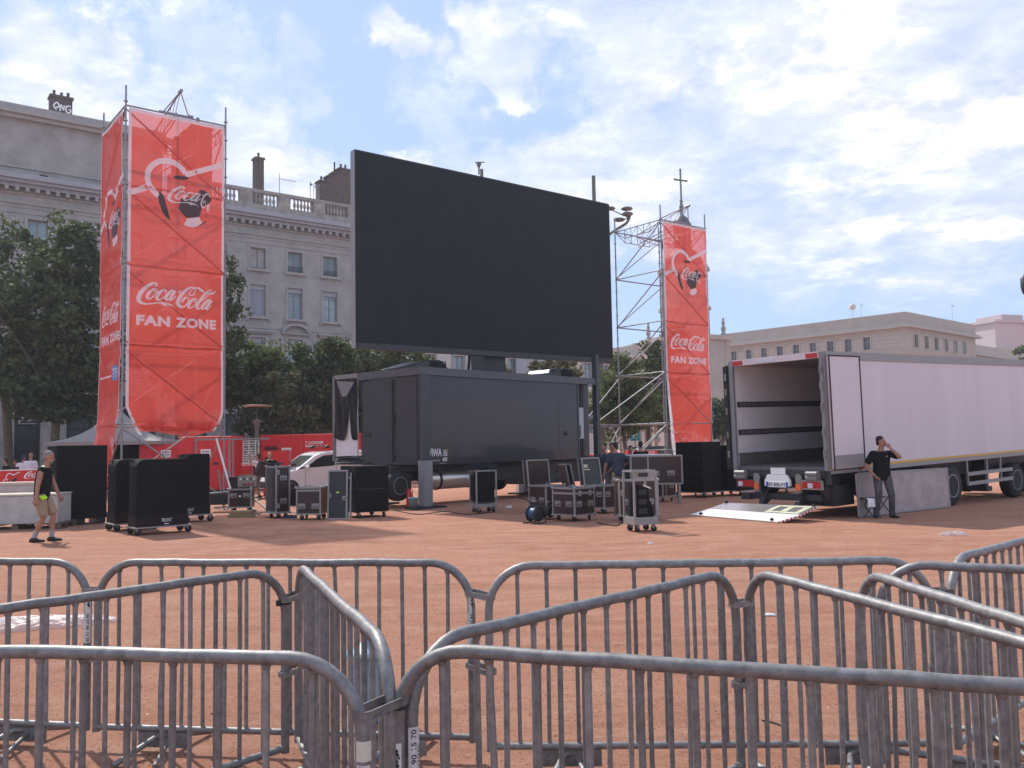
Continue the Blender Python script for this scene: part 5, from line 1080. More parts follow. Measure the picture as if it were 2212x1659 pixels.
def flight(label, loc, rz, w_, d, h, zc=.13, split=.22, handles=2, body='case', group='flight cases on castors', lid=None, front_h=None, castors=True, name='flight_case', latches=True, sideh=True):
    """origin = foot of the corner nearest the viewer; x along the front, y back"""
    t = thing(name, label, 'flight case', (loc[0], loc[1], 0), rz, group)
    z0, z1 = zc, zc+h; m = MB()
    if lid == 'open':
        m.box(0, w_, 0, .012, z0, z1); m.box(0, w_, d-.012, d, z0, z1); m.box(0, .012, .013, d-.013, z0, z1); m.box(w_-.012, w_, .013, d-.013, z0, z1); m.box(.013, w_-.013, .013, d-.013, z0, z0+.012)
    else: m.box(0, w_, 0, d, z0, z1)
    m.build('body', body, t)
    m = MB(); edges(m, 0, w_, 0, d, z0, z1)
    if split: zs = z1-split*h; m.box(.031, w_-.031, -.0055, -.001, zs-.022, zs+.022); m.box(-.0055, -.001, .031, d-.031, zs-.022, zs+.022)
    m.build('edge_frame', 'alu_mat', t)
    for x in (0, w_):
        for y in (0, d):
            for z in (z0, z1):
                if y == d and x == w_ and z == z0: continue
                m = MB(); m.ell((x, y, z), (.036, .036, .036), 8, 6); m.build('ball_corner', 'alu_mat', t)
    hz = z0+(front_h if front_h else .42*h)
    for k in range(handles): x = w_*(k+.5)/handles if handles == 1 else w_*(.22+.56*k/(handles-1)); handle(t, (x, 0, hz), (1,0,0), (0,-1,0))
    if sideh:
        for k in range(2 if d > .55 else 1): y = d*(.25+.5*k) if d > .55 else d/2; handle(t, (0, y, hz), (0,-1,0), (-1,0,0))
    if split and latches:
        for x in (w_*.25, w_*.75): latch(t, (x, -.006, z1-split*h), (1,0,0), (0,-1,0))
    if castors:
        for x, y in ((.09,.09),(w_-.09,.09),(.09,d-.09),(w_-.09,d-.09)): castor(t, x, y, rz=random.uniform(-1.2,1.2), h=zc)
    return t
def open_lid(parent, w_, d, h, z, lean=.18, y0=None, inner='foam', name='lid', depth=.14):
    """lid standing up from the back edge, seen from its inside"""
    y0 = d if y0 is None else y0; T = Matrix.Translation((0, y0, z)) @ Matrix.Rotation(-lean, 4, 'X')
    m = MB(); m.T = T; m.box(0, w_, depth-.012, depth, 0, h); m.box(0,.012,0,depth-.013,0,h); m.box(w_-.012,w_,0,depth-.013,0,h); m.box(.013,w_-.013,0,depth-.013,h-.012,h); lid_ = m.build(name, 'case', parent)
    m = MB(); m.T = T; m.box(.014,w_-.014,.02,depth-.013,.01,h-.014); m.build('lining', inner, lid_)
    m = MB(); m.T = T
    for y0_, y1_ in ((-.006,.022),(depth-.022,depth+.004)):
        for a in ((-.006,.026,y0_,y1_,0,h),(w_-.026,w_+.006,y0_,y1_,0,h),(.027,w_-.027,y0_,y1_,h-.026,h+.006)): m.box(*a)
    m.build('rim', 'alu_mat', lid_); return lid_

g_ = lambda px, py: tuple(G(px, py)[:2])
c = flight('tall narrow flight case with a black open side, behind no other case, left of the brown one', g_(596,1120), .66, .36, .62, 1.13, split=0, handles=0, sideh=False)
tag(c, 'tallest narrow flight case, black and brown, on a wide castor board near the bald man')
m = MB(); m.box(-.1, .46, -.08, .7, .115, .129); m.build('base_board', 'alu_mat', c)
for z in (.42, .98): handle(c, (.19, 0, z), (1,0,0), (0,-1,0))
for z in (.3, 1.12): latch(c, (.04, -.008, z), (1,0,0), (0,-1,0))
m = MB(); m.box(-.012, -.007, .06, .56, .2, 1.2); rk = m.build('rack_side', 'black', c)
m = MB()
for k in range(14): z = .24+.068*k; m.box(-.02-.008*(k % 3), -.0125, .1+.03*(k % 4), .5-.05*(k % 3), z, z+.035)
m.build('connector_rows', 'steel_dark', rk)
m = MB(); m.path(catmull([(.1,.1,1.27),(-.05,.2,1.33),(.1,.5,1.3),(.3,.3,1.34),(.1,.15,1.29)],6,True), .018, 6, closed=True); tag(m.build('cable_bundle', 'rubber', c))
c = flight('dark brown cube flight case with two big handles on its front, beside the leaning lid', g_(640,1124), -.05, .585, .62, .64, split=.12, handles=2, front_h=.2, latches=False, sideh=False)
c = flight('flight case with two handles and a round white sticker, under the beige power box', g_(493,1108), .12, .60, .5, .50, split=0, handles=2, front_h=.33, sideh=False)
m = MB(); m.lathe([(.03,-.004),(.03,-.001)], (.3, 0, .44), 12, 'y'); m.build('round_sticker', 'white_solid', c)
p = Vector((*g_(493,1108), 0))
pb_ = thing('power_distributor', 'beige power box with red sockets and a raised lid on the sticker case', 'power box', (p.x+.12, p.y+.35, .645), .12)
m = MB(); m.box(0,.55,0,.4,0,.34); m.box(-.22,-.003,.02,.4,0,.3); m.build('body', 'case', pb_); m = MB(); m.box(.02,.53,-.012,-.003,.02,.33); fp = m.build('panel', 'case_int', pb_)
for k in range(3): m = MB(); m.lathe([(.042,-.03),(.042,-.013)], (.2+.11*k,0,.09), 12, 'y'); m.build('socket', 'socket', fp)
for k in range(5): m = MB(); m.box(.08+.09*k,.12+.09*k,-.02,-.0125,.22,.27); m.build('breaker', 'black' if k % 2 else 'white_solid', fp)
m = MB(); m.T = Matrix.Translation((.42,.1,.35)) @ Matrix.Rotation(.35, 4, 'Y') @ Matrix.Rotation(-.5, 4, 'Z'); m.box(0,.1,0,.45,0,.42); li = m.build('lid', 'case_black', pb_)
m = MB(); m.T = Matrix.Translation((.42,.1,.35)) @ Matrix.Rotation(.35, 4, 'Y') @ Matrix.Rotation(-.5, 4, 'Z'); m.box(-.01,-.002,.03,.42,.03,.39); m.build('lining', 'foam', li)
# wooden planks and steel odds under the left tower's right leg
wp = thing('timber_block', 'stack of raw timber packing blocks under the right leg of the left tower', 'timber', (*g_(492,1119), 0), .1)
for k, (x0, x1, z) in enumerate(((0,.62,0),(.05,.58,.085))): m = MB(); m.box(x0, x1, .02*k, .3, z, z+.08); m.build('plank', 'wood', wp)
st = thing('scaffold_dolly', 'low steel frame with white tubes leaning on the left tower foot', 'steel frame', (*g_(462,1108), 0), .15)
m = MB(); m.tube((0,0,.14),(1.0,0,.16),.025,7); m.build('tube', 'galv', st); m = MB(); m.tube((-.2,.3,.5),(.55,.3,.55),.03,7); m.build('tube', 'galv', st); m = MB(); m.tube((.45,.1,.5),(-.05,.6,2.0),.028,7); m.build('tube', 'white_solid', st); m = MB(); m.tube((.2,.35,.1),(.05,.35,1.15),.025,7); m.build('tube', 'galv_dull', st); m = MB(); m.tube((.4,.5,.1),(.25,.5,1.1),.025,7); m.build('tube', 'galv_dull', st)
m = MB(); m.box(-.15,.3,.2,.6,.2,.5); m.build('black_crate', 'black', st)
# big black box with a cable coil on top
bb = thing('black_trunk', 'large plain black trunk on castors with a cable coil on its lid', 'trunk', (*g_(768,1121), 0), .55)
m = MB(); m.box(0,.86,0,1.0,.14,1.24); m.build('body', 'cover', bb, bevel=.012); m = MB(); m.box(.05,.8,-.006,-.002,.68,.7); m.box(-.006,-.002,.05,.9,.68,.7); m.build('seam', 'black', bb)
for x, y in ((.1,.1),(.76,.1),(.1,.9),(.76,.9)): castor(bb, x, y, .06, .14, random.uniform(-1,1))
cc_ = thing('cable_coil', 'big loose coil of dark cable lying on the plain black trunk', 'cable', (*(Matrix.Rotation(.55,3,'Z') @ Vector((.1,.6,0))+Vector((*g_(768,1121),0)))[:2], 1.245), .3)
for k in range(11):
    m = MB(); a0 = random.random()*6; rx, ry = .30+random.uniform(-.06,.07), .2+random.uniform(-.04,.05); z0 = .03+.02*k; tl_ = .02*k
    m.path([(rx*cos(a), ry*sin(a)+.02*k, z0*.8+.02*sin(a+a0)+.03) for a in [2*pi*q/26 for q in range(26)]], .014, 6, closed=True); m.build('cable_loop', mat('cable_green', (.05,.065,.055), .55, 0, .3, 20) if k == 0 else M['rubber'], cc_)
# lid panel leaning against the trunk
lp = thing('case_lid', 'black case lid with aluminium border standing upright against the black trunk', 'case lid', (*g_(707,1122), 0), -.06, None)
T = Matrix.Rotation(-.09, 4, 'X')
m = MB(); m.T = T; m.box(0,.47,0,.10,0,1.16); m.build('panel', 'case_black', lp)
m = MB(); m.T = T
for a in ((-.006,.03,-.006,.106,0,1.166),(.44,.476,-.006,.106,0,1.166),(.031,.439,-.006,.106,1.13,1.166),(.031,.439,-.006,.106,-.0,.03),(.53,.56,.02,.09,.0,1.1),(.477,.529,.03,.08,.96,1.0),(.477,.529,.03,.08,.1,.14)): m.box(*a)
m.build('border', 'alu_mat', lp)
m = MB(); m.T = T; m.box(.2,.27,-.004,-.001,.62,.65); m.build('neon_tag', 'neon', lp)
handle(lp, (.42,-.01,.5), (1,0,0), (0,-1,0), .1, .1); handle(lp, (.06,-.01,.56), (1,0,0), (0,-1,0), .08, .1)
# long low black trunk in front of the van
q = g_(622,1093); lb = thing('black_trunk', 'long low black trunk in front of the white van, small boxes on it', 'trunk', (q[0], q[1], 0), .05)
m = MB(); m.box(0,1.25,0,.6,.02,.47); m.box(.1,.6,.0,.55,.473,.51); m.build('body', 'cover', lb); 
for x in (.42,.58): m = MB(); m.box(x,x+.1,.1,.2,.513,.58); m.build('latch_block', 'cover_brown', lb)
# cage case with black load and a coat on top
def cage(label, loc, rz, w_, d, z0, z1, load, top=False, base=.08):
    t = thing('open_case', label, 'flight case', (loc[0], loc[1], 0), rz, 'open frame cases')
    m = MB(); e = .035
    for x in (0, w_-e):
        for y in (0, d-e): m.box(x, x+e, y, y+e, z0+base, z1)
    m.box(0, w_, 0, e, z1, z1+e) if not top else m.box(0, w_, -.004, e, z1-.12, z1+.02); m.box(0, w_, d-e, d, z1, z1+e); m.box(0, e, e+.001, d-e-.001, z1, z1+e); m.box(w_-e, w_, e+.001, d-e-.001, z1, z1+e)
    m.build('frame', 'alu_mat', t); m = MB(); m.box(0, w_, 0, d, z0, z0+base-.002); m.build('deck', 'alu_mat', t); load(t)
    for x, y in ((.08,.08),(w_-.08,.08),(.08,d-.08),(w_-.08,d-.08)): castor(t, x, y, .058, z0, random.uniform(-.6,.6))
    return t
def load1(t): 
    m = MB(); m.box(.055,.5,.012,.05,.26,1.03); m.box(.06,.48,.08,.4,.26,.98); m.build('speaker', 'cover', t); m = MB(); m.box(-.0,.002,.12,.4,.3,.95); m.build('side_board', 'cover', t)
loc = g_(1029,1109); cage('aluminium frame case with a dark coat on top, right of the support leg', loc, .38, .56, .52, .15, 1.03, load1)
ct = thing('coat', 'crumpled dark coat lying on top of the aluminium frame case', 'coat', (*(Matrix.Rotation(.38,3,'Z') @ Vector((.25,.2,0))+Vector((*loc,0)))[:2], 1.075), .38)
m = MB(); n = 22; vs = []
for j in range(13):
    for i in range(n+1):
        u = (i/n-.5)*.95; v = (j/12-.5)*.5; e = max(0, 1-(u/.48)**2)*max(0, 1-(v/.26)**2)
        vs.append((u, v, .02+.17*e**.6*(.75+.25*sin(u*17+j))+.03*sin(u*31)*cos(v*40)*e))
m.add(vs, [(j*(n+1)+i, j*(n+1)+i+1, (j+1)*(n+1)+i+1, (j+1)*(n+1)+i) for j in range(12) for i in range(n)], True); m.build('cloth', 'cl_black', ct)
def load2(t):
    m = MB(); m.prism([(.08,.26),(.4,.26),(.46,.30),(.42,.46),(.36,.62),(.34,.84),(.1,.90)], .06, .44, 'y'); sp = m.build('speaker', 'cover', t, bevel=.01)
    m = MB()
    for z in (.34,.52,.7): m.box(.13,.3,.052,.058,z,z+.1)
    m.build('grille', 'black', sp); m = MB(); m.add([(.22,.05,.9),(.38,.04,.84),(.4,.05,.8),(.24,.06,.86)], [(0,1,2,3)]); m.build('paper_tag', 'paper', sp)
loc = g_(1371,1151); oc = cage('foremost aluminium frame case with a black speaker standing in it', loc, .32, .50, .48, .14, 1.13, load2, True, .14)
m = MB(); m.box(.03,.16,-.012,-.006,1.06,1.14); m.build('plate', 'case_int', oc); m = MB(); m.box(.10,.30,-.014,-.0125,1.045,1.12); m.build('ink_marks', 'ink', oc)
# group of cases on the right
c = flight('square flight case nearest the cable drum, corner towards the camera, lid off', g_(1242,1128), .76, .66, .66, .60, zc=.13, split=.2, handles=2, lid='open')
c = flight('flight case just left of the corner facing one, its lid raised behind', g_(1180,1112), .70, .62, .62, .56, split=0, handles=1, front_h=.22, lid='open')
open_lid(c, .72, .62, .62, .69, .1, depth=.16, inner='case')
c = flight('flight case between the corner facing one and the tall brown case, grey lined lid raised', g_(1306,1111), .74, .60, .62, .55, split=0, handles=2, front_h=.34, lid='open')
l_ = open_lid(c, .64, .62, .66, .68, .14, inner='foam'); m = MB(); m.T = Matrix.Translation((0,.62,.68)) @ Matrix.Rotation(-.14,4,'X'); m.box(.06,.2,.01,.018,.42,.5); m.box(.06,.26,.01,.018,.36,.39); m.build('yellow_sticker', 'yellow_paint', l_)
for k, px in enumerate((1240, 1250)):
    ld = thing('case_lid', 'spare case lid leaning %s between the two raised lids' % ('nearest' if k == 0 else 'second'), 'case lid', (*g_(px,1104), 0), .3, 'spare lids between the cases')
    T = Matrix.Rotation(.16, 4, 'Y') @ Matrix.Rotation(.0, 4, 'X'); m = MB(); m.T = Matrix.Translation((.0,.3,.6)) @ Matrix.Rotation(-.2+.02*k, 4, 'Y'); m.box(0,.03,0,.5,0,.55); m.build('board', 'case_black', ld)
    m = MB(); m.T = Matrix.Translation((.0,.3,.6)) @ Matrix.Rotation(-.2+.02*k, 4, 'Y'); m.box(-.004,.034,-.03,-.001,-.0,.56); m.box(-.004,.034,0,.5,.551,.58); m.build('rim', 'alu_mat', ld)
c = flight('wide brown flight case directly behind the frontmost frame case', g_(1338,1128), .06, .86, .5, .76, split=.0, handles=2, front_h=.3, sideh=False)
handle(c, (.08, -.002, .62), (1,0,0), (0,-1,0), .08, .12)
c = flight('largest flight case, at the foot of the right tower, behind the propped brown lid', g_(1432,1085), .60, .52, 1.3, 1.12, zc=.15, split=0, handles=0, sideh=False)
for z in (.45, 1.02): handle(c, (.34, 0, z), (1,0,0), (0,-1,0)); latch(c, (.08, -.006, z+.12), (1,0,0), (0,-1,0))
m = MB(); m.box(.12,.15,-.008,-.002,.18,1.24); m.build('edge_trim', 'alu_mat', c)
q = g_(1364,1092); ll2 = thing('case_lid', 'brown case lid with two handles resting above, in front of the man in black', 'case lid', (q[0], q[1], .55), .05)
m = MB(); m.box(0,1.42,0,.16,.0,.78); m.build('board', 'case', ll2); m = MB(); edges(m, 0, 1.42, 0, .16, 0, .78, .035); m.box(.46,.5,-.008,-.001,.03,.75); m.build('rim', 'alu_mat', ll2)
for x in (.68, 1.1): handle(ll2, (x, 0, .3), (1,0,0), (0,-1,0), .2, .13)
m = MB(); m.box(.1,.16,.02,.14,-.55,-.001); m.box(1.3,1.36,.02,.14,-.55,-.001); m.build('leg', 'alu_mat', ll2)
wb = thing('white_board', 'white sheet lying on the largest flight case', 'board', (*(Matrix.Rotation(.6,3,'Z') @ Vector((-.2,.1,0))+Vector((*g_(1432,1085),0)))[:2], 1.31), .6)
m = MB(); m.box(-.1,.7,0,1.1,0,.03); m.build('sheet', 'white_solid', wb)
rc = thing('red_box', 'red box with white marks standing at the right end of the grey truck', 'box', (*g_(1282,1078), .95), .1); m = MB(); m.box(0,.36,0,.3,0,.3); m.build('box', 'red_solid', rc); m = MB(); m.box(.04,.32,-.004,-.001,.1,.15); m.prism([(.2,.02),(.25,.02),(.3,.27),(.25,.27)],-.006,-.0045,'y'); m.build('mark', 'white_solid', rc); m = MB(); m.box(0,.3,0,.3,-.95,-.002); m.build('stand', 'black', rc)
# cable drums
def drum(label, loc, rz, R, flange, cable, wd):
    t = thing('cable_drum', label, 'cable drum', (loc[0], loc[1], 0), rz, 'cable drums on the gravel')
    for y in (-wd/2, wd/2): m = MB(); m.lathe([(.05,y-.012),(R,y-.012),(R+.012,y),(R,y+.012),(.05,y+.012)], (0,0,R+.05), 28, 'y'); m.build('flange', flange, t)
    m = MB(); pr = [(R*.5,-wd/2+.014)]; k = 0
    while k < 7: y = -wd/2+.02+wd*.9*k/7; pr += [(R*.74,y),(R*.79,y+wd*.06)]; k += 1
    pr.append((R*.5,wd/2-.014)); m.lathe(pr, (0,0,R+.05), 24, 'y'); m.build('cable', cable, t)
    m = MB(); m.path([(-.2,-wd/2-.04,.02),(.2,-wd/2-.04,.02),(.17,-wd/2-.04,R+.05),(0,-wd/2-.04,2*R+.15),(0,wd/2+.04,2*R+.15),(.17,wd/2+.04,R+.05),(.2,wd/2+.04,.02),(-.2,wd/2+.04,.02)], .014, 6); m.lathe([(.05,-wd/2-.03),(.05,-wd/2-.013)], (0,0,R+.05), 12, 'y'); m.build('stand', 'black', t)
    m = MB(); m.box(-.05,.05,-.03,.03,2*R+.13,2*R+.17); m.build('grip', 'alu_mat', t)
drum('black and blue cable drum standing on the gravel in front of the cases', g_(1155,1131), .85, .165, 'black', 'cable_blue', .22)
drum('smaller black cable drum just behind the blue one', g_(1184,1122), .85, .12, 'black', 'rubber', .18)

# ================================================================== COVERED LOUDSPEAKER STACKS
def covered(label, loc, rz, w_, d, h, zc=.16, rnd=True, band=True, word=None, pal=False, grp='covered loudspeaker stacks'):
    t = thing('covered_speaker_stack', label, 'loudspeaker', (loc[0], loc[1], 0), rz, grp)
    m = MB(); r = .16 if rnd else .02; n = 8
    nx, nz = 14, 16; lo = zc+.2 if band else zc
    prof = [(0, lo), (w_, lo), (w_, zc+h)]+[(r-r*sin(a), zc+h-r+r*cos(a)) for a in np.linspace(0, pi/2, n)] if not rnd else [(0, lo), (w_, lo), (w_, zc+h-.03), (w_-.03, zc+h), (.16, zc+h)]+[(r-r*sin(a), zc+h-r+r*cos(a)) for a in np.linspace(.2, pi/2, n)]
    m.prism(prof, 0, d, 'y'); m.build('cover', 'cover', t, bevel=.015)
    m = MB(); 
    for k in range(6): z = lo+.1+(h-.35)*k/5; m.box(-.014,-.003,.03,d-.05,z,z+.02); m.box(-.02,-.003,.1+.1*(k%2),.14+.1*(k%2),z-.05,z+.05)
    m.build('strap', 'cover_brown', t)
    if band: m = MB(); m.box(-.012, w_+.012, -.012, d+.012, zc+.0, zc+.215); m.build('base_cover', 'cover_brown', t)
    if word:
        m = MB(); put_text(m, word[0], lambda u, v: (u, -.015, v), word[1], word[2], zc+.075, zc+.15, .0); m.box((word[1]+word[2])/2-.05,(word[1]+word[2])/2+.04,-.0145,-.0125,zc+.03,zc+.045); m.build('lettering', 'white_solid', t)
    if pal:
        for x in (.1, w_/2, w_-.1): m = MB(); m.box(x-.09, x+.09, .05, d-.05, 0, zc); m.build('support_block', 'black', t)
    else:
        m = MB(); m.box(-.05, w_+.06, -.05, d+.05, zc-.03, zc-.003); m.build('dolly', 'alu_mat', t)
        for x, y in ((.02,.02),(w_+.0,.02),(.02,d),(w_,d)): castor(t, x, y, .075, zc-.03, random.uniform(-1,1))
    return t
covered('leftmost covered stack, widest and without castors, behind the walking man', g_(120,1138), .75, 1.12, .75, 1.72, .14, rnd=False, band=False, pal=True)
covered('second covered stack from the left, partly hidden behind the one marked FRONT', g_(249,1149), .70, .8, .6, 1.36, .17)
covered('foremost covered stack with the word FRONT on its base', g_(294,1158), .70, 1.03, .5, 1.36, .17, word=('FRONT', .50, .70))
covered('rightmost covered stack of the left group, with RIGHT on its base', g_(400,1130), .70, .58, .6, 1.42, .19, word=('RIGHT', .02, .2))
covered('square black stack on castors in front of the right red banner', g_(1521,1076), .76, .98, .98, 1.50, .17, rnd=False, band=False, grp='black stacks by the trailer')
covered('second black stack, mostly hidden between the square one and the trailer', g_(1600,1072), .76, .98, .98, 1.38, .17, rnd=False, band=False, grp='black stacks by the trailer')
covered('third black stack, seen only under and beside the trailer rear', g_(1700,1066), .76, .9, .9, 1.3, .17, rnd=False, band=False, grp='black stacks by the trailer')

# ================================================================== SMALL THINGS ON THE GRAVEL
def bucket(label, loc, r0, r1, h, mt='bucket_blue', handle_=True):
    t = thing('bucket', label, 'bucket', (loc[0], loc[1], 0)); m = MB()
    m.lathe([(0,.004),(r0,.004),(r0,0),(r1,h),(r1+.012,h+.004),(r1+.012,h-.015),(r1-.006,h-.006),(r0-.01,.012),(0,.012)], (0,0,0), 24); m.build('pail', mt, t)
    if handle_: m = MB(); m.path([(r1*cos(a),0,h+.16*sin(a)) for a in np.linspace(0,pi,11)], .005, 5); m.build('bail_handle', 'galv', t)
bucket('pale blue bucket beside the fire extinguisher, left of the steel support leg', g_(893,1102), .10, .14, .33)
t = thing('fire_extinguisher', 'small red fire extinguisher behind the blue bucket', 'fire extinguisher', (*g_(884,1098), 0)); m = MB(); m.lathe([(0,0),(.075,0),(.08,.02),(.08,.42),(.05,.5),(.03,.53)], (0,0,0), 16); m.build('cylinder', 'red_solid', t); m = MB(); m.lathe([(.02,.53),(.02,.57)], (0,0,0), 8); m.tube((0,0,.57),(-.1,0,.62),.01,5); m.path([(.02,0,.55),(.1,0,.5),(.09,0,.2)], .01, 5); m.build('valve', 'black', t)
t = thing('water_container', 'light blue plastic water container behind the barriers, left of the centre joint', 'container', (*g_(795,1556), 0), .3)
m = MB(); m.lathe([(0,0),(.10,0),(.11,.02),(.115,.33),(.085,.36),(.085,.375)], (0,0,0), 20); m.lathe([(.085,.375),(.14,.40),(.145,.42),(.08,.43),(.03,.5),(0.001,.5)], (0,0,0), 20); m.build('body', 'bucket_blue', t); m = MB(); m.lathe([(.03,.5),(.035,.505),(.035,.54),(0.001,.545)], (0,0,0), 12); m.build('cap', 'blue', t)
def rag(name, label, cat, px, py, w_, d, h, mt, seed, rz=0, n=26):
    rg = np.random.default_rng(seed); t = thing(name, label, cat, (*g_(px,py), 0), rz); m = MB(); vs = []; ph = rg.uniform(0,6,6)
    for j in range(n+1):
        for i in range(n+1):
            u, v = i/n*2-1, j/n*2-1; rr = 1+.18*sin(3*atan2(v,u)+ph[0])+.1*sin(7*atan2(v,u)+ph[1]); a = u*w_/2*rr*sqrt(1-v*v*.4); b = v*d/2*rr*sqrt(1-u*u*.4)
            e = max(0, 1-u*u)*max(0, 1-v*v); z = .006+h*e**.35*(.35+.35*abs(sin(u*6+ph[2]+2*sin(v*4)))+.3*abs(sin(v*7+u*3+ph[3])))
            vs.append((a, b, z))
    m.add(vs, [(j*(n+1)+i, j*(n+1)+i+1, (j+1)*(n+1)+i+1, (j+1)*(n+1)+i) for j in range(n) for i in range(n)], True); m.build('film', mt, t); return t
rag('plastic_sheet', 'long crumpled clear plastic sheet lying on the gravel behind the left barriers', 'plastic sheet', 75, 1352, 1.35, .5, .09, 'plastic_film', 3, .14, 40)
rag('plastic_bag', 'torn white plastic bag on the gravel in front of the trailer wheels', 'litter', 2062, 1157, .42, .2, .08, 'plastic_film', 5)
rag('paper_scrap', 'small white paper scrap on the gravel, seen behind the right barriers', 'litter', 1661, 1330, .12, .07, .02, 'paper', 6)
rag('paper_scrap', 'tiny paper scrap on the gravel between the cable drum and the frame case', 'litter', 1405, 1175, .10, .06, .02, 'paper', 8)
rag('paper_scrap', 'crumpled tissue on the shaded gravel left of the cable drum', 'litter', 1100, 1097, .16, .08, .06, 'paper', 9)
rag('rag', 'dark blue rag on the gravel at the foot of the tallest narrow flight case', 'rag', 628, 1119, .3, .16, .08, 'cl_navy', 10)
t = thing('cable_scrap', 'short curved black cable scrap lying on the gravel behind the right barriers', 'litter', (*g_(1667,1562), 0), -.5); m = MB(); m.path(catmull([(-.06,.01,.006),(-.02,0,.008),(.03,-.012,.006),(.06,-.04,.006)],4), .005, 5); m.build('strand', 'rubber', t)
t = thing('bottle', 'clear plastic bottle standing left of the far support leg', 'bottle', (*g_(1117,1066), 0)); m = MB(); m.lathe([(0,0),(.045,0),(.05,.02),(.05,.2),(.02,.27),(.018,.3)], (0,0,0), 12); m.build('body', 'plastic_film', t); m = MB(); m.lathe([(.02,.3),(.02,.33),(0.001,.33)], (0,0,0), 8); m.build('cap', 'white_solid', t)
# loose cables and tubes behind the tall case
for i, (pts, r, lbl) in enumerate((([(520,1095),(580,1075),(640,1072),(700,1078),(760,1082)], .018, 'dark cable running behind the tall narrow flight case'),
        ([(505,1072),(530,1064),(560,1070),(555,1082),(520,1084)], .02, 'looped cable left of the tall narrow flight case'))):
    w0 = [G(*p) for p in pts]; t = thing('cable', lbl, 'cable', (w0[0].x, w0[0].y, 0)); m = MB(); m.path(catmull([(p.x-w0[0].x, p.y-w0[0].y, r) for p in w0], 6), r, 6); m.build('strand', 'rubber', t)
for i, (a, b, lbl) in enumerate((((548,1078),(588,1112),'steel tube lying slantwise on the ground left of the tall narrow case'), ((545,1100),(560,1112),'short steel tube end on the ground beside the sticker case'), ((620,1078),(760,1086),'long thin tube lying behind the brown cube case'))):
    A, B = G(*a), G(*b); t = thing('steel_tube', lbl, 'tube', (A.x, A.y, 0)); m = MB(); m.tube((0,0,.03),(B.x-A.x,B.y-A.y,.03),.025,8); m.build('tube', 'galv', t)
for i, (pts, lbl) in enumerate((([(855,1104),(905,1112),(960,1106),(1010,1112),(1060,1108)], 'thin black cable along the ground from the support leg to the coat topped case'), ([(1120,1075),(1160,1090),(1150,1110),(1172,1122)], 'thin black cable running from the truck to the cable drums'), ([(1290,1130),(1330,1137),(1345,1130),(1370,1136)], 'short cable tail between the right flight cases and the foremost frame case'))):
    w0 = [G(*p_) for p_ in pts]; t = thing('cable', lbl, 'cable', (w0[0].x, w0[0].y, 0)); m = MB(); m.path(catmull([(p_.x-w0[0].x, p_.y-w0[0].y, .012) for p_ in w0], 6), .012, 6); m.build('strand', 'rubber', t)
# concrete blocks on pallets
def pallet(t, w_, d):
    for y in (.06, d/2, d-.06): m = MB(); m.box(0,w_,y-.05,y+.05,.0,.02); m.build('skid', 'pallet', t)
    for x in (.07, w_/2, w_-.07):
        for y in (.06, d/2, d-.06): m = MB(); m.box(x-.07,x+.07,y-.05,y+.05,.021,.105); m.build('block', 'pallet', t)
    m = MB(); 
    for k in range(7): x = .0+(w_-.1)*k/6; m.box(x, x+.1, 0, d, .106, .13)
    m.build('deck', 'pallet', t)
q = g_(5,1148); pal = thing('pallet', 'weathered pallet under the big concrete block at the left edge', 'pallet', (q[0]-.8, q[1]+.1, 0), .12, 'pallets under concrete blocks'); pallet(pal, 1.9, .9)
cb = thing('concrete_block', 'big pale concrete block with one slanted end on the weathered pallet', 'concrete block', (q[0]-.8, q[1]+.1, .131), .12)
m = MB(); m.prism([(-.9,.25),(.55,0),(1.85,0),(1.85,.8),(-.9,.8)], 0, .62, 'z'); m.build('block', 'concrete', cb, bevel=.02)
m = MB(); m.prism([(-.92,.24),(.54,-.012),(1.86,-.012),(1.86,.81),(-.92,.81)], .622, .66, 'z'); m.build('cap', 'concrete_warm', cb)
q = G(0, 1100); cb = thing('concrete_block', 'lower concrete block behind the big one, close to the red banners', 'concrete block', (q.x-1.2, q.y+1.6, .0), .12); m = MB(); m.box(0,2.35,0,.7,0,.66); m.build('block', 'concrete', cb, bevel=.02); m = MB(); m.box(-.02,2.37,-.02,.72,.662,.75); m.build('cap', 'concrete_warm', cb)

# ================================================================== BACKGROUND: TENT, GENERATORS, VAN, BANNERED FENCE
q = D(105, 945, 36); tn = thing('event_tent', 'beige canopy tent behind the left tower legs', 'tent', (q.x+.6, 34.5, 0), .35)
z0, z1 = 2.1, 3.55; L_, W2 = 5.0, 4.6
m = MB(); ap = [(L_*.5-.05,W2*.5,z1),(L_*.5+.05,W2*.5,z1)]; n = 10
def roofpt(a, b, s): return tuple(a[i]+(b[i]-a[i])*s-(0 if i < 2 else .35*sin(pi*s)) for i in range(3))
for a, b in (((0,0,z0),(L_,0,z0)), ((L_,0,z0),(L_,W2,z0)), ((L_,W2,z0),(0,W2,z0)), ((0,W2,z0),(0,0,z0))):
    vs = [roofpt(tuple(a[i]+(b[i]-a[i])*k/8 for i in range(3)), (L_/2,W2/2,z1), j/n) for j in range(n+1) for k in range(9)]
    m.add(vs, [(j*9+k, j*9+k+1, (j+1)*9+k+1, (j+1)*9+k) for j in range(n) for k in range(8)], True)
m.build('canopy', 'tent', tn)
m = MB(); 
for a, b in (((0,0),(L_,0)), ((L_,0),(L_,W2)), ((L_,W2),(0,W2)), ((0,W2),(0,0))):
    m.add([(a[0],a[1],z0),(b[0],b[1],z0),(b[0],b[1],z0-.14),(a[0],a[1],z0-.14)], [(0,1,2,3)])
m.build('valance', 'tent', tn)
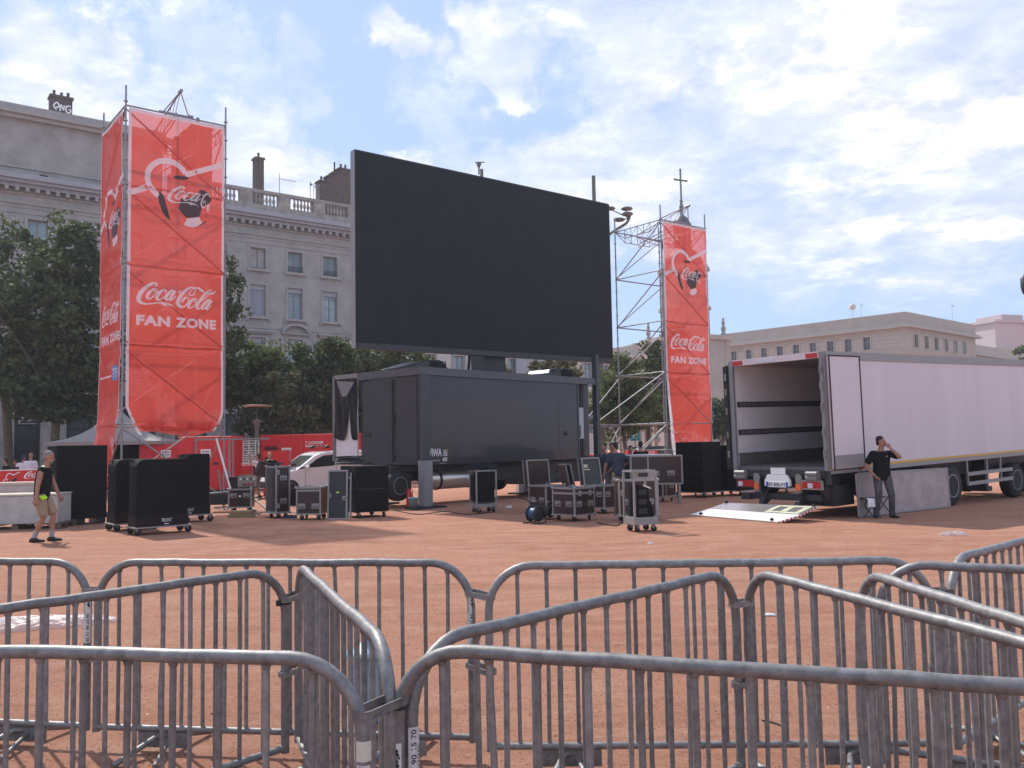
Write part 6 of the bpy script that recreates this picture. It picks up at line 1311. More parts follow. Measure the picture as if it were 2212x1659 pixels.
for x, y in ((.05,.05),(L_-.05,.05),(L_-.05,W2-.05),(.05,W2-.05)): m = MB(); m.box(x-.03,x+.03,y-.03,y+.03,0,z0); m.build('pole', 'galv_dull', tn)
m = MB(); m.box(.2,L_-.1,W2-.3,W2-.25,.0,2.1); m.build('back_wall', 'cover', tn)
def generator(label, px0, px1, Y, th, L_, H_, mark=True, louv=True):
    q = D(px0, 1000, Y); t = thing('generator', label, 'generator', (q.x, Y, 0), th, 'red hired generators')
    m = MB(); m.box(0, L_, 0, 1.6, .12, H_); m.build('housing', 'red_solid', t, bevel=.03); m = MB(); m.box(0.05,L_-.05,.05,1.55,0,.118); m.build('skid', 'black', t)
    for k in range(int(L_/1.2)): m = MB(); m.box(.6+1.2*k,.612+1.2*k,-.006,-.001,.2,H_-.1); m.build('door_seam', 'black', t)
    if louv:
        for x in (.2,):
            for z in (.7, 1.15, 1.6): m = MB(); [m.box(x,x+.55,-.03,-.002,z+.05*j,z+.03+.05*j) for j in range(4)]; m.build('louvre', 'black', t)
    m = MB(); m.box(.9,1.3,-.012,-.002,1.42,1.72); st_ = m.build('sticker', 'white_solid', t); m = MB(); m.box(.95,1.25,-.015,-.0125,1.6,1.64); m.box(.95,1.25,-.015,-.0125,1.5,1.54); m.build('print', 'frame_grey', st_)
    m = MB(); m.box(1.4,1.6,-.03,-.002,1.1,1.2); m.build('latch', 'black', t)
    if mark:
        m = MB(); put_text(m, 'LOXAM', lambda u, v: (u, -.008, v), 2.02, 2.62, 1.86, 1.98, .03); put_text(m, '0820 16 24 24', lambda u, v: (u, -.008, v), 1.88, 2.62, 1.73, 1.83, .01); m.prism([(1.88,1.86),(1.91,1.86),(1.97,1.98),(1.88,1.98),(1.88,1.96),(1.94,1.96)], -.01, -.007, 'y'); m.build('lettering', 'white_solid', t)
    m = MB(); m.lathe([(.05,H_),(.05,H_+.45)], (L_*.56,.5,0), 10); m.build('exhaust', 'galv_dull', t)
generator('long red generator behind the white van, with white hire lettering', 562, 740, 37, .06, 5.6, 2.28)
generator('red generator seen between the legs of the left tower', 384, 460, 34.5, .0, 2.1, 2.22, False, False)
generator('lower red generator under the left tower, left of the other one', 300, 382, 36, .02, 2.2, 1.95, True, False)
q = g_(553,1078); t = thing('red_cabinet', 'narrow red cabinet behind the man in the white shirt', 'cabinet', (q[0]-.2, 31.5, 0), .1); m = MB(); m.box(0,.9,0,.6,0,1.62); m.build('housing', 'red_solid', t); m = MB(); m.box(.05,.3,-.005,-.001,1.2,1.4); m.build('window', 'black', t)
rk = thing('wire_rack', 'white wire grid held up beside the lamp post by the man in the white shirt', 'wire rack', (*D(525,1010,30.6)[:2], 0), .1)
c0 = D(525,1010,30.6)
m = MB(); z0_, z1_ = 1.14, 1.98
for x in (0,.2,.42,.52): m.tube((x,.0+.1*(x>.43),z0_),(x,.0+.1*(x>.43),z1_),.011,5)
for k in range(11): z = z0_+(z1_-z0_)*k/10; m.tube((0,0,z),(.43,0,z),.008,5); m.tube((.43,0,z),(.52,.1,z),.006,4)
m.build('grid', 'white_solid', rk)
t = thing('steel_gate', 'grey blue steel gate frame standing behind the wire rack', 'gate', (*D(505,1000,33)[:2], 0), .1); m = MB(); m.box(-1.4,1.3,0,.04,2.05,2.12); m.box(-1.4,-1.35,0,.04,0,2.05); m.box(-.05,.0,0,.04,0,2.05); m.box(-.2,-.12,0,.04,0,2.0); m.build('frame', 'frame_grey', t); m = MB(); m.box(.6,1.0,-.01,.03,1.75,1.85); m.build('plate', 'black', t)

# white van
VO = G(622, 1088); q = D(661,1011,31.3); VO = (q.x-1.25*cos(.6), 31.3-1.25*sin(.6)); vt = thing('delivery_van', 'white delivery van facing left, half hidden behind the cases and the open truck door', 'van', (VO[0], VO[1], 0), .6)
SCV = .90
side = [(0,.35),(.02,.62),(.10,.80),(.35,.93),(1.0,1.06),(1.12,1.12),(1.75,1.58),(2.0,1.68),(2.35,1.74),(4.2,1.76),(4.34,1.66),(4.38,.4),(4.2,.3),(.12,.28)]
m = MB(); m.prism([(x*SCV, z*SCV) for x, z in side], .0, 1.65, 'y')
o = m.build('body', 'white_car', vt, bevel=.06)
def vpoly(pts, y, th, nm, mt, par=vt): m = MB(); m.prism([(x*SCV, z*SCV) for x, z in pts], y, y+th, 'y'); return m.build(nm, mt, par)
vpoly([(1.38,1.10),(2.55,1.16),(2.62,1.22),(2.62,1.56),(2.5,1.6),(2.12,1.57),(1.85,1.45)], -.006, .004, 'side_window', 'glass')
vpoly([(1.02,1.04),(1.3,1.08),(1.36,1.13),(1.22,1.14)], -.007, .004, 'quarter_window', 'glass')
m = MB(); n = .01; a = [(1.16,1.15),(1.76,1.575)]; nx_, nz_ = -.012*.58, .012*.8; m.add([((a[0][0])*SCV+nx_,.1,a[0][1]*SCV+nz_),((a[0][0])*SCV+nx_,1.55,a[0][1]*SCV+nz_),(a[1][0]*SCV+nx_,1.48,a[1][1]*SCV+nz_),(a[1][0]*SCV+nx_,.17,a[1][1]*SCV+nz_)], [(0,3,2,1)]); m.build('windscreen', 'windscreen', vt)
m = MB(); m.box(2.66*SCV,2.67*SCV,-.004,-.001,.4,1.6); m.box(1.36*SCV,1.37*SCV,-.004,-.001,.4,1.02); m.build('door_seam', 'black', vt)
m = MB(); m.box(2.35*SCV,2.6*SCV,-.03,-.001,.93*SCV,.97*SCV); m.build('door_handle', 'black', vt)
m = MB(); m.ell((.14,.22,.76),(.14,.2,.10), 10, 7); m.build('headlight', 'lens_clear', vt)
m = MB(); m.ell((1.42*SCV,-.1,1.12*SCV),(.07,.1,.09), 10, 7); m.build('wing_mirror', 'white_car', vt)
m = MB(); m.prism([(1.98,1.66),(2.0,1.74),(2.1,1.80),(2.16,1.74),(2.2,1.70)], .05, .16, 'y'); m.prism([(1.98,1.66),(2.0,1.74),(2.1,1.80),(2.16,1.74),(2.2,1.70)], 1.45, 1.56, 'y'); m.box(2.05,2.12,.16,1.45,1.74,1.77); m.build('roof_bar', 'black', vt)
wheel(vt, .78*SCV, .08, .3, .3, .2, -1, 'y', 'alu_mat'); wheel(vt, 3.5*SCV, .08, .3, .3, .2, -1, 'y', 'alu_mat'); wheel(vt, .78*SCV, 1.55, .3, .3, .2, 1, 'y', 'alu_mat'); wheel(vt, 3.5*SCV, 1.55, .3, .3, .2, 1, 'y', 'alu_mat')
m = MB(); m.box(-.02,.05,.3,1.35,.3,.52); m.build('bumper', 'black', vt)

# bannered barrier line along the back
FO = Vector((-19.9, 29.55, 0)); FD = Vector((cos(.62), sin(.62), 0))
def bpanel(i, px=None):
    p = FO+FD*(2.25*i)
    names = {0:'farthest left bannered barrier, cut by the left edge', 1:'bannered barrier directly behind the walking man', 2:'bannered barrier hidden mostly by the leftmost covered stack'}
    t = thing('bannered_barrier', names.get(i, 'bannered barrier number %d along the back line, counted from the left edge' % (i+1)), 'barrier', (p.x, p.y, 0), .62, 'barriers with red banners along the back')
    m = MB(); m.path(catmull([(0,0,.1),(0,0,1.0),(.1,0,1.1),(2.1,0,1.1),(2.2,0,1.0),(2.2,0,.1)],3), .02, 6); m.build('frame', 'galv_dull', t)
    m = MB()
    for k in range(9): x = .22+.22*k; m.tube((x,.0,.15),(x,.0,1.08),.009,5)
    m.tube((0,0,.15),(2.2,0,.15),.015,5)
    for x in (.5,1.7): m.path([(x-.12,-.3,0),(x,0,.14),(x+.12,.3,0)], .014, 5); 
    m.build('bars', 'galv_dull', t)
    m = MB(); m.box(.0,2.24,-.045,-.03,.36,1.12); b = m.build('banner', 'red_solid', t); m = MB(); m.box(0,2.24,-.0475,-.0455,1.085,1.12); m.box(0,.02,-.0475,-.0455,.36,1.083); m.build('white_border', 'white_solid', b)
    m = MB(); wordmark(m, lambda u, v, l: (.78+u*.00052, -.05-l, .74+v*.00045)); put_text(m, 'FAN ZONE', lambda u, v: (u, -.05, v), .92, 1.72, .56, .65, .03); put_text(m, 'TF1', lambda u, v: (u, -.05, v), 1.35, 1.6, .41, .48, .02); m.box(.8,1.3,-.05,-.048,.43,.45)
    k_ = MB(); F = lambda x, y, l: (.12+x*.00026, -.048-l*.5, 1.02-.00032*y); emblem(F, m, k_); m.build('white_lettering', 'white_solid', b); k_.build('black_emblem', 'ink', b)
for i in range(14): bpanel(i)
# a few far right extras: crates of drinks, parking sign, posts
for i, px in enumerate((1378, 1400)):
    q = D(px, 990, 40); t = thing('drinks_fridge', 'red drinks fridge with white script, %s of the two behind the right tower' % ('left one' if i == 0 else 'right one'), 'fridge', (q.x, 40, 0), .1)
    m = MB(); m.box(-.45,.45,0,.6,0,1.35); m.build('body', 'red_solid', t, bevel=.02); m = MB(); wordmark(m, lambda u, v, l: (-.35+u*.00035, -.004-l, 1.05+v*.00035)); m.build('lettering', 'white_solid', t)
q = D(1372, 940, 55); t = thing('parking_sign', 'small blue square parking sign on a pole, seen through the right tower', 'sign', (q.x, 55, 0)); m = MB(); m.box(-.33,.33,0,.03,q.z-.35,q.z+.35); s_ = m.build('plate', 'teal_sign', t); m = MB(); put_text(m, 'P', lambda u, v: (u, -.003, v), -.13, .13, q.z-.22, q.z+.22, .02); m.build('lettering', 'white_solid', s_); m = MB(); m.lathe([(.04,0),(.04,q.z-.35)], (0,.05,0), 8); m.build('pole', 'galv_dull', t)
for i, (px, h) in enumerate(((1345,2.3),(1352,2.2),(1383,2.9),(1396,3.3),(1401,3.7),(1405,3.5),(1418,2.9),(1440,2.6))):
    q = D(px, 990, 60); t = thing('stone_post', 'pale upright post in the far row, the %s one from the left' % ('first','second','third','fourth','fifth','sixth','seventh','eighth')[i], 'post', (q.x, 60, 0), 0, 'pale posts under the far trees'); m = MB(); m.box(-.13,.13,-.13,.13,0,h); m.box(-.16,.16,-.16,.16,h+.002,h+.08); m.build('shaft', 'post_pale', t)
q = D(1420, 950, 60); t = thing('globe_lamp', 'white globe lamp among the far posts', 'street lamp', (q.x, 60, 0)); m = MB(); m.lathe([(.05,0),(.05,q.z-.2)], (0,0,0), 8); m.build('pole', 'lamp_alu', t); m = MB(); m.ell((0,0,q.z),(.24,.24,.24)); m.build('globe', 'pale_wall', t)
q = D(1400, 976, 48); t = thing('parked_car', 'dark parked car roof seen behind the man in black', 'car', (q.x-2, 48, 0), .1)
m = MB(); m.prism([(0,.3),(0,.85),(.9,.98),(1.6,1.42),(3.2,1.45),(4.0,1.0),(4.4,.9),(4.4,.3)], 0, 1.7, 'y'); m.build('body', 'black', t, bevel=.08); m = MB(); m.prism([(1.1,1.0),(1.65,1.36),(3.1,1.38),(3.7,1.02)], -.01, -.004, 'y'); m.build('side_window', 'glass', t)
for x in (.9, 3.5): wheel(t, x, .1, .32, .32, .2, -1, 'y', 'alu_mat')

# ================================================================== CROWD BARRIERS
BH = 1.085
def barrier(label, P0, P1, n_bars, sticker=None, feet=True, hook=True, tape=None, to=None):
    """P0, P1: ground points of the two end posts (x,y)"""
    a, b = Vector((*P0, 0)), Vector((*P1, 0)); L = (b-a).length; rz = atan2(b.y-a.y, b.x-a.x)
    t = thing('crowd_barrier', label, 'barrier', (a.x, a.y, 0), rz, 'galvanised crowd barriers in the foreground')
    R = .235; zt = BH-.0235
    arc = lambda cx, s: [(cx+s*-R*cos(q), 0, zt-R+R*sin(q)) for q in np.linspace(0, pi/2, 9)]
    pts = [(0,0,.10)]+[(0,0,z) for z in np.linspace(.3, zt-R-.05, 5)]+[(x, 0, z) for x, _, z in arc(R, 1)]
    xs = np.linspace(R+.12, L-R-.12, 14); rg = random.Random(label)
    for x in xs: pts.append((x, rg.uniform(-.003,.003), zt+rg.uniform(-.003,.0015)))
    pts += [(x, 0, z) for x, _, z in arc(L-R, -1)[::-1]]+[(L,0,z) for z in np.linspace(zt-R-.05, .3, 5)]+[(L,0,.10)]
    m = MB(); m.path(pts, .0222, 14); m.build('frame_tube', 'galv', t)
    m = MB(); m.path([(.0,0,.125),(L,0,.125)], .0185, 12); m.build('bottom_rail', 'galv', t)
    for k in range(n_bars):
        x = L*(k+1)/(n_bars+1); d = 0
        if x < R: d = R-sqrt(max(0, R*R-(R-x)**2))
        if x > L-R: d = R-sqrt(max(0, R*R-(x-L+R)**2))
        m = MB(); j = rg.uniform(-.006,.006); bd = rg.uniform(-.012, .012) if rg.random() < .08 else 0; m.path(catmull([(x,0,.13),(x+j*.5,rg.uniform(-.004,.004)+bd*.5,.38),(x+j+bd,rg.uniform(-.003,.003)+bd,.62),(x,0,zt-d-.012)],3) if bd else [(x,0,.13),(x+j*.5,rg.uniform(-.004,.004),.55),(x,0,zt-d-.012)], .0112, 9); m.lathe([(.013,zt-d-.034),(.019,zt-d-.018)], (x,0,0), 9); m.build('bar', 'galv', t)
    if feet:
        for x in (.42, L-.42):
            m = MB(); m.box(x-.16,x+.16,-.004,.004,.02,.105); ft = m.build('foot_plate', 'galv', t)
            m = MB(); m.path([(x-.13,-.30,.018),(x-.04,-.02,.085),(x+.04,.02,.085),(x+.13,.30,.018)], .0165, 8); m.path([(x+.1,-.28,.018),(x+.03,-.0,.06)], .013, 8); m.build('foot_tube', 'galv', ft)
    if hook:
        hd_, hl_ = 0., .085
        if to: v_ = Matrix.Rotation(-rz, 3, 'Z') @ (Vector((*to, 0))-b); hd_, hl_ = atan2(v_.y, v_.x), v_.length
        for z in (.90, .51):
            m = MB(); m.T = Matrix.Translation((L, 0, 0)) @ Matrix.Rotation(hd_, 4, 'Z') @ Matrix.Translation((-L, 0, 0)); ring = [(L-.03*cos(a), .031*sin(a)) for a in np.linspace(-pi/2, pi/2, 7)]+[(L+hl_+.03*cos(a), .031*sin(a)) for a in np.linspace(pi/2, -pi/2, 7)]; n_ = len(ring)
            out_ = [(x+(.005 if x > L+.03 else -.005)*(abs(y) < .03), y*1.16) for x, y in ring]
            vs = [(x, y, zz) for rr in (ring, out_) for zz in (z-.014, z+.014) for x, y in rr]
            m.add(vs, [f4 for i in range(n_) for j in [(i+1) % n_] for f4 in ((i, j, n_+j, n_+i), (2*n_+i, 3*n_+i, 3*n_+j, 2*n_+j), (n_+i, n_+j, 3*n_+j, 3*n_+i), (i, 2*n_+i, 2*n_+j, j))]); m.build('coupling', 'galv', t)
    def band(x, z0, z1, mt, r=.0245, a0=-2.6, a1=-.5):
        m = MB(); N_ = 10; vs = []
        for z in (z0, z1):
            for q in np.linspace(a0, a1, N_): vs.append((x+r*cos(q), r*sin(q), z))
        m.add(vs, [(i, i+1, N_+i+1, N_+i) for i in range(N_-1)], True); return m.build('sticker' if mt == 'sticker' else 'tape', mt, t)
    if sticker:
        x, z0, z1, side, words, ang = sticker
        s_ = band(x, z0, z1, 'sticker', .0245, ang-.95, ang+.95); m = MB()
        def F(u, v):            # u along the text (vertical), v across (arc length)
            q = ang+v/.025; return (x+.0256*cos(q), .0256*sin(q), z0+u if side > 0 else z1-u)
        H_ = z1-z0
        for (wd, u0, u1, v0, v1, bo) in words: put_text(m, wd, lambda u, v: F(u*H_, v), u0, u1, v0 if side < 0 else -v0, v1 if side < 0 else -v1, bo)
        for k in range(6 if not words or words[0][0][0] != 'E' else 0):
            u = .06+.035*k; q1, q2 = .004*(k % 2), .013+.006*((k*7) % 3)/2; m.add([F(u*H_, q1), F((u+.024)*H_, q1+.002), F((u+.034)*H_, q2*.6), F((u+.02)*H_, q2), F((u-.004)*H_, q2-.003)], [(0,1,2,3,4)])
        m.build('print', 'ink', s_)
    if tape: band(tape[0], tape[1], tape[2], 'tape', .0243, -3.0, -.1)
    return t
W1 = [('04 37 90 15 70', .40, .97, -.004, .012, .012), ('VILLE DE LYON', .03, .38, -.020, -.010, .0)]
W2 = [('04 37 90 15 70', .06, .97, -.004, .014, .012), ('FESTIVITES', .15, .72, -.018, -.008, .0)]
barrier('barrier at the far left of the back row, cut by the left edge', (-4.69, 5.60), (-2.50, 5.19), 16, to=(-2.43, 5.17), sticker=(2.228, .60, .88, -1, W1, -1.15))
barrier('back row barrier just left of the centre, ending at the joint with a sticker', (-2.43, 5.17), (-.245, 4.87), 16, to=(-.145, 4.72), sticker=(2.2, .62, .90, -1, W1, -1.3))
barrier('back row barrier right of the centre, the longest rail running behind the V', (-.145, 4.72), (2.17, 4.65), 14)
barrier('nearest barrier at the lower left, its right corner beside the centre joint', (-2.62, 3.07), (-.47, 2.715), 13, to=(-.385, 2.87), tape=(2.182, .765, .825), sticker=(2.182, .45, .755, 1, [('ECONOMIQUE', .50, .99, -.005, .012, .006)], -1.35))
barrier('nearest barrier at the lower right, its left corner held by a black cable tie', (-.385, 2.87), (1.70, 2.17), 13, hook=False, sticker=(0., .45, .767, -1, [('VILLE DE LYON', .32, .95, -.006, .010, .01)], -1.6))
barrier('slanted barrier at the left, rising from the left edge to the far middle joint', (-2.66, 3.10), (-1.235, 4.755), 15, to=(-1.205, 4.92))
barrier('barrier running steeply from the far middle joint down to the centre joint', (-1.205, 4.92), (-.405, 2.86), 15, hook=False)
barrier('left arm of the V on the right, rising from the centre joint to the tip', (-.345, 2.90), (1.085, 4.395), 13, to=(1.15, 4.43), sticker=(0., .60, .806, 1, W2, -1.75))
barrier('right arm of the V, falling from the tip towards the right edge', (1.15, 4.43), (1.71, 2.30), 14)
barrier('barrier right of the V, running from its own corner to the right edge', (1.675, 4.33), (1.80, 2.13), 14, sticker=(0., .62, .92, 1, W1, -2.05))
barrier('back row barrier at the right, its left corner overlapping the long back rail', (1.87, 4.57), (3.80, 3.54), 14)
barrier('farthest right barrier, its rail rising to the right edge', (2.265, 4.635), (3.88, 6.12), 16)
t = thing('cable_tie', 'black cable tie around the near right barrier post at the centre joint', 'cable tie', (-.385, 2.87, 0)); m = MB(); m.path([(.0285*cos(a), .0285*sin(a), .875) for a in np.linspace(0, 2*pi, 17)[:-1]], .006, 6, closed=True); m.box(-.045,-.02,-.03,-.012,.862,.892); m.build('strap', 'black', t)
t = thing('cable_tie', 'black cable tie at the far middle joint of the slanted left barrier', 'cable tie', (-1.235, 4.755, 0)); m = MB(); m.path([(.0285*cos(a), .0285*sin(a), .88) for a in np.linspace(0, 2*pi, 17)[:-1]], .006, 6, closed=True); m.box(-.04,-.015,-.035,-.015,.87,.90); m.build('strap', 'black', t)

# ================================================================== PEOPLE
def remesh(m, name, mt, vox, parent, extra=None, smooth=4):
    me = m.mesh('tmp'); o = bpy.data.objects.new('tmp', me); COL.objects.link(o)
    r = o.modifiers.new('r', 'REMESH'); r.mode = 'VOXEL'; r.voxel_size = vox; r.use_smooth_shade = True
    s = o.modifiers.new('s', 'SMOOTH'); s.iterations = smooth; s.factor = .5
    bpy.context.view_layer.update(); me2 = bpy.data.meshes.new_from_object(o.evaluated_get(bpy.context.evaluated_depsgraph_get()))
    bpy.data.objects.remove(o); bpy.data.meshes.remove(me)
    if extra and extra.v:
        bm = bmesh.new(); bm.from_mesh(me2); e = extra.mesh('e'); bm.from_mesh(e); bm.to_mesh(me2); bm.free(); bpy.data.meshes.remove(e)
    me2.materials.clear(); me2.materials.append(M[mt]); me2.polygons.foreach_set('use_smooth', [True]*len(me2.polygons))
    ob = bpy.data.objects.new(name, me2); COL.objects.link(ob); ob.parent = parent; return ob
def ik(a, c, l1, l2, pole):
    a, c = Vector(a), Vector(c); d = c-a; L = min(d.length, (l1+l2)*.999); dn = d.normalized()
    x = (l1*l1-l2*l2+L*L)/(2*L); h = sqrt(max(1e-6, l1*l1-x*x)); p = Vector(pole); p = (p-dn*p.dot(dn)).normalized()
    return a+dn*x+p*h
def ellring(m, secs, n=16):            # loft of ellipses: (centre, side vec, fwd vec)
    vs = []
    for c, sx, sy in secs:
        for j in range(n): a = 2*pi*j/n; vs.append(Vector(c)+Vector(sx)*cos(a)+Vector(sy)*sin(a))
    k = len(secs); m.add(vs, [(i*n+j, i*n+(j+1) % n, (i+1)*n+(j+1) % n, (i+1)*n+j) for i in range(k-1) for j in range(n)]+[tuple(range(n))[::-1], tuple(range((k-1)*n, k*n))], True)
def hand(ex, W_, dirv, palm, sc=1., curl=.5):
    """five fingers rooted in the palm; dirv = along the hand, palm = palm normal"""
    d, p = Vector(dirv).normalized(), Vector(palm); p = (p-d*p.dot(d)).normalized(); s = d.cross(p); W_ = Vector(W_)
    for i, (o, l) in enumerate(((-.030,.068),(-.010,.078),(.010,.073),(.030,.058))):
        b = W_+d*.085*sc+s*o*sc; f1 = d*cos(curl)+p*sin(curl); f2 = d*cos(curl*2.1)+p*sin(curl*2.1); f3 = d*cos(curl*2.9)+p*sin(curl*2.9)
        q1 = b+f1*l*.45*sc; q2 = q1+f2*l*.32*sc; q3 = q2+f3*l*.24*sc
        ex.path([b-d*.02, b, q1, q2, q3], [.009*sc,.0095*sc,.0088*sc,.008*sc,.0055*sc], 7)
    b = W_+d*.025*sc-s*.03*sc; q1 = b+(d*.6-s*.75+p*.3).normalized()*.035*sc; q2 = q1+(d*.9-s*.15+p*.4).normalized()*.032*sc; ex.path([b, q1, q2, q2+(d*.9+p*.4)*.014*sc], [.012*sc,.0115*sc,.0095*sc,.006*sc], 7)
def person(label, loc, rz, H=1.75, hip=(0,0,.93), lean=(0,0), feet=((-.1,0),(.1,0)), footdir=(0,0), hands=((-.28,.02,.80),(.28,.02,.80)), epole=((-.4,-1,-.1),(.4,-1,-.1)), knee=(0,1,0),
           head=(0,0,0), top='cl_black', sleeves='short', legs='long', bottom='cl_jeans', hair='hair_dark', skin='skin', beard=False, socks=False, vox=.014, palms=((.3,0,0),(-.3,0,0)), curl=(.35,.35), shrug=0, bald=False, group=None, belly=0, cap=None):
    s = H/1.75; t = thing('person', label, 'person', (loc[0], loc[1], 0), rz, group)
    V = Vector; hp = V(hip)*s; ch = hp+V((lean[0], lean[1], .50))*s
    ax = (ch-hp).normalized(); sd = V((1,0,0)); fw = ax.cross(sd)*-1
    if fw.y < 0: fw = -fw
    nk = ch+ax*.03*s+fw*.01*s; hd = nk+V((head[1]*.12, .03-head[2]*.0+abs(head[2])*.10, .17-abs(head[2])*.05))*s
    shL, shR = ch-sd*.175*s-ax*.055*s, ch+sd*.175*s-ax*.055*s
    hpL, hpR = hp-sd*.095*s-V((0,0,.02))*s, hp+sd*.095*s-V((0,0,.02))*s
    b = MB(); ex = MB()
    secs = [(hp-ax*.08*s, .160, .112), (hp, .172, .126), (hp+ax*.10*s, .166, .122+belly*.5), (hp+ax*.20*s, .162, .120+belly), (hp+ax*.32*s, .176, .124+belly*.3), (hp+ax*.42*s, .184, .118), (ch-ax*.01*s, .158, .090), (ch+ax*.03*s, .07, .06)]
    ellring(b, [(c, sd*x*s, fw*y*s) for c, x, y in secs])
    b.cap(nk-ax*.05*s, hd-V((0,.01,.06))*s, .062*s, .054*s); b.cap(shL, shR, .062*s, .062*s)
    # head
    yaw = head[0]; Rh = Matrix.Rotation(-yaw, 3, 'Z') @ Matrix.Rotation(-head[2]*.9, 3, 'X'); hz = lambda x, y, z: hd+Rh @ (V((x, y, z))*s)
    b.ell(hz(0,-.012,.035), (.073*s,.092*s,.095*s), 16, 12, Rh); b.ell(hz(0,.018,-.035), (.056*s,.066*s,.072*s), 14, 10, Rh); b.ell(hz(0,.062,-.072), (.028*s,.025*s,.024*s), 10, 8, Rh)
    b.cap(hz(0,.078,.012), hz(0,.102,-.022), .010*s, .016*s, 8); b.cap(hz(-.03,.074,.028), hz(.03,.074,.028), .012*s, .012*s, 8)
    b.cap(hz(-.02,.078,-.054), hz(.02,.078,-.054), .009*s, .009*s, 8)
    for q in (-1, 1): b.ell(hz(q*.074,-.008,-.002), (.011*s,.019*s,.032*s), 8, 8, Rh)
    # arms
    arms = []
    for k, (sh, hn, ep) in enumerate(((shL, hands[0], epole[0]), (shR, hands[1], epole[1]))):
        hn = V(hn)*s; el = ik(sh, hn, .295*s, .265*s, ep); dd = (hn-el).normalized(); hn = el+dd*.255*s if (hn-el).length > .27*s else hn
        b.cap(sh, el, .057*s, .044*s); b.cap(el, hn, .046*s, .029*s); dd = (hn-el).normalized()
        pm = V(palms[k]); pm = (pm-dd*pm.dot(dd)); pm = pm.normalized() if pm.length > .01 else dd.orthogonal(); sv_ = dd.cross(pm)
        ellring(b, [(hn-dd*.01*s, sv_*.026*s, pm*.020*s), (hn+dd*.03*s, sv_*.038*s, pm*.017*s), (hn+dd*.07*s, sv_*.044*s, pm*.016*s), (hn+dd*.095*s, sv_*.040*s, pm*.012*s)], 12)
        hand(ex, hn, dd, pm, s, curl[k]); arms.append((sh, el, hn))
    lg = []
    for k, (h0, f) in enumerate(((hpL, feet[0]), (hpR, feet[1]))):
        an = V((f[0], f[1], .085+(f[2] if len(f) > 2 else 0)))*s; an = V((f[0], f[1], an.z)); kn = ik(h0, an, .435*s, .43*s, knee if not isinstance(knee[0], tuple) else knee[k])
        b.cap(h0, kn, .088*s, .056*s); b.cap(kn, an, .056*s, .036*s); b.ell(kn*.62+an*.38+V((0,-.018,0))*s, (.054*s,.056*s,.11*s), 10, 8)
        fd = V((sin(footdir[k]), cos(footdir[k]), 0)); b.cap(an-V((0,0,.03))*s, an+fd*.13*s-V((0,0,.05))*s, .036*s, .028*s); lg.append((h0, kn, an, fd))
    remesh(b, 'body', skin, vox, t, ex)
    # eyes
    m = MB()
    for q in (-1, 1): m.ell(hz(q*.030,.076,.010), (.011*s,.007*s,.0065*s), 8, 6, Rh)
    m.build('eyes', 'ink', t)
    g = .011*s
    if top:                            # shirt
        m = MB(); ellring(m, [(c, sd*(x+.014)*s, fw*(y+.014)*s) for c, x, y in [(hp-ax*.13*s, .160, .112)]+secs[:-1]]+[(ch+ax*.005*s, sd*.09*s, fw*.075*s)])
        m.cap(shL+sd*.02*s, shR-sd*.02*s, .073*s, .073*s)
        if sleeves == 'short':
            for sh, el, hn in arms: m.cap(sh, sh+(el-sh)*.66, .075*s, .070*s)
            for sh, el, hn in arms: e2 = sh+(el-sh)*.78; m.path([sh+(el-sh)*.3, e2], [.074*s,.077*s], 12)
        else:
            for sh, el, hn in arms: m.ell(sh, (.062*s,.068*s,.075*s), 10, 8)
        remesh(m, 'shirt', top, vox, t, smooth=3)
        if sleeves == 'short': m = MB(); m.path([nk+V((.066*cos(a), .062*sin(a)+.004, -.03+.012*cos(a*2)))*s for a in np.linspace(0, 2*pi, 13)[:-1]], .013*s, 6, closed=True); m.build('collar', top, t)
    m = MB(); ellring(m, [(hp-ax*.115*s, sd*.165*s, fw*.120*s), (hp-ax*.05*s, sd*.172*s, fw*.126*s), (hp+ax*.05*s, sd*.171*s, fw*.125*s), (hp+ax*.08*s, sd*.162*s, fw*.118*s)])
    for k, (h0, kn, an, fd) in enumerate(lg):
        if legs == 'long':
            m.cap(h0, kn, .101*s, .073*s); m.cap(kn, an+V((0,0,.02))*s, .071*s, .060*s); m.path([kn*.2+an*.8, an-V((0,0,.03))*s], [.062*s,.066*s], 12)
        else:
            e2 = h0+(kn-h0)*.97; m.path([h0, h0+(kn-h0)*.5, e2], [.105*s,.100*s,.090*s], 14)
    remesh(m, 'shorts' if legs != 'long' else 'trousers', bottom, vox, t, smooth=3)
    for h0, kn, an, fd in lg:
        m = MB(); z = an.z-.085*s; q = lambda u, w_, h_: (an+fd*u*s-V((0,0,an.z-z-h_*s)), w_, h_)
        sdv = V((fd.y, -fd.x, 0)); se = []
        for u, w_, zc_, hh in ((-.075,.028,.035,.030),(-.05,.038,.045,.042),(0,.041,.05,.050),(.06,.043,.042,.040),(.12,.047,.034,.030),(.17,.040,.028,.024),(.20,.018,.022,.014)):
            c = V((an.x, an.y, z))+fd*u*s+V((0,0,zc_*s)); se.append((c, sdv*w_*s, V((0,0,hh*s))))
        ellring(m, se, 12); m.ell(an-V((0,0,.01))*s, (.046*s,.050*s,.035*s), 10, 8); m.build('shoe', 'shoe', t)
        if socks: m = MB(); m.path([an+V((0,0,.0))*s, an+(kn-an)*.30], [.043*s,.047*s], 12); m.build('sock', 'sock', t)
    if not bald:
        m = MB(); m.ell(hz(0,-.026,.056), (.0765*s,.090*s,.082*s), 16, 12, Rh); m.ell(hz(0,-.055,.012), (.072*s,.052*s,.068*s), 12, 10, Rh); m.ell(hz(0,-.07,-.03), (.055*s,.035*s,.05*s), 10, 8, Rh)
        remesh(m, 'hair', hair, .009 if vox < .018 else .014, t, smooth=2)
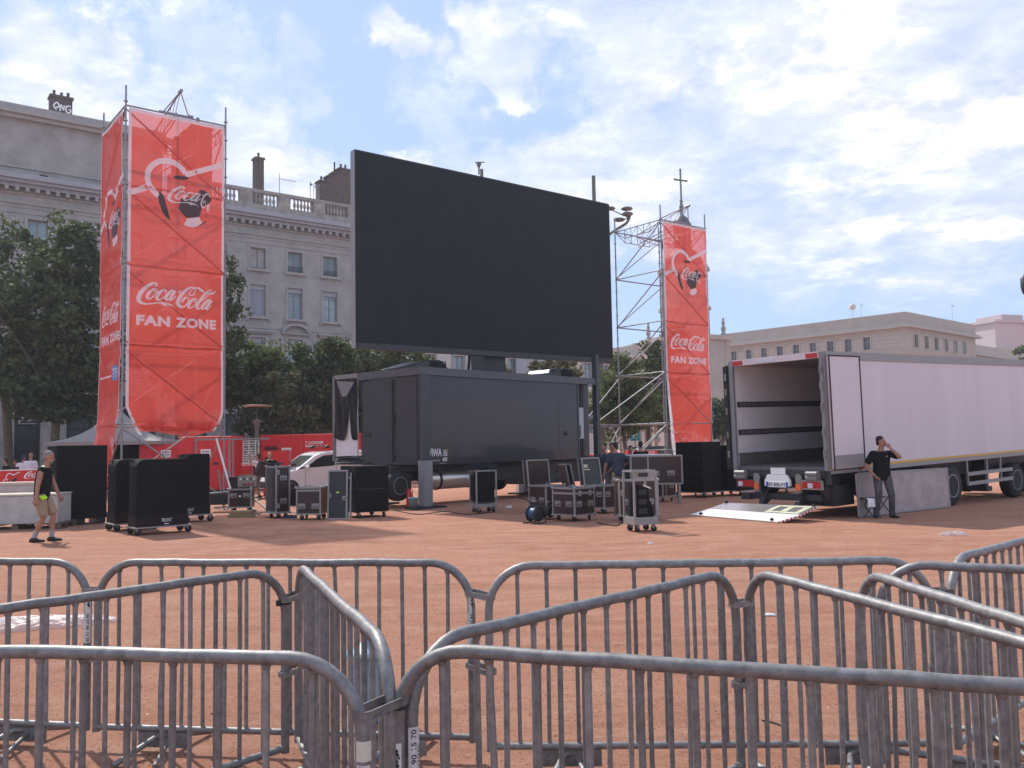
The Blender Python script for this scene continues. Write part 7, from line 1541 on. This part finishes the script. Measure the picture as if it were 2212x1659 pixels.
    if beard:
        m = MB(); m.ell(hz(0,.045,-.075), (.052*s,.048*s,.036*s), 12, 8, Rh); m.cap(hz(-.025,.086,-.044), hz(.025,.086,-.044), .009*s, .009*s); remesh(m, 'beard', 'hair_grey', .009, t, smooth=2)
    if cap: m = MB(); m.ell(hz(0,-.012,.065), (.084*s,.1*s,.075*s), 14, 8, Rh); m.ell(hz(0,.1,.055), (.06*s,.06*s,.012*s), 12, 6, Rh); m.build('cap', cap, t)
    return t, hz, arms
RT = -pi/2                               # local +y (forward) turned to face the right of the picture
p, hz, ar = person('grey haired bearded man in a black sleeveless shirt and khaki shorts, walking right', (-9.08, 16.95), RT+.12, 1.74, hip=(0,.0,.93), lean=(0,.05), feet=((-.10,.15,.0),(.09,-.10,.0)), footdir=(.05,-.05), hands=((-.22,.25,.84),(.29,.0,.72)), epole=((-.5,-1,-.2),(.4,-1,0)), knee=(0,1,0),
    head=(.0,0,.28), sleeves='none', legs='short', bottom='cl_khaki', hair='hair_grey', beard=True, socks=True, vox=.011, palms=((1,0,0),(-1,0,0)), curl=(.6,.45), belly=.02)
m = MB(); rg = np.random.default_rng(4)
for k in range(5): m.ell((.195+.01*(k % 2), .10+.026*(k-2), .87-.022*(k % 3)), (.012,.030,.030+.008*(k % 2)), 7, 5)
remesh(m, 'neon_cloth', 'neon', .009, p, smooth=2)
p, hz, ar = person('man in dark polo shirt and grey jeans, hand at his mouth, before the trailer panel', (7.86, 18.80), pi-.05, 1.73, hip=(0,0,.93), feet=((-.17,.03),(.17,.03)), footdir=(-.35,.3), hands=((-.13,.19,1.50),(.20,.10,.92)), epole=((-1,.25,-1.2),(1,-.6,-.1)), knee=(0,1,0),
    head=(-1.05,0,.05), top='cl_black', bottom='cl_jeans', hair='hair_dark', vox=.011, palms=((.4,-1,.2),(-1,0,0)), curl=(.75,.3))
m = MB(); m.path([hz(-.0,.105,-.055), hz(.0,.155,-.06)], .0045, 6); m.build('cigarette', 'paper', p)
m = MB(); m.box(-.095,-.06,.128,.132,1.30,1.31); m.build('chest_mark', 'white_solid', p)
st = thing('folding_stool', 'dark folding stool with a white cloth on it, behind the standing man', 'stool', (7.58, 18.72, 0), .15)
for y in (0, .28):
    m = MB(); m.tube((-.20,y,0),(.13,y,.42),.012,6); m.tube((.20,y,0),(-.13,y,.42),.012,6); m.build('crossed_legs', 'iron', st)
m = MB(); m.tube((.13,0,.42),(.13,.28,.42),.012,6); m.tube((-.13,0,.42),(-.13,.28,.42),.012,6); m.build('seat_rail', 'iron', st)
m = MB(); m.box(-.13,.13,.01,.27,.405,.413); m.build('seat', 'cover', st)
st2 = thing('folding_stool', 'second dark folding stool, half hidden by the standing man', 'stool', (8.05, 19.25, 0), .1)
for y in (0, .28):
    m = MB(); m.tube((-.20,y,0),(.13,y,.42),.012,6); m.tube((.20,y,0),(-.13,y,.42),.012,6); m.build('crossed_legs', 'iron', st2)
m = MB(); m.box(-.13,.13,.01,.27,.405,.413); m.build('seat', 'cover', st2)
cl = thing('white_cloth', 'white cloth draped over the edge of the left folding stool', 'cloth', (7.58, 18.72, 0), .15); m = MB(); vs = [(-.10+.17*i/6, -.02-.012*sin(i*2.1)*(j/5)-(.0 if j < 2 else .012), .418-(0 if j < 2 else .045*(j-1))) if j >= 2 else (-.10+.17*i/6, .12-.13*j, .418) for j in range(6) for i in range(7)]
m.add(vs, [(j*7+i, (j+1)*7+i, (j+1)*7+i+1, j*7+i+1) for j in range(5) for i in range(6)], True); m.build('cloth', 'white_solid', cl)
GR = 'crew working behind the open cases'
person('crew man in a navy shirt, hand on hip, left end of the crew group', (2.62, 25.2), pi-.35, 1.70, hip=(0,-.02,.92), lean=(-.04,.16), hands=((-.22,.24,.95),(.30,-.02,1.0)), epole=((-1,0,0),(1,-.4,0)), head=(.3,0,.3), top='cl_navy', vox=.018, group=GR)
person('bare armed crew man bending between the navy shirt and the grey back', (2.98, 26.2), pi-.1, 1.70, hip=(0,0,.93), lean=(.04,.12), hands=((-.2,.3,1.0),(.25,.25,1.05)), head=(-.3,0,.3), top='cl_navy', sleeves='none', vox=.018, group=GR)
person('crew man in a slate grey T-shirt and khaki shorts seen from behind', (2.86, 23.9), .35, 1.72, hip=(0,0,.92), lean=(.0,.14), hands=((-.34,.22,.86),(.25,.30,1.0)), epole=((-1,-.3,0),(1,-.3,0)), head=(-.35,0,.25), top='cl_navy', legs='short', bottom='cl_khaki', vox=.016, group=GR)
person('dark haired crew man bending forward, beside the man in black', (3.42, 26.4), pi+.4, 1.64, hip=(0,-.1,.90), lean=(.0,.22), hands=((-.2,.42,.9),(.34,.3,1.25)), epole=((-1,0,0),(1,0,.6)), head=(.2,0,.5), top='cl_navy', vox=.018, group=GR)
person('crew man in a black T-shirt, back turned, right end of the crew group', (3.92, 27.0), .1, 1.72, hip=(0,0,.93), hands=((-.24,.25,.9),(.24,.25,.9)), head=(.1,0,.0), top='cl_black', vox=.018, group=GR)
c0 = D(561, 1000, 30.6)
person('man in a white T-shirt and grey shorts reaching up to a white wire rack', (c0.x, 30.6), pi/2+.15, 1.56, hip=(0,0,.90), lean=(0,.03), hands=((-.16,.38,1.62),(.16,.34,1.5)), epole=((-.5,0,-1),(.5,0,-1)), head=(0,0,-.1), top='cl_white', legs='short', bottom='cl_grey', vox=.018)
c0 = D(583, 1000, 29.8)
person('bald man in a black T-shirt looking down behind the tallest narrow case', (c0.x, 29.8), pi+.25, 1.60, hip=(0,0,.93), lean=(0,.06), hands=((-.18,.28,1.08),(.12,.30,1.05)), epole=((-1,0,-.3),(1,0,-.3)), head=(.15,0,.35), top='cl_black', bald=True, bottom='cl_black', skin='skin_pale', vox=.016)
for (px, lbl, kw) in ((50, 'man in a white shirt and dark cap behind the left red banners', dict(top='cl_white', cap='cl_navy', H=1.62, head=(.6,0,0))), (66, 'bald man in a white shirt behind the left red banners, beside the cap wearer', dict(top='cl_white', bald=True, H=1.70, head=(-.3,0,0))), (14, 'dark haired person in a dark top behind the banners at the left edge', dict(top='cl_black', H=1.5, head=(1.,0,0))), (36, 'person in a brown top just left of the man with the cap', dict(top='cover_brown', H=1.45, head=(.5,0,.1)))):
    q = D(px, 1000, 33.5); person(lbl, (q.x, 33.5), .2 if px > 40 else 2.6, vox=.022, group='onlookers behind the left banners', **kw)
for px, h in ((508, 1.32), (520, 1.18)):
    q = D(px, 1000, 36.5); person('dark figure sitting by the wall behind the wire rack, %s of the pair' % ('left one' if px == 508 else 'right one'), (q.x, 36.5), pi, h, hip=(0,-.1,.5), feet=((-.12,.35),(.12,.35)), hands=((-.15,.3,.6),(.15,.3,.6)), head=(0,0,.2), top='cl_black', vox=.024, group='seated pair by the wall')

# ================================================================== LOOSE STONES
rs = np.random.default_rng(21); k = 9000
Y_ = 2.2+(rs.random(k)**1.5)*13; X_ = (rs.random(k)*2-1)*(Y_*.66+.4); R0 = rs.uniform(.0022, .0065, k)*(1+.9*(rs.random(k) > .96))
base = np.array([(1,0,0),(-.5,.87,0),(-.5,-.87,0),(.6,.2,.8),(-.4,.5,.85),(-.2,-.6,.75)]); tri = np.array([(0,1,3),(1,4,3),(1,2,4),(2,5,4),(2,0,5),(0,3,5),(3,4,5)])
an = rs.random(k)*6.283; ca, sa = np.cos(an), np.sin(an); B = base[None]*rs.uniform(.7, 1.35, (k,6,3)); V = np.empty((k,6,3))
V[:,:,0] = (B[:,:,0]*ca[:,None]-B[:,:,1]*sa[:,None])*R0[:,None]+X_[:,None]; V[:,:,1] = (B[:,:,0]*sa[:,None]+B[:,:,1]*ca[:,None])*R0[:,None]+Y_[:,None]; V[:,:,2] = B[:,:,2]*R0[:,None]*.8+.0005
F_ = (tri[None]+np.arange(k)[:,None,None]*6).reshape(-1)
me = bpy.data.meshes.new('loose_stones'); me.vertices.add(k*6); me.vertices.foreach_set('co', V.reshape(-1)); nf = k*7; me.loops.add(nf*3); me.polygons.add(nf)
me.loops.foreach_set('vertex_index', F_); me.polygons.foreach_set('loop_start', np.arange(0, nf*3, 3)); me.polygons.foreach_set('loop_total', np.full(nf, 3)); me.update(calc_edges=True)
me.materials.append(mat('pink_grey_stones', (.36, .20, .145), .9, 0, .2, 3, island=.75, col2=(.46, .27, .2)))
o = bpy.data.objects.new('loose_stones', me); COL.objects.link(o); tag(o, 'small pink and grey stones scattered over the orange gravel', 'gravel', kind='stuff')

# ================================================================== THIN HAZE ADDED OVER THE SQUARE TO IMITATE VEILING GLARE
m = MB(); m.box(-260, 320, -30, 330, -1, 62)
hm = bpy.data.materials.new('glare_haze'); hm.use_nodes = True; hn = hm.node_tree.nodes; hn.clear(); ho = hn.new('ShaderNodeOutputMaterial'); hv = hn.new('ShaderNodeVolumePrincipled')
hv.inputs['Color'].default_value = (.86, .9, 1, 1); hv.inputs['Density'].default_value = .0006; hv.inputs['Anisotropy'].default_value = .3; hm.node_tree.links.new(hv.outputs[0], ho.inputs['Volume'])
tag(m.build('haze', hm), 'thin pale haze volume added over the whole square to imitate veiling glare', 'haze', kind='stuff')
